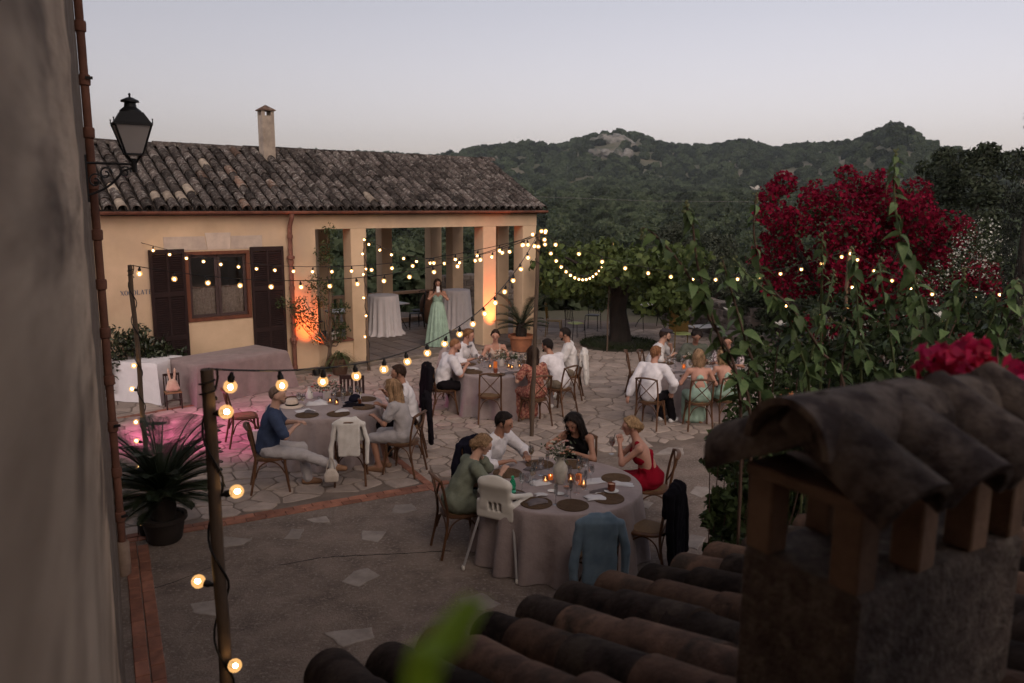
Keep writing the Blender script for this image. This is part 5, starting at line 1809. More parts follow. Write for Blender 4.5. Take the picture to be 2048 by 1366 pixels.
    # ---- place
    zh = hc[2]
    if loc is None:
        wp = gp(hp[0], hp[1], zh * sc)
        h = R(heading)
        off = Matrix.Rotation(-h, 3, 'Z') @ Vector((hc[0], hc[1], 0)) * sc
        loc = Vector((wp.x - off.x, wp.y - off.y, 0))
    root = empty('person', loc, -R(heading), label, 'person')
    root.scale = (sc, sc, sc)
    sdf_obj('body', body, SK[skin], root, vox, .02, ks=ks, subs=subs)
    # ---- clothes
    def seg(a, b, ra, rb, t0, t1, th):
        a, b = np.asarray(a, float), np.asarray(b, float)
        return ('c', a + (b - a) * t0, a + (b - a) * t1, ra + (rb - ra) * t0 + th, ra + (rb - ra) * t1 + th)
    for wname, kind, wm, op in wear:
        th = op.get('th', .013); pr = []; sb = []
        fwd = np.array([-st_, ct, 0])
        if kind in ('shirt', 'dress'):
            for t in torso:
                if t[0] == 'e': pr.append(('e', t[1], t[2], tuple(v + th for v in t[3])))
                else: pr.append(('c', t[1], t[2], t[3] + th * .9, t[4] + th * .9))
            if op.get('sleeveless'):
                pr = pr[:4] + pr[6:]
                pr.append(('c', nb - d2 * .05 + sx * sw * .55 + fwd * .03, chest + sx * sw * .5 + fwd * .07, .035, .045)); pr.append(('c', nb - d2 * .05 - sx * sw * .55 + fwd * .03, chest - sx * sw * .5 + fwd * .07, .035, .045))
                pr.append(('c', nb - d2 * .05 + sx * sw * .5, chest + sx * sw * .5 - fwd * .05, .035, .05)); pr.append(('c', nb - d2 * .05 - sx * sw * .5, chest - sx * sw * .5 - fwd * .05, .035, .05))
            if op.get('collar'):
                for s_ in (-1, 1):
                    pr.append(('c', nb + d2 * .035 + sx * s_ * .055 - fwd * .03, nb - d2 * .005 + sx * s_ * .05 + fwd * .075, .014, .012))
                pr.append(('c', nb + d2 * .04 + sx * .05 - fwd * .045, nb + d2 * .04 - sx * .05 - fwd * .045, .016, .016))
            if op.get('loose'):
                pr.append(('e', waist + np.array([0, .0, -.04]), I3, (.175 if m else .15, .145 if m else .13, .18)))
            slu, slf = op.get('sleeve', (.5, 0))
            for s_ in (1, -1):
                S, E, Wr = bk[s_]
                ru = (.050, .040) if m else (.041, .034); rf = (.040, .027) if m else (.033, .0225)
                if slu > 0: pr.append(seg(S, E, *ru, 0, slu, th + .010 + (.008 if slu < .8 else 0)))
                if slf > 0: pr.append(seg(E, Wr, *rf, 0, slf, th + .012)); 
                if slf > .3:
                    e_ = E + (Wr - E) * slf; u_ = _n(Wr - E)
                    pr.append(('c', e_ - u_ * .03, e_, .050 if m else .042, .048 if m else .040))
            if op.get('v'):
                vd = op['v']
                sb.append(('c', nb + d2 * .10 + fwd * .10, nb - d2 * vd + fwd * .17, .062, .018))
            sb.append(('c', nb + d2 * .03, H(0, -.02, -.04), .060 if m else .052, .07))
        if kind == 'halter':      # open-backed gown: straps and a band
            for s_ in (-1, 1):
                pr.append(('c', chest + sx * s_ * .068 + fwd * .08, chest + sx * s_ * .075 + fwd * .04 - d2 * .06, .062, .06))
                pr.append(('c', chest + sx * s_ * .075 + fwd * .10, nb + sx * s_ * .085 - d2 * .0 + fwd * .01, .022, .020))
                pr.append(('c', nb + sx * s_ * .085, chest - sx * s_ * .03 - fwd * .112 + d2 * .02, .018, .020))
                pr.append(('c', chest - sx * s_ * .03 - fwd * .112 + d2 * .02, waist + sx * -s_ * .11 - fwd * .06, .018, .020))
            pr.append(('c', chest + fwd * .065 - d2 * .06 - sx * .06, chest + fwd * .065 - d2 * .06 + sx * .06, .06, .06))
        if kind in ('dress', 'halter', 'skirt'):
            pr.append(('e', waist - d1 * .03, I3, (.125 + th, .10 + th, .07))); pr.append(('e', hip + np.array([0, -.01, .03]), I3, (hp_w + th + .008, hp_d + th + .01, .13)))
            ln = op.get('len', 1.0)
            if not stand:
                for s_ in (1, -1):
                    hj, K, A, toe, heel = lg[s_]
                    pr.append(('c', hj, K, .108, .082))
                    if ln > .5: pr.append(('c', K, K + (A - K) * (ln - .5) * 2, .085, .105))
                K0 = (lg[1][1] + lg[-1][1]) / 2; A0 = (lg[1][2] + lg[-1][2]) / 2
                pr.append(('c', hip + np.array([0, .08, .0]), K0, .095, .07))
                if ln > .5: pr.append(('c', K0, K0 + (A0 - K0) * (ln - .5) * 2, .085, .11))
        if kind == 'pants':
            pr.append(('e', hip + np.array([0, -.01, .02]), I3, (hp_w + th, hp_d + th, .135)))
            ln = op.get('len', 1.0)
            for s_ in (1, -1):
                hj, K, A, toe, heel = lg[s_]
                pr.append(('c', hj, K, .088 + th, .060 + th))
                if ln > .5: pr.append(seg(K, A, .060, .050, 0, min(1, (ln - .5) * 2), th))
        o = sdf_obj(wname, pr, wm, root, vox, op.get('k', .03), subs=sb, wr=op.get('wr', .0052), wf=op.get('wf', 31.0))
    if stand and any(w[1] in ('halter', 'dress') for w in wear):
        wm = [w for w in wear if w[1] in ('halter', 'dress')][0][2]
        mb = MB(); nseg, nrow_ = 110, 16
        vv = []
        for j in range(nrow_ + 1):
            t = j / nrow_
            z = lerp(1.16, .015, t)
            for i in range(nseg):
                a = 2 * math.pi * i / nseg
                rr = lerp(.122, .30, t ** .62) + (.010 + .022 * t) * t ** .4 * math.sin(17 * a + 1.2 * math.sin(3 * a) + t * .8) + .012 * t * math.sin(41 * a)
                vv.append((math.cos(a) * rr * 1.0, math.sin(a) * rr * (.95 + .05 * t) + .01, z))
        mb.add(vv, [(j * nseg + i, (j + 1) * nseg + i, (j + 1) * nseg + (i + 1) % nseg, j * nseg + (i + 1) % nseg) for j in range(nrow_) for i in range(nseg)])
        mb.build('skirt', wm, root, True, 80)
    if shoes:
        for s_ in (1, -1):
            hj, K, A, toe, heel = lg[s_]
            sdf_obj('shoe', [('c', heel + np.array([0, 0, -.002]), toe, .043, .033), ('c', A + np.array([0, 0, -.01]), toe, .042, .030)], shoes, root, .011, .02)
    # ---- hair
    hm = HR[hair]
    e0 = H(0, -.016, .034)
    grow = {'buzz': .004, 'short': .010, 'bun': .009}.get(style, .013)
    cap = lambda pl, g=grow: ('h', e0, RH, tuple((v + g) * hs for v in (.077, .099, .098)), pl)
    S_ = (.078, .058, -.66, .75)
    hp_ = [cap(S_)]
    if style == 'short': hp_ += [('c', H(-.04, .050, .092), H(.045, .052, .096), .016, .018), ('c', H(0, -.085, .02), H(0, -.085, -.045), .034, .018), ('c', H(.074, .01, .045), H(.076, .012, .0), .014, .008), ('c', H(-.074, .01, .045), H(-.076, .012, .0), .014, .008)]
    if style in ('long', 'wavy'):
        zl = -.36 if style == 'long' else -.30
        hp_ += [('c', H(0, -.075, .02), H(0, -.10, zl), .075, .055), ('c', H(.045, -.07, .0), H(.075, -.075, zl * .95), .05, .042), ('c', H(-.045, -.07, .0), H(-.075, -.075, zl * .95), .05, .042),
                ('c', H(.072, .005, .045), H(.088, .005, -.18), .030, .028), ('c', H(-.072, .005, .045), H(-.088, .005, -.18), .030, .028), ('c', H(.0, .04, .115), H(.07, .03, .05), .02, .025), ('c', H(.0, .04, .115), H(-.07, .03, .05), .02, .025)]
    if style == 'bob':
        hp_ += [('c', H(0, -.07, .02), H(0, -.075, -.10), .075, .065), ('c', H(.06, -.045, .0), H(.068, -.045, -.10), .045, .042), ('c', H(-.06, -.045, .0), H(-.068, -.045, -.10), .045, .042), ('c', H(.074, .005, .03), H(.08, .0, -.09), .026, .024), ('c', H(-.074, .005, .03), H(-.08, .0, -.09), .026, .024)]
    if style == 'bun':
        hp_ += [('e', H(0, -.125, -.01), RH, (.045, .035, .045)), ('c', H(.03, .06, .098), H(.082, .0, .03), .016, .018), ('c', H(-.03, .06, .098), H(-.082, .0, .03), .016, .018), ('c', H(0, -.08, .0), H(0, -.08, -.05), .05, .03)]
    if style == 'curly':
        gq = random.Random(3)
        hp_ += [('e', H(gq.uniform(-.08, .08), gq.uniform(-.1, .04), gq.uniform(.02, .13)), RH, (.032, .032, .032)) for _ in range(14)] + [('e', H(0, -.09, .10), RH, (.05, .05, .05))]
    sdf_obj('hair', hp_, hm, root, min(vox, .0115), .022, wr=0 if style == 'buzz' else .0020, wf=70, comb=None if style == 'buzz' else (H(0, -.035, .14), {'long': 1000, 'wavy': 700}.get(style, 800), {'short': .035, 'curly': .03, 'bun': .032}.get(style, .10), {'long': .55, 'wavy': .55, 'bob': .45}.get(style, .12), len(label), .0042, hc, RH @ np.array([0, 1.0, 0])))
    if beard:
        sdf_obj('beard', [('c', H(-.052, .042, -.052), H(-.028, .064, -.074), .013, .019), ('c', H(.052, .042, -.052), H(.028, .064, -.074), .013, .019), ('c', H(-.03, .068, -.082), H(.03, .068, -.082), .022, .022), ('c', H(-.022, .094, -.036), H(.022, .094, -.036), .0085, .0085)], HR[beard], root, .009, .015)
    if face:
        fm = MB()
        rm = Matrix([list(r) for r in RH])
        for s_ in (-1, 1):
            MB().sphere(H(s_ * .031, .0825, .003), (.0135, .008, .0065), 8, 6, rm).build('eye', m_eye, root, True)
            MB().tube([H(s_ * .013, .0925, .026), H(s_ * .032, .091, .032), H(s_ * .050, .078, .026)], [.0035, .0045, .0025], 5).build('eyebrow', hm if style != 'buzz' else HR['dark'], root, True)
        MB().sphere(H(0, .0865, -.050), (.023, .008, .0065), 10, 6, rm).build('mouth', m_lip, root, True)
    root['_hips'] = 1
    del root['_hips']
    info = {'root': root, 'loc': loc, 'head': hc, 'bk': bk, 'H': H, 'RH': RH, 'sc': sc, 'heading': heading, 'lg': lg, 'nb': nb, 'chest': chest}
    return info
def p_world(info, q):
    return info['loc'] + Matrix.Rotation(-R(info['heading']), 3, 'Z') @ Vector([float(v) for v in q]) * info['sc']

# ================================================================== FURNITURE
m_bent = M('bentwood', (.105, .048, .022), .5, (.060, .027, .014), 9, stretch=(1, 1, .3), rand=.25, spec=.35)
m_cane = M('cane_seat', (.20, .125, .066), .8, (.13, .08, .045), 60, rand=.15, bump=.5, bscale=140)
def rot_pts(P, a): return [(x * math.cos(a) - y * math.sin(a), x * math.sin(a) + y * math.cos(a), z) for x, y, z in P]
def seat_poly(w, d, n=28, p=3.2):
    out = []
    for i in range(n):
        a = 2 * math.pi * i / n
        c, s = math.cos(a), math.sin(a)
        r = (abs(c) ** p + abs(s) ** p) ** (-1 / p)
        y = d * r * s
        out.append((w * r * c * (1 + .10 * (y / d)), y))
    return out
def make_crossback():
    r = empty('crossback_chair')
    MB().prism(seat_poly(.205, .20), .435, .462, .012, .008).build('seat', m_bent, r, True, 45)
    MB().prism(seat_poly(.165, .16), .4625, .470, .01, .004).build('cane_panel', m_cane, r, True, 45)
    for s in (-1, 1):
        MB().tube(spline([(s * .205, -.265, 0), (s * .19, -.205, .30), (s * .185, -.19, .47), (s * .187, -.22, .70), (s * .178, -.262, .885)], 5), .0155, 8).build('back_post', m_bent, r, True)
        MB().tube(spline([(s * .178, .175, .44), (s * .182, .18, .30), (s * .21, .225, 0)], 4), [.018] * 4 + [.0165] * 4 + [.014], 8).build('leg', m_bent, r, True)
        MB().tube(spline([(s * .172, -.195, .49), (s * .07, -.228, .60), (-s * .06, -.262, .74), (-s * .165, -.265, .865)], 5), .0115, 7, flat=.7).build('cross_bar', m_bent, r, True)
        MB().tube(spline([(s * .188, -.20, .22), (s * .186, -.14, .37), (s * .183, -.02, .428), (s * .182, .10, .37), (s * .186, .19, .22)], 4), .009, 6).build('side_brace', m_bent, r, True)
    MB().tube(spline([(-.195, -.258, .868), (-.10, -.292, .893), (0, -.302, .90), (.10, -.292, .893), (.195, -.258, .868)], 4), [.017] + [.026] * 15 + [.017], 8, flat=.62).build('top_rail', m_bent, r, True)
    MB().tube(spline([(-.186, .19, .22), (-.12, .187, .37), (0, .182, .428), (.12, .187, .37), (.186, .19, .22)], 4), .009, 6).build('front_brace', m_bent, r, True)
    MB().tube(spline([(-.188, -.20, .22), (-.12, -.195, .37), (0, -.19, .428), (.12, -.195, .37), (.188, -.20, .22)], 4), .009, 6).build('rear_brace', m_bent, r, True)
    return r
CHAIR0 = make_crossback(); CH_USED = []
def chair(label, loc, heading, group=None):
    c = copy_tree(CHAIR0) if CH_USED else CHAIR0
    CH_USED.append(1)
    c.location = (loc[0], loc[1], 0); c.rotation_euler = (0, 0, -R(heading))
    return tag(c, label, 'chair', 'crossback wooden chairs around the round tables')
def chair_by_back(label, px_, py_, heading, z=.89):
    p = gp(px_, py_, z); h = R(heading)
    return chair(label, (p.x + math.sin(h) * .28, p.y + math.cos(h) * .28, 0), heading)
def hl(loc, heading, q):
    return Vector(loc) + Matrix.Rotation(-R(heading), 3, 'Z') @ Vector(q)

# ---- round tables under floor-length cloths
m_linen = M('mauve_linen', (.30, .245, .24), .95, (.25, .20, .197), 5, bump=.6, bscale=11, bdist=.02, sheen=.1, spec=.1)
m_linen2 = M('mauve_linen_box', (.26, .195, .19), .95, (.215, .16, .155), 5, bump=.6, bscale=9, bdist=.02, sheen=.1, spec=.1)
m_white_cl = M('white_linen', (.66, .62, .64), .95, (.60, .56, .58), 4, bump=.5, bscale=9, bdist=.02, sheen=.1, spec=.1)
m_deal = M('table_deal', (.25, .17, .10), .8)
def round_cloth_mesh(name, r, h, mat, flare=.07, folds=16, amp=.055, sd=1, n=200, rows=16, pool=0.0):
    g = random.Random(sd)
    ph = [g.uniform(0, 6.28) for _ in range(5)]
    V = []; F = []
    rings = [(0.02, h), (r * .5, h + .001), (r * .9, h), (r - .02, h)] + [(r - .008, h - .004), (r, h - .015)]
    for rr, z in rings:
        for i in range(n):
            a = 2 * math.pi * i / n
            V.append((rr * math.cos(a), rr * math.sin(a), z))
    for j in range(1, rows + 1):
        t = j / rows
        z = lerp(h - .02, .006, t)
        for i in range(n):
            a = 2 * math.pi * i / n
            w = math.sin(folds * a + ph[0] + .9 * math.sin(2 * a + ph[1]) + .5 * math.sin(5 * a + ph[2]))
            f = math.copysign(abs(w) ** .75, w)
            rr = r + flare * t + (amp * t ** .7) * f + .006 * t * math.sin(folds * 2.3 * a + ph[3]) + pool * max(0, t - .9) * 10 * (.6 + .4 * f)
            V.append((rr * math.cos(a), rr * math.sin(a), z + .008 * math.sin(7 * a + ph[4]) * (t if j < rows else 0)))
    R_n = len(rings) + rows
    for j in range(R_n - 1):
        for i in range(n):
            F.append((j * n + i, (j + 1) * n + i, (j + 1) * n + (i + 1) % n, j * n + (i + 1) % n))
    F.append(tuple(range(n)))
    return npmesh(name, V, F, mat, True, 60)
TBL = {}
def round_table(key, px_, py_, r, where, sd, mat=m_linen):
    c = gp(px_, py_, .75); c.z = 0
    TBL[key] = (c, r)
    t = empty('round_table', c, 0, 'round banquet table under the floor length cloth, ' + where, 'table', 'round banquet tables')
    MB().lathe([(r - .012, .705), (r - .012, .738)], 48).build('tabletop', m_deal, t)
    for k in range(4):
        a = k * math.pi / 2 + .4
        MB().tube([(math.cos(a) * r * .72, math.sin(a) * r * .72, .705), (math.cos(a) * r * .75, math.sin(a) * r * .75, 0)], .02, 8).build('leg', m_iron, t)
    cl = obj('tablecloth', round_cloth_mesh('tablecloth', r, .745, mat, sd=sd), None, c)
    tag(cl, 'mauve grey floor length linen cloth on the round table, ' + where, 'tablecloth', 'round mauve tablecloths')
    return c
round_table('near', 1120, 966, .89, 'nearest the camera', 1)
round_table('left', 650, 808, .86, 'at the left in pink light', 2)
round_table('mid', 1000, 734, .90, 'in the middle by the loggia', 3)
round_table('right', 1388, 738, .92, 'at the right before the bougainvillea', 4)

# ---- long buffet tables with box cloths
def box_table(label, clabel, F_, R2, L2, h, mat, name='buffet_table'):
    a = R2 - F_; b = L2 - F_
    ctr = F_ + a * .5 + b * .5; ctr.z = 0
    ux, uy = a.normalized(), None
    uy = Vector((-ux.y, ux.x, 0))
    if uy.dot(b) < 0: uy = -uy
    la, lb = a.length, abs(b.dot(uy))
    rz = math.atan2(ux.y, ux.x)
    t = empty(name, ctr, rz, label, 'table')
    MB().box((0, 0, h - .03), (la / 2 - .01, lb / 2 - .01, .018)).build('tabletop', m_deal, t)
    for sx_ in (-1, 1):
        for sy_ in (-1, 1):
            MB().tube([(sx_ * (la / 2 - .1), sy_ * (lb / 2 - .1), h - .05), (sx_ * (la / 2 - .1), sy_ * (lb / 2 - .1), 0)], .018, 6).build('leg', m_iron, t)
    # cloth
    per = []
    m = 46
    def edge(p, q, k):
        return [(lerp(p[0], q[0], i / k), lerp(p[1], q[1], i / k)) for i in range(k)]
    X, Y = la / 2, lb / 2
    nx_, ny_ = max(8, int(la / .05)), max(8, int(lb / .05))
    per = edge((-X, -Y), (X, -Y), nx_) + edge((X, -Y), (X, Y), ny_) + edge((X, Y), (-X, Y), nx_) + edge((-X, Y), (-X, -Y), ny_)
    n = len(per)
    g = random.Random(int(la * 100))
    V = []; F = []
    rows = 12
    V += [(x * .985, y * .97, h) for x, y in per]
    V += [(x, y, h - .012) for x, y in per]
    for j in range(1, rows + 1):
        t_ = j / rows
        for i, (x, y) in enumerate(per):
            cxn, cyn = abs(x) / X, abs(y) / Y
            corner = max(0, min(cxn, cyn) - .82) / .18
            f = .012 * math.sin(i * .55 + .6 * math.sin(i * .11)) + .008 * math.sin(i * 1.1 + 1)
            out = .010 + .03 * t_ + f * t_ ** .8 + corner * .10 * t_
            nxn = 1 if cxn > .999 else 0; nyn = 1 if cyn > .999 else 0
            V.append((x + math.copysign(out * (nxn or corner), x), y + math.copysign(out * (nyn or corner), y), lerp(h - .012, .006, t_)))
    for j in range(rows + 1):
        for i in range(n):
            F.append((j * n + i, (j + 1) * n + i, (j + 1) * n + (i + 1) % n, j * n + (i + 1) % n))
    F.append(tuple(range(n)))
    c = obj('tablecloth', npmesh('tablecloth', V, F, mat, True, 50), None, ctr, (0, 0, rz))
    tag(c, clabel, 'tablecloth')
box_table('small square buffet table under the white cloth', 'white floor length cloth on the small table by the bush', gp(292, 734, .76), gp(346, 717, .76), gp(212, 715, .76), .76, m_white_cl)
box_table('long buffet table under the mauve cloth by the window', 'mauve floor length cloth on the long table below the window', gp(386, 733, .76), gp(567, 702, .76), gp(342, 716, .76), .76, m_linen2)

# ---- tall cocktail tables inside the loggia
def cocktail(label, clabel, c, r, h, sd):
    t = empty('cocktail_table', c, 0, label, 'table')
    MB().lathe([(r - .01, h - .03), (r - .01, h - .008)], 32).build('tabletop', m_deal, t)
    MB().tube([(0, 0, h - .03), (0, 0, .02)], .03, 8).build('post', m_iron, t)
    MB().lathe([(.26, 0), (.26, .015), (.05, .03)], 20).build('base', m_iron, t)
    o = obj('tablecloth', round_cloth_mesh('tablecloth', r, h, m_white_cl, .07, 17, .032, sd, 160, 16, .10), None, c)
    tag(o, clabel, 'tablecloth')
CK1, CK2 = gp(768, 668, .09), gp(913, 655, .09)
cocktail('tall cocktail table under a white cloth beside the loggia pillar', 'white cloth pooling on the floor under the left cocktail table', CK1, .42, 1.10, 5)
cocktail('tall cocktail table under a white cloth behind the woman in mint', 'pale lilac white cloth on the cocktail table behind the standing woman', CK2, .40, 1.12, 6)

# ---- iron cafe tables and chairs in the loggia
m_black = M('black_iron', (.014, .012, .012), .5, metal=.3)
m_marble = M('grey_marble', (.42, .40, .42), .35, (.34, .32, .34), 4)
def cafe_table(label, c, rz, w=.42, d=.32):
    t = empty('cafe_table', c, rz, label, 'table')
    MB().box((0, 0, .735), (w, d, .014), None, .004).build('tabletop', m_marble, t)
    MB().box((0, 0, .71), (w - .02, d - .02, .012)).build('apron', m_black, t)
    for sx_ in (-1, 1):
        MB().tube(spline([(sx_ * w * .75, -d * .8, .70), (sx_ * w * .55, -.05, .42), (sx_ * w * .7, d * .5, .2), (sx_ * w * .8, d * .9, 0)], 5), .012, 6).build('leg', m_black, t)
        MB().tube(spline([(sx_ * w * .75, d * .8, .70), (sx_ * w * .55, .05, .42), (sx_ * w * .7, -d * .5, .2), (sx_ * w * .8, -d * .9, 0)], 5), .012, 6).build('leg', m_black, t)
    MB().tube([(-w * .55, 0, .42), (w * .55, 0, .42)], .010, 6).build('stretcher', m_black, t)
cafe_table('marble topped iron table seen through the parapet opening', fac(.95, 3.2, .09), FROT)
cafe_table('marble topped iron table behind the white cocktail table', fac(2.75, 3.75, .09), FROT + .1)
def iron_chair(label, c, heading, mat, seatm, hb=.92, group=None, curl=True):
    t = empty('garden_chair', c, -R(heading), label, 'chair')
    MB().prism(seat_poly(.20, .20), .445, .462, .008, .004).build('seat', seatm, t, True, 45)
    for s in (-1, 1):
        MB().tube(spline([(s * .20, -.23, 0), (s * .19, -.20, .45), (s * .185, -.25, hb)], 5), .011, 6).build('back_post', mat, t, True)
        MB().tube([(s * .185, .18, .45), (s * .20, .21, 0)], .011, 6).build('leg', mat, t, True)
    MB().tube(spline([(-.185, -.25, hb), (0, -.275, hb + .05), (.185, -.25, hb)], 5), .012, 6).build('top_rail', mat, t, True)
    for k in range(4):
        x = -.12 + k * .08
        MB().tube([(x, -.21, .5), (x * 1.05, -.262, hb + .01)], .007, 5).build('back_bar', mat, t)
    MB().tube([(-.187, -.205, .56), (.187, -.205, .56)], .008, 5).build('lower_rail', mat, t)
    return t
iron_chair('black iron chair beside the marble table in the loggia', fac(3.35, 3.35, .09), 260, m_black, m_black, 1.0)
iron_chair('black iron chair with white cushion at the loggia back rail', fac(3.75, 3.9, .09), 215, m_black, m_black, .98)
iron_chair('dark iron chair behind the parapet in the loggia shade', fac(.25, 3.5, .09), 120, m_black, m_black)
jar = MB().lathe([(.16, 0), (.30, .12), (.42, .42), (.44, .66), (.36, .90), (.24, 1.0), (.27, 1.05), (.25, 1.06), (.20, 1.0)], 20)
tag(jar.build('oil_jar', M('old_jar', (.16, .085, .05), .8, (.09, .05, .033), 4, bump=.4, bscale=20), None, True, loc=fac(4.05, 3.5, .09)), 'big brown earthenware jar behind the standing woman', 'jar')

# ---- garden furniture beyond the fig
m_yel = M('ochre_metal', (.20, .115, .018), .6, metal=.1)
m_lime = M('lime_mesh', (.40, .46, .17), .6)
iron_chair('dark metal chair under the left edge of the fig crown', gp(1150, 678), 60, m_black, m_lime, .86)
iron_chair('thin legged dark chair just left of the fig trunk', gp(1185, 660), 200, m_black, m_black, .86)
iron_chair('ochre metal chair by the loggia corner', gp(1108, 672), 100, m_yel, m_yel, .90)
yc = gp(1362, 700)
t = empty('garden_chair', yc, R(-172), 'ochre yellow mesh garden chair behind the man in the cap', 'chair')
MB().prism(seat_poly(.25, .24), .43, .445, .008, .004).build('seat', m_lime, t, True, 45)
MB().box((0, -.27, .76), (.24, .012, .32), Matrix.Rotation(R(12), 3, 'X'), .008).build('backrest', M('ochre_mesh', (.17, .105, .03), .8, (.12, .07, .02), 60), t)
for s in (-1, 1):
    MB().tube([(s * .25, -.24, 0), (s * .25, -.23, .45), (s * .25, -.31, 1.08)], .013, 6).build('back_post', m_yel, t)
    MB().tube([(s * .25, .22, 0), (s * .25, .2, .64), (s * .25, -.2, .66)], .013, 6).build('leg', m_yel, t)
lg_ = gp(1425, 672)
t = empty('sun_lounger', lg_, R(25), 'lime green sling lounger with raised back by the stone wall', 'lounger')
MB().box((-.25, 0, .30), (.55, .28, .012), None, .006).build('sling_seat', M('grey_sling', (.40, .40, .42), .8), t)
MB().box((.42, 0, .58), (.34, .28, .012), Matrix.Rotation(R(-62), 3, 'Y'), .006).build('sling_back', m_lime, t)
for sx_ in (-.7, .25):
    for sy_ in (-.27, .27):
        MB().tube([(sx_, sy_, .29), (sx_, sy_, 0)], .014, 6).build('leg', m_black, t)
cafe = gp(1300, 655)
cafe_table('small white topped table in the shade beyond the fig trunk', cafe, .3, .45, .3)

# ---- dark slat-back chair and the other empty chairs
def slat_chair(label, c, heading, sc=1.0, mat=None, seatm=None):
    mat = mat or M('dark_wood', (.030, .016, .013), .5)
    t = empty('slat_back_chair', c, -R(heading), label, 'chair'); t.scale = (sc, sc, sc)
    MB().box((0, 0, .445), (.21, .20, .015), None, .008).build('seat', seatm or mat, t)
    for s in (-1, 1):
        MB().box((s * .19, -.20, .46), (.018, .016, .46), None, .005).build('back_post', mat, t)
        MB().box((s * .185, .18, .215), (.018, .018, .215), None, .005).build('leg', mat, t)
        MB().box((s * .187, -.01, .20), (.010, .17, .012)).build('side_stretcher', mat, t)
    MB().box((0, -.20, .885), (.172, .012, .035), None, .005).build('top_rail', mat, t)
    for k in range(5):
        MB().box((-.13 + k * .065, -.20, .66), (.016, .008, .188)).build('slat', mat, t)
    MB().box((0, .18, .25), (.167, .010, .012)).build('front_stretcher', mat, t)
    return t
_p = gp(702, 752, .9); slat_chair('dark slat backed wooden chair on the far side of the left table', (_p.x, _p.y - .22, 0), 185)
kd = gp(346, 785, .29)
kc = slat_chair('little dark wooden child chair between the two buffet tables', (kd.x, kd.y, 0), 150, .68, None, M('rush_seat', (.26, .15, .08), .8, (.18, .1, .05), 40))
# plush toy with long ears
toy = empty('plush_toy', (kd.x, kd.y, .313), -R(150), 'cream plush toy with two long ears on the child chair', 'toy')
m_pl = M('plush', (.55, .36, .28), .95, (.46, .29, .22), 20, sheen=.4)
sdf_obj('body', [('e', (0, 0, .10), I3, (.105, .085, .10)), ('e', (-.05, .02, .05), I3, (.07, .07, .05)), ('e', (.05, .02, .05), I3, (.07, .07, .05)), ('e', (0, -.01, .17), I3, (.075, .065, .06))], m_pl, toy, .01, .03)
for s in (-1, 1):
    sdf_obj('ear', [('c', (s * .035, -.01, .21), (s * .055, -.02, .37), .020, .022), ('c', (s * .055, -.02, .37), (s * .055, -.025, .42), .022, .010)], m_pl, toy, .008, .02)

chair_by_back('empty crossback chair with its seat turned to the glowing foreground post', 447, 780, 62)
CARD = chair_by_back('crossback chair draped with a white cardigan at the left table', 697, 846, -8)
chair_by_back('empty crossback chair nearest the camera at the middle table', 981, 748, -4)
chair_by_back('empty crossback chair seen side on at the left of the right table', 1252, 702, 96)
DEN = chair_by_back('crossback chair under a blue denim jacket in front of the near table', 1200, 1045, -4)
BLK = chair_by_back('crossback chair with a black jacket right of the near table', 1352, 985, -62)

# ---- clothes hung over chair backs
def jacket(name, label, ch_o, mat, w=.20, z0=.20, z1=.90, sleeves=((1, .32), (-1, .32)), th=.03, cat='jacket', puff=.05, sd=1):
    r = empty(name, ch_o.location, ch_o.rotation_euler.z, label, cat)
    pr = [('b', (0, -.318, (z0 + z1) / 2), np.array(Matrix.Rotation(R(-2), 3, 'X')), (w * .70, .006, (z1 - z0) / 2 - .02), th), ('c', (-w * .55, -.272, z1 + .006), (w * .55, -.272, z1 + .006), .045, .045), ('c', (-w * .5, -.274, z1 + .004), (-w, -.280, z1 - .03), .045, .040), ('c', (w * .5, -.274, z1 + .004), (w, -.280, z1 - .03), .045, .040), ('b', (0, -.222, z1 - .14), I3, (w * .9, .005, .12), .018)]
    for s, zz in sleeves:
        pr += [('c', (s * w, -.285, z1 - .04), (s * (w + .055), -.31, (z1 + zz) / 2), puff * .95, puff * .85), ('c', (s * (w + .055), -.31, (z1 + zz) / 2), (s * (w + .045), -.335, zz), puff * .85, puff * .72)]
    pr += [('c', (-.09, -.25, z1 + .045), (.09, -.25, z1 + .045), .022, .022)]
    sdf_obj('garment', pr, mat, r, .0115, .014, wr=.004, wf=23, fold=.0028, ff=38.0 + 6 * sd)
    return r
m_denim = M('denim', (.115, .165, .215), .9, (.075, .115, .16), 6, bump=.3, bscale=200, sheen=.15)
m_blackc = M('black_cloth', (.008, .007, .009), .95, (.012, .010, .013), 6, bump=.3, bscale=120, spec=.03)
m_navy = M('navy_cloth', (.009, .009, .016), .95, (.014, .013, .022), 6, bump=.3, bscale=120, spec=.03)
m_cream = M('cream_knit', (.60, .565, .535), .95, (.52, .49, .46), 7, bump=.5, bscale=220, sheen=.2)
m_grey_pk = M('taupe_cloth', (.30, .235, .225), .95, (.24, .19, .18), 6, bump=.3, bscale=120)
jacket('denim_jacket', 'faded blue denim jacket hanging on the chair before the near table', DEN, m_denim, .19, .13, .91, ((1, .30), (-1, .05)))
jacket('black_jacket', 'long black jacket hanging on the chair right of the near table', BLK, m_blackc, .20, .06, .93, ((1, .2), (-1, .2)))
jacket('white_cardigan', 'white knitted cardigan draped on the chair at the left table', CARD, m_cream, .185, .44, .90, ((1, .36), (-1, .18)), .015, 'cardigan', .034)
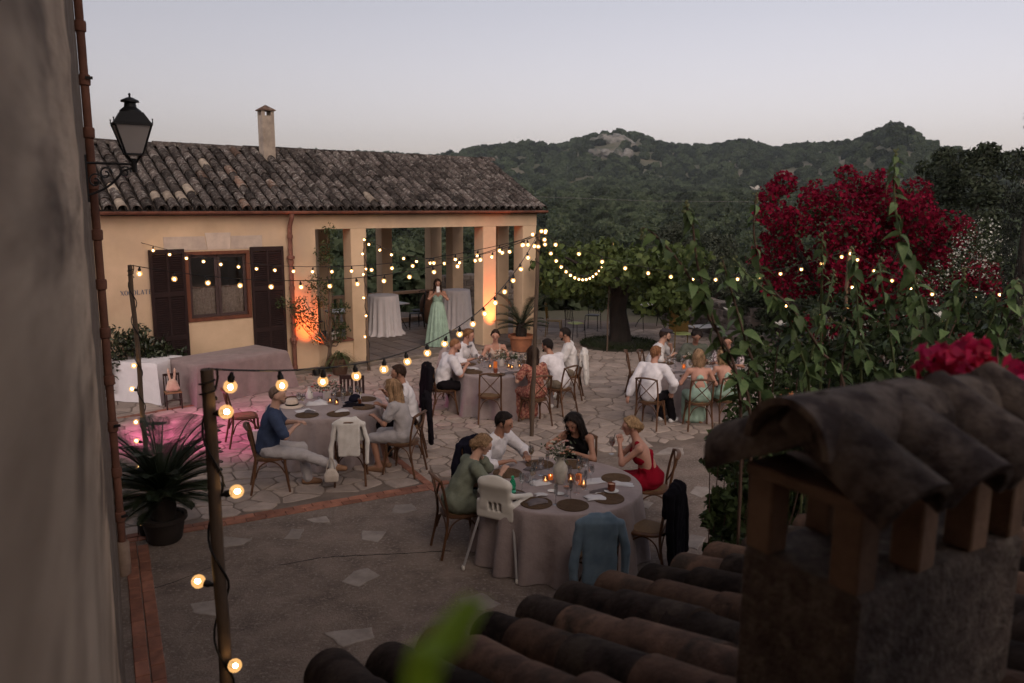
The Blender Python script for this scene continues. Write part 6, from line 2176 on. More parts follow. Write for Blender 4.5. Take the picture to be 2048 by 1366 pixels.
# small bag hanging from the cardigan chair
hb = empty('handbag', hl(CARD.location, 8, (0, 0, 0)), CARD.rotation_euler.z, 'small cream handbag hanging from the cardigan chair', 'bag')
m_bag = M('cream_bag', (.52, .45, .40), .8, (.44, .38, .33), 12, bump=.3, bscale=60)
sdf_obj('bag_body', [('e', (-.235, -.36, .22), I3, (.085, .045, .085)), ('b', (-.235, -.36, .17), I3, (.07, .025, .03), .02)], m_bag, hb, .01, .03)
MB().tube(bez((-.30, -.36, .27), (-.235, -.35, .62), (-.175, -.36, .27), 10), .006, 6).build('handle', m_bag, hb, True)
# tote by the man in blue
tb = gp(533, 905)
tt = empty('tote_bag', tb, .3, 'white canvas tote with navy base behind the man in blue', 'bag')
m_tote = M('tote_canvas', (.62, .52, .54), .95, bump=.2, bscale=120)
V_, F_ = [], []
for z, w, d in ((.07, .15, .075), (.2, .165, .07), (.36, .19, .05)):
    V_ += [(-w, -d, z), (w, -d, z), (w, d, z), (-w, d, z)]
MB().add(V_, [(4 * j + i, 4 * j + (i + 1) % 4, 4 * j + 4 + (i + 1) % 4, 4 * j + 4 + i) for j in range(2) for i in range(4)] + [(8, 9, 10, 11)]).build('bag_body', m_tote, tt)
MB().box((0, 0, .035), (.15, .075, .034), None, .01).build('bag_base', m_navy, tt)
for s in (-1, 1):
    MB().tube(bez((-.08, s * .05, .36), (0, s * .06, .62), (.08, s * .05, .36), 8), .008, 5).build('handle', m_tote, tt)

# ---- white plastic high chair
hcx = gp(1008, 1130)
hch = empty('high_chair', hcx, -R(28), 'white plastic high chair with grey metal legs beside the near table', 'high chair'); hch.scale = (1.14, 1.14, 1.12)
m_wpl = M('white_plastic', (.60, .57, .53), .45, (.56, .53, .49), 3, spec=.4)
m_gm = M('grey_metal', (.42, .41, .42), .45, metal=.5)
sdf_obj('seat_shell', [('b', (0, 0, .60), I3, (.175, .155, .065), .025), ('b', (0, -.165, .74), np.array(Matrix.Rotation(R(8), 3, 'X')), (.135, .006, .11), .022), ('c', (-.12, -.18, .86), (.12, -.18, .86), .04, .04), ('e', (0, -.185, .87), I3, (.15, .028, .075)),
        ('c', (-.17, -.15, .76), (-.185, .16, .67), .026, .024), ('c', (.17, -.15, .76), (.185, .16, .67), .026, .024)], m_wpl, hch, .0105, .03,
        subs=[('b', (0, .02, .72), I3, (.125, .125, .10), .02), ('b', (-.05, -.2, .64), I3, (.012, .06, .035), .004), ('b', (0, -.2, .64), I3, (.012, .06, .035), .004), ('b', (.05, -.2, .64), I3, (.012, .06, .035), .004)])
for sx_ in (-1, 1):
    for sy_ in (-1, 1):
        MB().tube([(sx_ * .165, sy_ * .145, .56), (sx_ * .275, sy_ * .265, .03)], .0125, 8).build('leg', m_gm, hch, True)
        MB().lathe([(.012, 0), (.017, .01), (.016, .04), (.012, .045)], 8, (sx_ * .278, sy_ * .268, 0)).build('foot_cap', m_wpl, hch, True)
cs_ = empty('folded_cloth', hl(hcx, 28, (0, 0, 0)), -R(28), 'crumpled grey cloth bib on the high chair', 'cloth')
sdf_obj('cloth_folds', [('b', (.05, .11, .70), np.array(Matrix.Rotation(.5, 3, 'X')), (.09, .10, .006), .012), ('b', (.14, .15, .62), np.array(Matrix.Rotation(.3, 3, 'Y')), (.02, .06, .10), .014), ('b', (.12, .02, .66), np.array(Matrix.Rotation(-.4, 3, 'Y')), (.07, .07, .01), .015)], m_grey_pk if False else M('grey_bib', (.16, .145, .155), .95, (.11, .1, .11), 8), cs_, .011, .03, wr=.006, wf=30)

# ================================================================== THE GUESTS
c_white = cloth('white', (.66, .63, .66)); c_white2 = cloth('white2', (.60, .575, .575)); c_sage = cloth('sage', (.165, .180, .140)); c_black = cloth('black', (.008, .007, .008)); c_red = cloth('red', (.235, .006, .018), rand=0)
c_blue = cloth('blue', (.045, .062, .115)); c_ltrous = cloth('light_trousers', (.40, .375, .385)); c_dark = cloth('dark_trousers', (.010, .008, .010)); c_pale = cloth('pale_grey', (.36, .335, .34)); c_mint = cloth('mint', (.30, .41, .335)); c_khaki = cloth('khaki', (.19, .155, .12))
c_floral = M('cloth_floral', (.22, .055, .045), .9, (.40, .20, .14), 26, mixlo=.45, mixhi=.55, col3=(.09, .03, .03), scale3=18, bump=.2, bscale=120)
c_greygr = cloth('grey_green', (.10, .108, .088)); c_print = M('cloth_print', (.42, .36, .36), .9, (.10, .06, .08), 30, mixlo=.48, mixhi=.55)
c_cream = cloth('cream_top', (.48, .36, .30))
sh_white = M('white_shoe', (.62, .60, .60), .6); sh_dark = M('dark_shoe', (.02, .016, .015), .5); sh_tan = M('tan_sandal', (.22, .12, .07), .6)
NV = .0105
def seated(label, chl, chl_heading=None, dback=.03, **kw):
    i = person(label, **kw)
    h = kw['heading'] if chl_heading is None else chl_heading
    if chl:
        hh = R(h); l = i['loc']
        i['chair'] = chair(chl, (l.x + math.sin(hh) * dback, l.y + math.cos(hh) * dback, 0), h)
    return i
# ---- near table
N1 = seated('woman in sage green dress with low bun, hand at her mouth', 'crossback chair of the woman in the sage green dress', hp=(966, 890), heading=68, sex='f', lean=16, bend=12, yaw=-6, pitch=22, skin='fair', hair='light', style='bun', vox=NV,
            R_=(.17, .46, .88), L_=(-.07, .30, 1.03), pnL=(0, -1, .2), curlL=.9, poleL=(-.5, .2, -.9), poleR=(.6, .1, -.8), wear=(('dress', 'dress', c_sage, {'sleeve': (1, .55), 'len': .95, 'th': .018, 'loose': True, 'wr': .004}),), shoes=sh_tan, face=True)
N2 = seated('man in open white shirt leaning on the near table', 'crossback chair of the man in the open white shirt', hp=(1009, 846), heading=128, sex='m', lean=14, bend=10, yaw=18, pitch=12, skin='tan', hair='black', style='short', vox=NV,
            R_=(.16, .42, .82), L_=(-.20, .46, .82), poleR=(.8, -.1, -.5), poleL=(-.8, -.1, -.5), wear=(('shirt', 'shirt', c_white, {'sleeve': (1, .45), 'v': .22, 'collar': True, 'th': .018, 'loose': True, 'wr': .0045}), ('trousers', 'pants', c_dark, {})), shoes=sh_dark)
N3 = seated('laughing woman in black top with long dark hair raising a spoon', 'crossback chair of the laughing woman in black', hp=(1146, 846), heading=196, sex='f', lean=14, bend=10, yaw=-14, pitch=26, roll=6, skin='tan', hair='black', style='long', vox=NV,
            R_=(.14, .27, 1.03), L_=(-.02, .33, .82), pnR=(-.6, -.3, .4), curlR=1.0, poleL=(-.9, .0, -.4), poleR=(.7, .1, -.7), wear=(('top', 'shirt', c_black, {'sleeve': (0, 0), 'sleeveless': True, 'v': .10}), ('trousers', 'pants', c_dark, {})), shoes=sh_dark)
N4 = seated('woman in red halter dress drinking, elbows on the near table', 'crossback chair of the woman in the red dress', hp=(1261, 853), heading=-84, sex='f', lean=15, bend=8, yaw=4, pitch=8, skin='rosy', hair='blond', style='bun', vox=NV, dback=-.02,
            R_=(.05, .37, .99), L_=(-.05, .37, .99), pnR=(-1, .2, 0), pnL=(1, .2, 0), curlR=.8, curlL=.8, poleR=(.35, .25, -1), poleL=(-.35, .25, -1), wear=(('dress', 'halter', c_red, {'len': .95, 'th': .016}),), shoes=sh_tan)
# ---- left table
L1 = seated('balding man in blue shirt and pale trousers with crossed legs', 'crossback chair of the man in the blue shirt', hp=(556, 792), heading=72, sex='m', lean=6, bend=8, yaw=-12, pitch=-2, skin='fair', hair='grey', style='buzz', seat=.46, sc=1.0,
            R_=(.10, .34, .84), L_=(-.16, .40, .84), poleR=(.7, .1, -.7), poleL=(-.7, .1, -.7), ankles=((.20, .86, .30), (-.04, .50, .085)), knees=((.1, .8, .9), (-.1, 1, .5)), wear=(('shirt', 'shirt', c_blue, {'sleeve': (.9, 0), 'th': .018, 'loose': True, 'wr': .004, 'collar': True}), ('trousers', 'pants', c_ltrous, {'th': .016})), shoes=sh_tan, beard='grey')
L2 = seated('woman with long fair hair in pale grey top at the left table', 'crossback chair of the long haired woman at the left table', hp=(784, 776), heading=-72, sex='f', lean=8, bend=8, yaw=6, pitch=10, skin='tan', hair='light', style='long',
            R_=(.07, .38, .92), L_=(-.12, .40, .80), wear=(('top', 'shirt', c_pale, {'sleeve': (.6, 0), 'th': .018, 'loose': True}), ('shorts', 'pants', c_pale, {'len': .5, 'th': .018})), shoes=sh_tan)
L3 = seated('bearded man in white shirt behind the long haired woman', 'crossback chair of the man in white behind the long haired woman', hp=(796, 747), heading=-98, sex='m', lean=8, bend=6, yaw=8, pitch=6, skin='tan', hair='dark', style='short', beard='dark',
            R_=(.08, .38, .95), L_=(-.2, .42, .82), wear=(('shirt', 'shirt', c_white, {'sleeve': (1, .4), 'collar': True, 'th': .018, 'v': .08}), ('trousers', 'pants', c_dark, {})), shoes=sh_dark)
# ---- middle table
M1 = seated('bald man in white short sleeves at the left of the middle table', 'crossback chair of the bald man at the middle table', hp=(911, 692), heading=66, sex='m', lean=15, bend=10, yaw=-8, pitch=10, skin='rosy', hair='ginger', style='buzz', beard='dark',
            R_=(.12, .44, .86), L_=(-.06, .46, .86), curlR=.9, curlL=.9, wear=(('shirt', 'shirt', c_white, {'sleeve': (.75, 0), 'th': .018}), ('trousers', 'pants', c_dark, {'th': .018})), shoes=sh_white)
M2 = seated('red haired man in white shirt and bow tie', 'crossback chair of the man with the bow tie', hp=(938, 671), heading=118, sex='m', lean=12, bend=8, yaw=16, pitch=10, skin='rosy', hair='ginger', style='short',
            R_=(.18, .42, .82), L_=(-.12, .46, .82), wear=(('shirt', 'shirt', c_white, {'sleeve': (1, .4), 'collar': True, 'th': .018}), ('trousers', 'pants', c_dark, {})), shoes=sh_dark)
M3 = seated('woman with bare shoulders facing the camera at the middle table', 'crossback chair of the bare shouldered woman', hp=(991, 672), heading=168, sex='f', lean=8, bend=6, yaw=-14, pitch=6, skin='rosy', hair='dark', style='bun',
            R_=(.20, .36, .80), L_=(-.2, .36, .80), wear=(('top', 'halter', c_cream, {'len': .8}),), shoes=sh_tan)
M4 = seated('dark haired woman in red patterned dress seen from behind', 'crossback chair of the woman in the red patterned dress', hp=(1066, 706), heading=-24, sex='f', lean=8, bend=6, yaw=-30, pitch=6, skin='fair', hair='dark', style='long', face=False,
            R_=(.16, .38, .80), L_=(-.22, .34, .80), wear=(('dress', 'halter', c_floral, {'len': .98, 'th': .02, 'wr': .006}), ('sleeves', 'shirt', c_floral, {'sleeve': (.7, 0), 'sleeveless': True, 'v': .1})), shoes=sh_tan)
M5 = seated('dark haired man in white tee leaning in, back to the camera', 'crossback chair of the leaning man in the white tee', hp=(1094, 692), heading=-46, sex='m', lean=20, bend=14, yaw=10, pitch=8, skin='tan', hair='black', style='short', face=False, beard='dark',
            R_=(.14, .46, .82), L_=(-.2, .46, .82), wear=(('tee', 'shirt', c_white, {'sleeve': (.6, 0), 'th': .02, 'loose': True}), ('shorts', 'pants', c_khaki, {'len': .55, 'th': .02})), shoes=sh_white)
M6 = seated('dark haired man in white tee seen in profile at the middle table', 'crossback chair of the man in the white tee in profile', hp=(1129, 669), heading=-82, sex='m', lean=4, bend=6, yaw=4, pitch=12, skin='tan', hair='black', style='short', beard='dark',
            R_=(.16, .36, .80), L_=(-.14, .40, .80), wear=(('tee', 'shirt', c_white2, {'sleeve': (.75, 0), 'th': .022, 'loose': True}), ('trousers', 'pants', c_khaki, {'len': .6})), shoes=sh_white)
# ---- right table
R1 = seated('man in flat cap and white shirt at the right table', 'crossback chair of the man in the flat cap', hp=(1331, 671), heading=112, sex='m', lean=14, bend=8, yaw=10, pitch=8, skin='fair', hair='dark', style='short', beard='dark',
            R_=(.10, .40, .86), L_=(-.06, .36, 1.0), poleL=(-.5, .2, -.8), wear=(('shirt', 'shirt', c_white2, {'sleeve': (.8, 0), 'th': .018, 'loose': True}), ('trousers', 'pants', c_dark, {})), shoes=sh_dark)
R2 = seated('man in white shirt with his back turned and white sneakers', 'crossback chair of the man in white sneakers', hp=(1312, 707), heading=28, sex='m', lean=8, bend=10, yaw=-16, pitch=4, skin='rosy', hair='ginger', style='short', face=False,
            R_=(.30, .26, .60), L_=(-.36, -.10, .50), poleL=(-.9, -.6, 0), poleR=(.8, -.5, -.2), feet=((.26, .48), (.06, .50)), wear=(('shirt', 'shirt', c_white, {'sleeve': (1, .85), 'th': .02, 'loose': True, 'wr': .005}), ('trousers', 'pants', c_dark, {'th': .016})), shoes=sh_white)
R3 = seated('woman in grey green top with curly dark hair facing the camera', 'crossback chair of the woman in the grey green top', hp=(1393, 674), heading=186, sex='f', lean=8, bend=8, yaw=10, pitch=20, skin='brown', hair='black', style='curly', sc=1.03,
            R_=(.22, .34, .84), L_=(-.22, .34, .80), wear=(('top', 'shirt', c_greygr, {'sleeve': (1, .8), 'th': .028, 'loose': True, 'v': .16}), ('trousers', 'pants', c_dark, {})), shoes=sh_dark)
R4 = seated('woman in mint open backed dress with bobbed hair', 'crossback chair of the bobbed woman in the mint dress', hp=(1397, 713), heading=2, sex='f', lean=10, bend=8, yaw=4, pitch=10, skin='rosy', hair='light', style='bob', face=False,
            R_=(.22, .36, .80), L_=(-.22, .36, .80), wear=(('dress', 'halter', c_mint, {'len': .98, 'wr': .005}),), shoes=sh_tan)
R5 = seated('woman in mint dress with blond highlights beside the garden bush', 'crossback chair of the mint dress woman by the garden bush', hp=(1446, 709), heading=-10, sex='f', lean=10, bend=8, yaw=10, pitch=10, skin='rosy', hair='blond', style='bob', face=False,
            R_=(.22, .36, .80), L_=(-.22, .36, .80), wear=(('dress', 'halter', c_mint, {'len': .98, 'wr': .005}),), shoes=sh_tan)
R6 = seated('person in printed top half hidden behind the woman with highlights', 'crossback chair of the person in the printed top', hp=(1456, 683), heading=200, sex='f', lean=8, bend=6, yaw=0, pitch=12, skin='tan', hair='dark', style='bun',
            R_=(.2, .34, .82), L_=(-.2, .34, .80), wear=(('top', 'shirt', c_print, {'sleeve': (.7, 0), 'th': .02}), ('trousers', 'pants', c_dark, {})), shoes=sh_dark)
# ---- standing guest taking a picture
S1 = person('woman standing in the loggia in a long mint gown photographing', hp=(881, 574), heading=172, sex='f', lean=1, bend=-2, yaw=4, pitch=4, skin='tan', hair='dark', style='wavy', stand=True, sc=1.0, loc=gp(876, 691, .085),
            R_=(.055, .25, 1.40), L_=(-.065, .25, 1.38), pnR=(0, -1, .3), pnL=(0, -1, .3), curlR=.9, curlL=.9, poleR=(.8, .1, -.8), poleL=(-.8, .1, -.8), wear=(('dress', 'halter', c_mint, {'len': .4}),), shoes=sh_tan)
ph = empty('phone', p_world(S1, (0, .325, 1.49)), -R(172), 'white phone held up by the standing woman', 'phone')
MB().box((0, 0, 0), (.038, .005, .075), None, .004).build('phone_body', M('phone_white', (.62, .6, .6), .35), ph)

# ---- jackets on occupied chairs
jacket('navy_jacket', 'navy jacket hanging behind the man in the open white shirt', N2['chair'], m_navy, .20, .16, .92, ((1, .3), (-1, .3)))
jacket('black_jacket', 'black jacket hanging behind the bald man at the middle table', M1['chair'], m_blackc, .20, .12, .90, ((1, .25), (-1, .1)))
jacket('taupe_jacket', 'taupe jacket hanging behind the man with the bow tie', M2['chair'], m_grey_pk, .20, .25, .92, ((1, .35), (-1, .35)))
jacket('black_jacket', 'black jacket hanging behind the long haired woman at the left table', L3['chair'], m_blackc, .20, .18, .90, ((1, .3), (-1, .3)))
jacket('cream_jacket', 'cream jacket on the chair of the man in profile', M6['chair'], m_cream, .20, .30, .93, ((1, .35), (-1, .35)))
# flat cap, sunglasses, bow tie
def on_head(info, name, label, cat):
    return empty(name, info['loc'], -R(info['heading']), label, cat)
H = R1['H']; cp_ = on_head(R1, 'flat_cap', 'dark grey flat cap on the man at the right table', 'cap')
sdf_obj('crown', [('h', H(0, -.01, .045), R1['RH'], (.102, .122, .088), (.09, .045, -.10, .99)), ('e', H(0, .03, .105), R1['RH'], (.085, .10, .035))], M('cap_tweed', (.045, .036, .040), .95, (.03, .024, .027), 40), cp_, .0105, .03)
sdf_obj('peak', [('e', H(0, .115, .068), R1['RH'], (.075, .055, .012))], M('cap_tweed', (.045, .036, .040)), cp_, .009, .02)
H = L1['H']; sg = on_head(L1, 'sunglasses', 'dark sunglasses pushed up on the head of the man in blue', 'glasses')
rmx = Matrix([list(r) for r in L1['RH']])
for s in (-1, 1):
    MB().sphere(H(s * .036, .062, .112), (.028, .008, .020), 10, 6, rmx).build('lens', m_eye, sg, True)
    MB().tube([H(s * .06, .06, .11), H(s * .088, .0, .07), H(s * .088, -.06, .03)], .003, 5).build('temple', m_eye, sg)
MB().tube([H(-.012, .068, .115), H(.012, .068, .115)], .003, 5).build('bridge', m_eye, sg)
bt = on_head(M2, 'bow_tie', 'grey bow tie of the red haired man', 'bow tie')
q = M2['nb'] + np.array([0, .105, -.02])
sdf_obj('bow', [('c', q, q + np.array([.05, 0, .0]), .010, .024), ('c', q, q - np.array([.05, 0, .0]), .010, .024), ('e', q, I3, (.013, .013, .015))], M('tie_grey', (.12, .11, .12), .8), bt, .007, .01)

# ================================================================== TABLE SETTINGS
m_glass = THIN('clear_glass', (.93, .93, .93), .30, .08)
m_wine = M('white_wine', (.80, .62, .30), .05, trans=.8, ior=1.33)
m_ratt = M('rattan_mat', (.125, .075, .042), .9, (.065, .038, .022), 90, bump=.8, bscale=120, rand=.2)
m_china = M('white_china', (.62, .60, .58), .3, spec=.5)
m_nap = M('white_napkin', (.58, .56, .58), .95, (.50, .48, .50), 10, rand=.08)
m_napg = M('grey_napkin', (.13, .11, .115), .95, (.09, .075, .08), 10, rand=.15)
m_steel = M('cutlery_steel', (.35, .33, .33), .3, metal=.9)
m_flame = EM('candle_flame', (1.0, .50, .16), 12.0)
m_amber = M('amber_glass', (.75, .26, .08), .25, trans=.6, emit=(1.0, .30, .06), estr=.12)
m_votive = THIN('votive_glass', (.85, .75, .68), .12)
TZ = .747
glass_me = MB().lathe([(.034, 0), (.032, .003), (.006, .007), (.004, .02), (.004, .085), (.012, .097), (.033, .13), (.037, .165), (.030, .205), (.0285, .205), (.0355, .165), (.031, .132), (.010, .101), (.002, .099)], 16).mesh('wine_glass', m_glass, True, 60)
flute_me = MB().lathe([(.030, 0), (.028, .003), (.005, .007), (.004, .09), (.018, .115), (.022, .17), (.019, .215), (.0178, .215), (.0205, .17), (.0165, .117), (.002, .095)], 14).mesh('champagne_flute', m_glass, True, 60)
tumb_me = MB().lathe([(.026, 0), (.030, .004), (.034, .095), (.0322, .095), (.0285, .008), (.001, .008)], 14).mesh('tumbler', m_glass, True, 60)
wine_in = MB().lathe([(.006, .1015), (.025, .122), (.033, .138), (.001, .1385)], 14, capt=True).mesh('wine', m_wine, True)
def nodes_table(c, x, y): return (c.x + x, c.y + y)
def put(name, me, loc, label, cat, group=None, rz=0.0, scl=None):
    o = obj(name, me, None, loc, (0, 0, rz), scl)
    return tag(o, label, cat, group)
WHERE = {'near': 'near round table', 'left': 'left round table', 'mid': 'middle round table', 'right': 'right round table'}
def glasses(key, pts, kind='wine_glass'):
    c, r = TBL[key]
    for x, y in pts:
        nm, me, lb = {'wine_glass': ('wine_glass', glass_me, 'clear stemmed wine glass on the '), 'champagne_flute': ('champagne_flute', flute_me, 'slim clear champagne flute on the '), 'tumbler': ('tumbler', tumb_me, 'clear water tumbler on the ')}[kind]
        o = put(nm, me, (c.x + x, c.y + y, TZ), lb + WHERE[key], 'glass', {'wine_glass': 'wine glasses', 'champagne_flute': 'champagne flutes', 'tumbler': 'water tumblers'}[kind] + ' on the ' + WHERE[key], rnd.uniform(0, 6))
        if kind == 'wine_glass' and rnd.random() < .5:
            obj('wine', wine_in, o)
mat_me = MB()
for k in range(9):
    r0 = .018 * k + .004
    if k == 0: mat_me.lathe([(.02, 0), (.02, .009), (.012, .0115)], 30)
    else: mat_me.lathe([(r0, .002), (r0 + .002, .0095), (r0 + .009, .0115), (r0 + .0165, .0095), (r0 + .0178, .002)], 40, capb=False, capt=False)
mat_m = mat_me.mesh('placemat', m_ratt, True, 50)
def placemats(key, angs, rr=.66, scale=1.0, lab=None):
    c, r = TBL[key]
    for i, a in enumerate(angs):
        put('placemat', mat_m, (c.x + math.sin(R(a)) * rr, c.y + math.cos(R(a)) * rr, TZ), 'round woven rattan placemat ' + (lab[i] if lab else 'on the ' + WHERE[key]), 'placemat', 'rattan placemats on the ' + WHERE[key], rnd.uniform(0, 6), scale)
def napkin(key, x, y, mat, label, rz=0.0, w=.10, d=.06, h=.016, sd=0):
    c, r = TBL[key]
    g = np.random.RandomState(sd + 5)
    n = 9
    V = []; F = []
    for j in range(n):
        for i in range(n):
            u, v = i / (n - 1) * 2 - 1, j / (n - 1) * 2 - 1
            e = (1 - u ** 4) * (1 - v ** 4)
            V.append((u * w + .012 * math.sin(3 * v + sd), v * d + .01 * math.sin(2.5 * u + sd), .004 + e * h * (.65 + .35 * math.sin(5 * u + 3 * v + sd) + .3 * g.rand())))
    for j in range(n - 1):
        for i in range(n - 1):
            a = j * n + i
            F.append((a, a + 1, a + n + 1, a + n))
    nb_ = len(V)
    V += [(x_, y_, .001) for x_, y_, z_ in V[:nb_]]
    for j in range(n - 1):
        F.append((j, j + nb_, j + 1 + nb_, j + 1)); a = (n - 1) * n + j; F.append((a + 1, a + 1 + nb_, a + nb_, a))
        a = j * n; F.append((a + n, a + n + nb_, a + nb_, a)); a = j * n + n - 1; F.append((a, a + nb_, a + n + nb_, a + n))
    return tag(obj('napkin', npmesh('napkin', V, F, mat, True), None, (c.x + x, c.y + y, TZ + (.012 if label.find('placemat') >= 0 else 0)), (0, 0, rz)), label, 'napkin')
plate_me = MB().lathe([(.05, 0), (.055, .004), (.09, .012), (.105, .018), (.106, .020), (.088, .015), (.052, .008), (.001, .008)], 28).mesh('plate', m_china, True, 60)
def plate(key, x, y, label, s=1.0):
    c, r = TBL[key]
    return put('plate', plate_me, (c.x + x, c.y + y, TZ + .0005), label, 'plate', None, 0, s)
def candle(key, x, y, label, h=.07, r0=.032, amber=False, group=None):
    c, r = TBL[key]
    t = empty('candle_holder', (c.x + x, c.y + y, TZ), 0, label, 'candle', group)
    MB().lathe([(r0 * .9, 0), (r0, .004), (r0, h), (r0 * .93, h), (r0 * .9, .008), (.001, .008)], 16).build('glass_cup', m_amber if amber else m_votive, t, True, 60)
    MB().lathe([(r0 * .75, .009), (r0 * .75, .028), (.001, .029)], 12).build('wax', M('candle_wax', (.7, .6, .48), .6, emit=(1, .5, .18), estr=.12), t, True)
    MB().sphere((0, 0, .042), (.0055, .0055, .012), 8, 6).build('flame', m_flame, t, True)
    return t
def flowers(key, x, y, label, vase, cols, n=14, R0=.13, h=.2, sd=1, tall=False):
    c, r = TBL[key]
    t = empty('flower_vase', (c.x + x, c.y + y, TZ), 0, label, 'flowers')
    if vase == 'jug':
        MB().lathe([(.045, 0), (.052, .01), (.075, .10), (.085, .15), (.075, .20), (.045, .245), (.04, .28), (.052, .31), (.047, .31), (.035, .28)], 22).build('vase', M('glazed_white', (.50, .47, .42), .35, (.26, .23, .19), 4, mixlo=.5, mixhi=.75, spec=.5), t, True, 60)
        z0 = .30
    else:
        MB().lathe([(.05, 0), (.055, .01), (.062, .13), (.058, .15), (.05, .15)], 18).build('vase', M('ribbed_white', (.55, .50, .48), .6), t, True, 60)
        z0 = .14
    g = random.Random(sd)
    st = MB()
    fl = {}
    for i in range(n):
        a = g.uniform(0, 6.28); rr = R0 * math.sqrt(g.random()); z = z0 + h * g.uniform(.25, 1.0) * (1.15 - .6 * rr / R0)
        p = Vector((math.cos(a) * rr, math.sin(a) * rr, z))
        st.tube([(0, 0, z0 - .05), (p.x * .4, p.y * .4, z0 + (z - z0) * .5), p], .0022, 4)
        cm = cols[i % len(cols)]
        fl.setdefault(cm, []).append((p, g.uniform(.020, .034)))
    st.build('stems', m_stem, t)
    for cm, lst in fl.items():
        for p, s in lst:
            f = MB()
            for lay, (k, up, sc_) in enumerate(((6, .25, 1.0), (5, .8, .72), (3, 1.6, .42))):
                for q in range(k):
                    a = q * 6.283 / k + lay * .5
                    d = Vector((math.cos(a), math.sin(a), up)).normalized()
                    sd_ = Vector((-math.sin(a), math.cos(a), 0)) * s * .62 * sc_
                    tip = p + d * s * 1.15 * sc_
                    md = p + d * s * .7 * sc_ + Vector((0, 0, .004))
                    f.add([p, md - sd_, tip + Vector((0, 0, .004)), md + sd_], [(0, 1, 2, 3)])
            f.build('blossom', cm, t)
    gp_ = np.array([[g.gauss(0, R0 * .5), g.gauss(0, R0 * .5), z0 + abs(g.gauss(0, h * .35))] for _ in range(170)])
    foliage('greenery', M('bouquet_leaf', (.04, .055, .025), .6, (.07, .085, .045), 9, island=.4, leaf=.2), t, gp_, np.tile([[0, 0, 1.0]], (170, 1)), .042, sd + 3, aspect=.45, jitter=1.0)['kind'] = 'stuff'
    return t
pet = lambda n, c: M('petal_' + n, c, .8, leaf=.25)
P_W, P_P, P_PE, P_R = pet('white', (.62, .58, .50)), pet('pink', (.58, .34, .30)), pet('peach', (.60, .36, .26)), pet('red', (.45, .06, .05))

# ---- near table
flowers('near', .0, .0, 'white jug of pale roses and greenery on the near table', 'jug', (P_W, P_PE, P_P), 17, .15, .24, 2)
placemats('near', (205, 172, 133, 76, 15, -18, -62, -125), .655, lab=('with a grey napkin, front left of the near table', 'bare at the front edge of the near table', 'under the brown coffee cup', 'before the woman in red', 'before the laughing woman in black', 'right before the man in the open white shirt', 'between the man in white and the sage dress woman', 'behind the high chair beside the green bottle'))
glasses('near', [(-.42, -.28), (-.28, .12), (.16, -.30), (.22, .14), (.30, .24), (.34, .02), (-.30, -.06), (.06, .36), (.02, .42), (.24, .33), (-.20, .26)])
glasses('near', [(.08, -.50), (-.08, -.62), (.26, -.18), (-.12, .46)], 'champagne_flute')
glasses('near', [(.22, .06), (-.35, .02), (.12, .30)], 'tumbler')
candle('near', .20, -.02, 'amber glass candle beside the white jug', .11, .036, True)
candle('near', .25, -.10, 'small lit tealight right of the white jug')
candle('near', -.10, .12, 'lit orange tealight left of the white jug', .055, .03, True)
candle('near', .12, .04, 'clear votive candle just behind the white jug', .09, .034)
candle('near', -.16, .0, 'clear votive candle left of the white jug', .08, .034)
napkin('near', -.27, -.60, m_napg, 'grey folded napkin on the front left placemat', .4, .11, .06, .03, 1)
napkin('near', .34, -.46, m_nap, 'white napkin bundle between the front placemats', .2, .10, .07, .02, 2)
napkin('near', .68, -.02, m_nap, 'white napkin by the coffee cup', -.2, .12, .06, .02, 3)
napkin('near', -.22, .0, m_nap, 'crumpled white napkin left of the jug', .5, .10, .08, .03, 4)
napkin('near', .34, .06, m_nap, 'white napkin under the glasses right of the jug', .3, .15, .08, .02, 5)
napkin('near', .44, -.24, m_napg, 'dark rolled napkin beside the coffee cup', .15, .14, .035, .03, 6)
napkin('near', -.58, -.10, m_nap, 'white napkin by the arm of the sage dress woman', .1, .08, .04, .02, 7)
napkin('near', -.22, -.38, m_nap, 'small white card napkin behind the front left placemat', .2, .06, .04, .01, 8)
napkin('near', -.26, .47, m_napg, 'dark napkin before the man in the open shirt', .7, .12, .07, .03, 9)
c0 = TBL['near'][0]
def coffee(loc, label):
    t = empty('coffee_cup', loc, 0, label, 'cup')
    MB().lathe([(.04, 0), (.075, .008), (.078, .011), (.04, .006)], 22).build('saucer', m_china, t, True, 60)
    MB().lathe([(.028, .008), (.038, .02), (.042, .09), (.039, .09), (.035, .078), (.001, .076)], 20).build('cup_body', M('copper_glaze', (.20, .055, .03), .3), t, True, 60)
    MB().lathe([(.036, .0765), (.036, .0785), (.001, .08)], 16).build('foam', M('milk_foam', (.55, .36, .25), .8), t, True)
coffee((c0.x + .53, c0.y - .27, TZ + .012), 'brown coffee cup on a saucer at the right of the near table')
bt_ = empty('water_bottle', (c0.x - .52, c0.y - .38, TZ), 0, 'small green plastic water bottle by the sage dress woman', 'bottle')
m_gb = M('green_pet', (.03, .42, .20), .15, trans=.65, ior=1.35)
MB().lathe([(.030, 0), (.034, .006), (.034, .07), (.030, .085), (.034, .10), (.034, .125), (.026, .16), (.013, .185), (.013, .195)], 18).build('bottle_body', m_gb, bt_, True, 60)
MB().lathe([(.0155, .193), (.0155, .212), (.014, .214)], 14).build('cap', M('green_cap', (.03, .30, .16), .5), bt_, True, 60)
MB().lathe([(.0345, .045), (.0345, .068)], 18, capb=False, capt=False).build('label_band', M('bottle_label', (.10, .45, .32), .5), bt_, True)
ds = empty('dessert_glass', (c0.x + .05, c0.y - .38, TZ), 0, 'footed dessert glass with spoon in the middle of the near table', 'dessert')
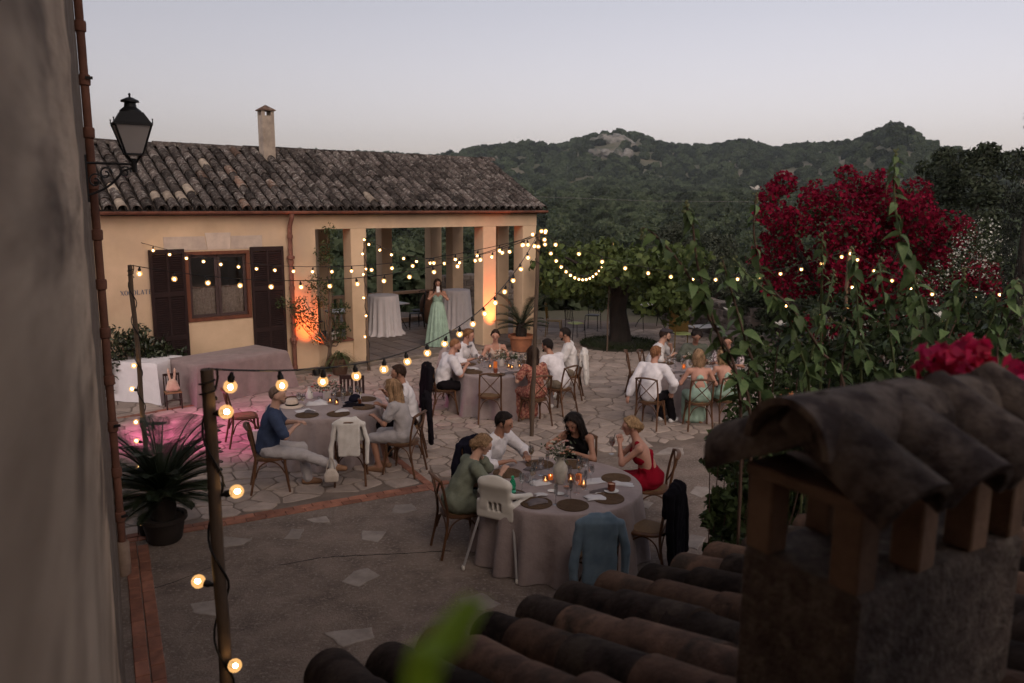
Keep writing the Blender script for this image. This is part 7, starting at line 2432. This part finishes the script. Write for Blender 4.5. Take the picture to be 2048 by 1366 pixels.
MB().lathe([(.03, 0), (.006, .01), (.006, .05), (.03, .075), (.042, .11), (.04, .11), (.028, .078), (.001, .06)], 16).build('glass_bowl', m_glass, ds, True, 60)
MB().lathe([(.026, .08), (.036, .106), (.001, .116)], 14).build('cream', M('mousse', (.33, .15, .09), .8), ds, True)
MB().tube([(0, 0, .1), (-.05, .02, .155)], .004, 5).build('spoon', m_steel, ds)
for k, (x, y, lb) in enumerate(((.40, -.33, 'small white saucer beside the rolled napkin'), (-.10, -.25, 'little china ramekin left of the dessert glass'), (-.02, -.33, 'little amber shot glass by the dessert glass'))):
    plate('near', x, y, lb, .45)
spn = empty('dessert_spoon', p_world(N3, N3['bk'][1][2] + np.array([-.02, .06, .06])), 0, 'spoon raised by the laughing woman in black', 'spoon')
MB().tube([(-.07, 0, -.01), (.02, 0, 0)], .003, 5).build('handle', m_steel, spn)
MB().sphere((.04, 0, .0), (.022, .013, .005), 8, 5).build('bowl', m_steel, spn, True)
dk = empty('cocktail', p_world(N4, (0, .46, .985)), 0, 'stemmed drink with dark straw held by the woman in red', 'glass')
obj('glass_bowl', glass_me, dk, (0, 0, -.14))
MB().lathe([(.006, -.035), (.03, 0), (.033, .02), (.001, .022)], 14).build('drink', M('amber_drink', (.42, .16, .10), .2, trans=.4), dk, True)
MB().tube([(0, 0, -.02), (.035, .01, .11)], .004, 6).build('straw', m_black, dk)
dk2 = empty('cocktail', p_world(N2, (-.17, .55, .82)), 0, 'pale drink with black straw before the man in the open shirt', 'glass')
obj('glass_bowl', glass_me, dk2, (0, 0, -.07))
MB().lathe([(.006, .032), (.025, .052), (.034, .09), (.001, .092)], 14).build('drink', m_wine, dk2, True)
MB().tube([(0, 0, .04), (-.02, .0, .19)], .004, 6).build('straw', m_black, dk2)
# ---- left table
flowers('left', -.05, .34, 'mixed bouquet of pink white and red flowers on the left table', 'pot', (P_P, P_W, P_P, P_R), 22, .24, .22, 5)
placemats('left', (190, 150, 105, 60, -60, 10), .64, lab=('at the front edge of the left table behind the cardigan chair', 'front right on the left table with a white napkin', 'before the long haired woman at the left table', 'before the bearded man at the left table', 'before the man in blue beside the straw hat', 'at the far edge of the left table by the slat chair'))
glasses('left', [(.22, .25), (.32, .32), (.26, .12), (.42, .36), (.12, .12), (.36, .18), (-.36, -.12), (-.28, -.2), (.1, .42), (.5, .22)])
glasses('left', [(.16, .02), (.2, .34), (-.1, .1)], 'tumbler')
candle('left', .06, .08, 'glowing tealight in the middle of the left table')
candle('left', .18, -.02, 'lit votive among the glasses on the left table', .08, .034)
napkin('left', -.20, -.40, m_nap, 'white napkin in front of the man in blue', .8, .12, .10, .012, 11)
napkin('left', -.12, .02, m_nap, 'rumpled blue white cloth in the middle of the left table', .2, .16, .10, .05, 12)
napkin('left', .34, -.42, m_nap, 'white napkin near the long haired woman', .3, .10, .06, .03, 13)
napkin('left', .46, -.10, m_blackc, 'dark cloth lying before the long haired woman', .1, .17, .07, .04, 14)
napkin('left', -.10, -.52, m_napg, 'dark crumpled napkin beside the front placemat of the left table', .2, .07, .05, .03, 15)
c1 = TBL['left'][0]
ht = empty('straw_hat', (c1.x - .46, c1.y - .14, TZ), .2, 'pale straw hat with black band on the left table', 'hat')
MB().lathe([(.17, .004), (.165, .012), (.10, .022), (.095, .026)], 28).build('brim', M('straw', (.58, .47, .40), .9, (.5, .4, .33), 40), ht, True, 60)
MB().lathe([(.096, .024), (.099, .05)], 28, capb=False, capt=False).build('band', m_black, ht, True)
MB().lathe([(.095, .05), (.088, .10), (.07, .118), (.03, .112), (.001, .108)], 28, capb=False).build('crown', M('straw', (.58, .47, .40)), ht, True, 60)
cpn = empty('baseball_cap', (c1.x + .42, c1.y + .18, TZ), 2.6, 'dark navy baseball cap on the left table', 'cap')
sdf_obj('crown', [('h', (0, 0, .02), I3, (.095, .105, .10), (0, .0, 0, 1))], m_navy, cpn, .009, .02)
sdf_obj('peak', [('e', (0, .135, .018), I3, (.075, .075, .010))], m_navy, cpn, .008, .02)
ap = empty('iced_drink', (c1.x + .52, c1.y + .02, TZ), 0, 'orange iced drink with white straw on the left table', 'glass')
obj('glass', tumb_me, ap)
MB().lathe([(.026, .01), (.031, .075), (.001, .077)], 14).build('drink', M('orange_drink', (.55, .13, .03), .2, trans=.3), ap, True)
MB().tube([(0, 0, .02), (.02, .02, .17)], .004, 6).build('straw', m_china, ap)
# carafe-like white flask
tag(MB().lathe([(.05, 0), (.055, .01), (.05, .09), (.025, .14), (.022, .17), (.028, .18)], 18).build('white_flask', m_china, None, True, loc=(c1.x - .32, c1.y + .36, TZ)), 'white ceramic flask left of the bouquet on the left table', 'flask')
# ---- middle table
flowers('mid', .02, .12, 'white roses in a ribbed pot on the middle table', 'pot', (P_W, P_W, P_PE), 13, .17, .2, 7)
flowers('mid', .26, .06, 'second low white bouquet right of the roses on the middle table', 'pot', (P_W, P_W), 8, .10, .12, 8)
placemats('mid', (185, 145, 225, 100, -70, 40, -110), .66)
glasses('mid', [(-.35, .1), (-.28, -.05), (-.45, .22), (.3, .3), (.4, .2), (.2, .38), (.36, -.1), (-.1, -.2), (.12, -.3), (-.2, .3), (.48, .32), (-.38, -.2), (.24, -.18)])
glasses('mid', [(.3, .42), (-.2, .08), (.1, .3)], 'champagne_flute')
for k, (x, y, lb) in enumerate(((-.18, -.1, 'tealight left of the amber lantern on the middle table'), (.22, -.14, 'tealight right of the roses on the middle table'), (.36, -.02, 'rightmost tealight on the middle table'), (.16, -.04, 'tealight just below the roses on the middle table'))):
    candle('mid', x, y, lb)
candle('mid', -.08, -.34, 'tall amber candle glass at the front of the middle table', .17, .036, True)
c2 = TBL['mid'][0]
coffee((c2.x - .07, c2.y - .58, TZ + .012), 'dark coffee cup on a saucer at the front of the middle table')
napkin('mid', .2, -.55, m_napg, 'dark napkin right of the coffee cup on the middle table', .2, .1, .05, .03, 21)
napkin('mid', -.5, -.15, m_nap, 'white napkin by the bald man', .5, .1, .07, .02, 22)
napkin('mid', .42, .05, m_nap, 'white napkin under the right glasses of the middle table', .1, .14, .08, .03, 23)
# ---- right table
flowers('right', -.05, .22, 'cream roses in a low pot on the right table', 'pot', (P_W, P_W, P_PE), 11, .14, .16, 9)
placemats('right', (200, 165, 240, 120, 30, -40), .68)
glasses('right', [(-.35, .05), (-.25, -.1), (-.42, .2), (.2, .2), (.3, .1), (.38, .24), (-.12, -.2), (.05, .0), (-.5, .1), (.14, -.15), (-.15, .3)])
glasses('right', [(-.3, .25), (.0, .1)], 'champagne_flute')
candle('right', -.02, -.04, 'glowing tealight in front of the cream roses on the right table', .06, .034)
candle('right', -.18, .05, 'lit red glass candle on the right table', .08, .03, True)
napkin('right', -.15, -.66, m_nap, 'white napkin at the front edge of the right table', .1, .15, .07, .02, 31)
napkin('right', -.52, -.02, m_nap, 'white napkin beside the man in white sneakers', .4, .12, .06, .02, 32)
napkin('right', .3, -.1, m_nap, 'white napkin between the mint dress women', .2, .14, .09, .03, 33)
napkin('right', -.32, -.35, m_napg, 'dark rolled napkin on the right table', .1, .14, .04, .03, 34)
mc = empty('menu_card', p_world(R1, (.12, .42, .93)), -R(112), 'cream menu card held by the man in the flat cap', 'card')
MB().box((0, 0, 0), (.05, .002, .085), Matrix.Rotation(R(-20), 3, 'X')).build('card_sheet', m_china, mc)
# ---- on the cocktail tables
def tray(c, h, label):
    t = empty('serving_dish', (c.x, c.y, h + .003), .4, label, 'dish')
    MB().lathe([(.10, 0), (.14, .02), (.145, .05), (.138, .05), (.13, .022), (.001, .012)], 20).build('dish_body', M('wood_dish', (.24, .15, .09), .7), t, True, 60)
    for k in range(5):
        a = k * 1.25
        MB().sphere((math.cos(a) * .07, math.sin(a) * .07, .05), (.035, .03, .028), 8, 6).build('bread', M('bread', (.42, .26, .13), .9), t, True)
tray(CK1, 1.10, 'wooden dish of snacks on the left cocktail table')
tray(CK2, 1.12, 'wooden dish of snacks on the cocktail table behind the standing woman')

# ================================================================== POSTS AND STRING LIGHTS
m_pole = M('bare_pole', (.115, .080, .058), .9, (.065, .045, .034), 8, stretch=(1, 1, .25), bump=.6, bscale=30, rand=.2)
m_cord = M('black_cord', (.010, .009, .010), .6)
m_fil = EM('filament_glow', (1.0, .66, .30), 55.0)
def _globe():
    m, N, L = new_mat('bulb_globe')
    o = N.new('ShaderNodeOutputMaterial'); t = N.new('ShaderNodeBsdfTransparent'); e = N.new('ShaderNodeEmission'); a = N.new('ShaderNodeAddShader')
    t.inputs['Color'].default_value = (.8, .72, .6, 1); e.inputs['Color'].default_value = (1.0, .55, .20, 1); e.inputs['Strength'].default_value = .55
    L.new(t.outputs[0], a.inputs[0]); L.new(e.outputs[0], a.inputs[1]); L.new(a.outputs[0], o.inputs['Surface'])
    return m
m_bulb = _globe()
m_sock = M('bulb_socket', (.012, .011, .012), .5)
def pole(label, top, base, r0):
    r = empty('light_post', base, 0, label, 'post')
    d = top - base
    g = random.Random(int(base.x * 100))
    P = [Vector((d.x * t + g.uniform(-.008, .008), d.y * t + g.uniform(-.008, .008), d.z * t)) for t in [i / 9 for i in range(10)]]
    MB().tube(P, [r0 * (1.0 - .12 * i / 9) for i in range(10)], 10).build('post_shaft', m_pole, r, True, 60)
    MB().tube([P[-1] + Vector((0, 0, -.15)) + Vector((math.cos(a) * (r0 + .004), math.sin(a) * (r0 + .004), .008 * a)) for a in [i * .5 for i in range(26)]], .005, 5).build('lashing', m_cord, r)
    return r
T_fg = yp(416, 738, 3.75); B_fg = Vector((T_fg.x - .02, T_fg.y + .02, -.004))
T_2 = yp(260, 530, 9.55); B_2 = Vector((T_2.x + .03, T_2.y, 0))
T_1 = yp(232, 470, 15.6); B_1 = Vector((T_1.x, T_1.y, 0))
B_3 = gp(1063, 872); T_3 = yp(1077, 466, B_3.y)
T_4 = yp(729, 476, 17.6); B_4 = Vector((T_4.x + .02, T_4.y, 0))
T_5 = yp(1700, 498, 14.3); B_5 = Vector((T_5.x, T_5.y, 0))
T_6 = yp(1226, 485, 22.5); B_6 = Vector((T_6.x, T_6.y, 0))
B_7 = gp(1214, 704); T_7 = yp(1216, 640, B_7.y); T_7.z = 2.2
pole('thick wooden light post close to the camera', T_fg, B_fg, .034)
pole('wooden light post behind the large dark cycad', T_2, B_2, .030)
pole('wooden light post behind the bush at the ochre wall', T_1, B_1, .035)
pole('tall thin pole standing behind the near table', T_3, B_3, .036)
pole('thin wooden post in front of the loggia pillar', T_4, B_4, .035)
pole('wooden light post among the bougainvillea', T_5, B_5, .035)
pole('light post behind the fig crown', T_6, B_6, .032)
pole('short stake beside the fig trunk', T_7, B_7, .022)
BR = .035
bulb_me = MB().sphere((0, 0, 0), BR, 12, 8).mesh('bulb', m_bulb, True)
fil_me = MB().sphere((0, 0, -.004), (.013, .013, .015), 8, 6).mesh('filament', m_fil, True)
sock_me = MB().lathe([(.012, BR * .8), (.017, BR * .85), (.018, BR + .02), (.012, BR + .028), (.008, BR + .045)], 9).mesh('socket', m_sock, True, 50)
def bulb(parent, p, tilt=(0, 0, 0), scl=1.0):
    b = obj('bulb', bulb_me, parent, p, tilt, scl)
    obj('socket', sock_me, b); obj('filament', fil_me, b)
    return b
def strand(label, A, B, sag, n, first=.5, group=None, pts=None, sd=1, seq=None, drop=.085):
    r = empty('string_light', A, 0, label, 'string lights')
    g = random.Random(sd)
    if pts is None:
        N_ = 40
        path = [A.lerp(B, i / N_) + Vector((0, 0, -sag * 4 * (i / N_) * (1 - i / N_))) for i in range(N_ + 1)]
    else:
        path = spline(pts, 8)
    MB().tube([p - A for p in path], .0055, 5).build('cord', m_cord, r)
    L = [0]
    for i in range(len(path) - 1): L.append(L[-1] + (path[i + 1] - path[i]).length)
    ts = seq or [(k + first) / n for k in range(n)]
    for t in ts:
        s = t * L[-1]
        i = max(0, min(len(path) - 2, next((q for q in range(len(L) - 1) if L[q + 1] >= s), len(path) - 2)))
        p = path[i].lerp(path[i + 1], (s - L[i]) / max(1e-6, L[i + 1] - L[i]))
        bulb(r, p - A + Vector((0, 0, -drop)), (g.uniform(-.25, .25), g.uniform(-.25, .25), 0))
    return r
strand('string of globe lights from the near post to the tall pole', T_fg, T_3, .62, 17, .35, sd=2)
strand('string of globe lights from the cycad post to the tall pole', T_2, T_3, .42, 15, .25, sd=3)
strand('string of globe lights from the bush post along the loggia', T_1, T_3 + Vector((0, 0, -.04)), .55, 22, .3, sd=4)
strand('string of globe lights from the loggia pillar post to the tall pole', T_4, T_3 + Vector((.02, .02, -.02)), .42, 12, .4, sd=5)
strand('string of globe lights hanging in a deep curve before the fig crown', T_3 + Vector((.05, .1, 0)), T_6, .80, 19, .6, sd=6)
strand('string of globe lights from the tall pole into the bougainvillea', T_3 + Vector((.05, 0, 0)), T_5, .55, 14, .6, sd=7)
T_8 = yp(2070, 560, 13.2)
strand('string of globe lights running out at the right edge', T_5, T_8, .45, 9, .5, sd=9)
strand('string of globe lights low in front of the bougainvillea', yp(1566, 600, 14.8), yp(2060, 590, 12.5), .35, 6, .1, sd=10)
def wrap(label, T, B, r0, seq, turns, sd):
    """cord wound round a post with bulbs poking out; seq = [(height fraction from top, angle)]"""
    r = empty('string_light', T, 0, label, 'string lights')
    d = B - T
    P = []
    for i in range(int(turns * 12) + 1):
        t = i / (turns * 12)
        a = t * turns * 2 * math.pi
        P.append(d * t + Vector((math.cos(a), math.sin(a), 0)) * (r0 + .006))
    MB().tube(P, .006, 5).build('cord', m_cord, r)
    for t, a in seq:
        u = Vector((math.cos(a), math.sin(a), .25)).normalized()
        q = d * t + u * (r0 + .075)
        b = obj('bulb', bulb_me, r, q)
        b.rotation_euler = (-u).to_track_quat('Z', 'Y').to_euler()
        obj('socket', sock_me, b); obj('filament', fil_me, b)
def wseq(T, B, pys, pxs=None):
    out = []
    for i, (x, y) in enumerate(pys):
        best = min(((abs(px_of(T.lerp(B, k / 200))[1] - y), k / 200) for k in range(201)))[1]
        cx = px_of(T.lerp(B, best))[0]
        a = math.acos(max(-1, min(1, (x - cx) / 26.0))) * -1
        out.append((best, a))
    return out
wrap('string of globe lights wound down the near post', T_fg, B_fg, .036, [(t, a) for (t, a) in wseq(T_fg, B_fg, [(444, 828), (470, 993), (410, 1172), (468, 1324)])], 5.5, 1)
wrap('string of globe lights wound down the cycad post', T_2, B_2, .032, wseq(T_2, B_2, [(276, 733), (252, 783), (276, 843), (262, 885), (268, 940)]), 7, 2)
wrap('string of globe lights wound down the bush post', T_1, B_1, .036, wseq(T_1, B_1, [(226, 528), (222, 564), (240, 599), (242, 635), (226, 643), (246, 667), (230, 695)]), 7, 3)
wrap('string of globe lights wound down the loggia pillar post', T_4, B_4, .036, wseq(T_4, B_4, [(732, 482), (722, 510), (738, 540), (724, 550), (724, 597), (734, 633), (726, 675)]), 5, 4)
wrap('string of globe lights knotted at the top of the tall pole', T_3 + Vector((0, 0, .03)), T_3 + Vector((0, 0, -.5)), .04, [(.05, -1.2), (.05, -.2), (.15, -2.5), (.3, -.6), (.1, .4), (.5, -1.6)], 3, 5)
wrap('string of globe lights wound round the bougainvillea post', T_5, B_5, .036, wseq(T_5, B_5, [(1692, 510), (1710, 540), (1706, 577), (1694, 615), (1704, 650)]), 5, 6)
wrap('string of globe lights wound down the fig post', T_6, B_6, .034, [(.02, -1.2), (.06, -2.2)], 5, 7)

# ================================================================== UP-LIGHTS
m_can = M('lamp_housing', (.012, .011, .012), .5)
def uplight(label, loc, aim, col, power, spot=70, blend=.6):
    t = empty('up_light', loc, 0, label, 'lamp')
    d = (Vector(aim) - Vector(loc)).normalized()
    q = Vector((0, 0, 1)).rotation_difference(d).to_matrix()
    mb = MB().lathe([(.055, .02), (.075, .03), (.085, .12), (.085, .17), (.078, .17), (.07, .14)], 18)
    mb.v = [tuple(q @ Vector(v)) for v in mb.v]
    mb.build('lamp_can', m_can, t, True, 50)
    mb = MB().lathe([(.066, .145), (.001, .146)], 14, capt=True)
    mb.v = [tuple(q @ Vector(v)) for v in mb.v]
    mb.build('lamp_lens', EM('lens_' + label[:12], col, 3.0), t)
    MB().tube([(-.1, 0, .0), (-.1, 0, .10), (.1, 0, .10), (.1, 0, 0)], .008, 5).build('yoke', m_can, t)
    L = bpy.data.lights.new('up_light_beam', 'SPOT')
    L.energy = power; L.color = col; L.spot_size = R(spot); L.spot_blend = blend; L.shadow_soft_size = .05
    lo = obj('lamp_beam', L, t, d * .175)
    lo.rotation_euler = (-d).to_track_quat('Z', 'Y').to_euler()
uplight('black up light glowing orange at the foot of the loggia wall', fac(-1.50, -.50, .0), fac(-1.50, .0, 1.75), (1.0, .17, .04), 520, 52, .9)
uplight('small up light washing the loggia pillar in warm orange', fac(3.56, -.45, .0), fac(3.53, .0, 1.5), (1.0, .22, .06), 560, 50, .9)
_ml = gp(150, 905) + Vector((0, 0, 2.3))
uplight('floor lamp casting magenta light over the paving by the near house', _ml, gp(430, 860), (1.0, .10, .42), 640, 80, 1.0)
uplight('small amber lamp on the step behind the large cycad', nl(.3, 9.5, .0), nl(.15, 9.3, 2.0), (1.0, .45, .12), 6, 90)

# ---- overhead cable across the valley
pl = empty('power_line', yp(1050, 392, 60), 0, 'thin overhead cable crossing in front of the wooded slope', 'cable')
o3 = pl.location
MB().tube([yp(x, y, 60) - o3 for x, y in ((700, 384), (900, 390), (1090, 394), (1300, 402), (1530, 404), (1900, 402))], .010, 4).build('cable', M('pale_cable', (.16, .15, .15), .7), pl)
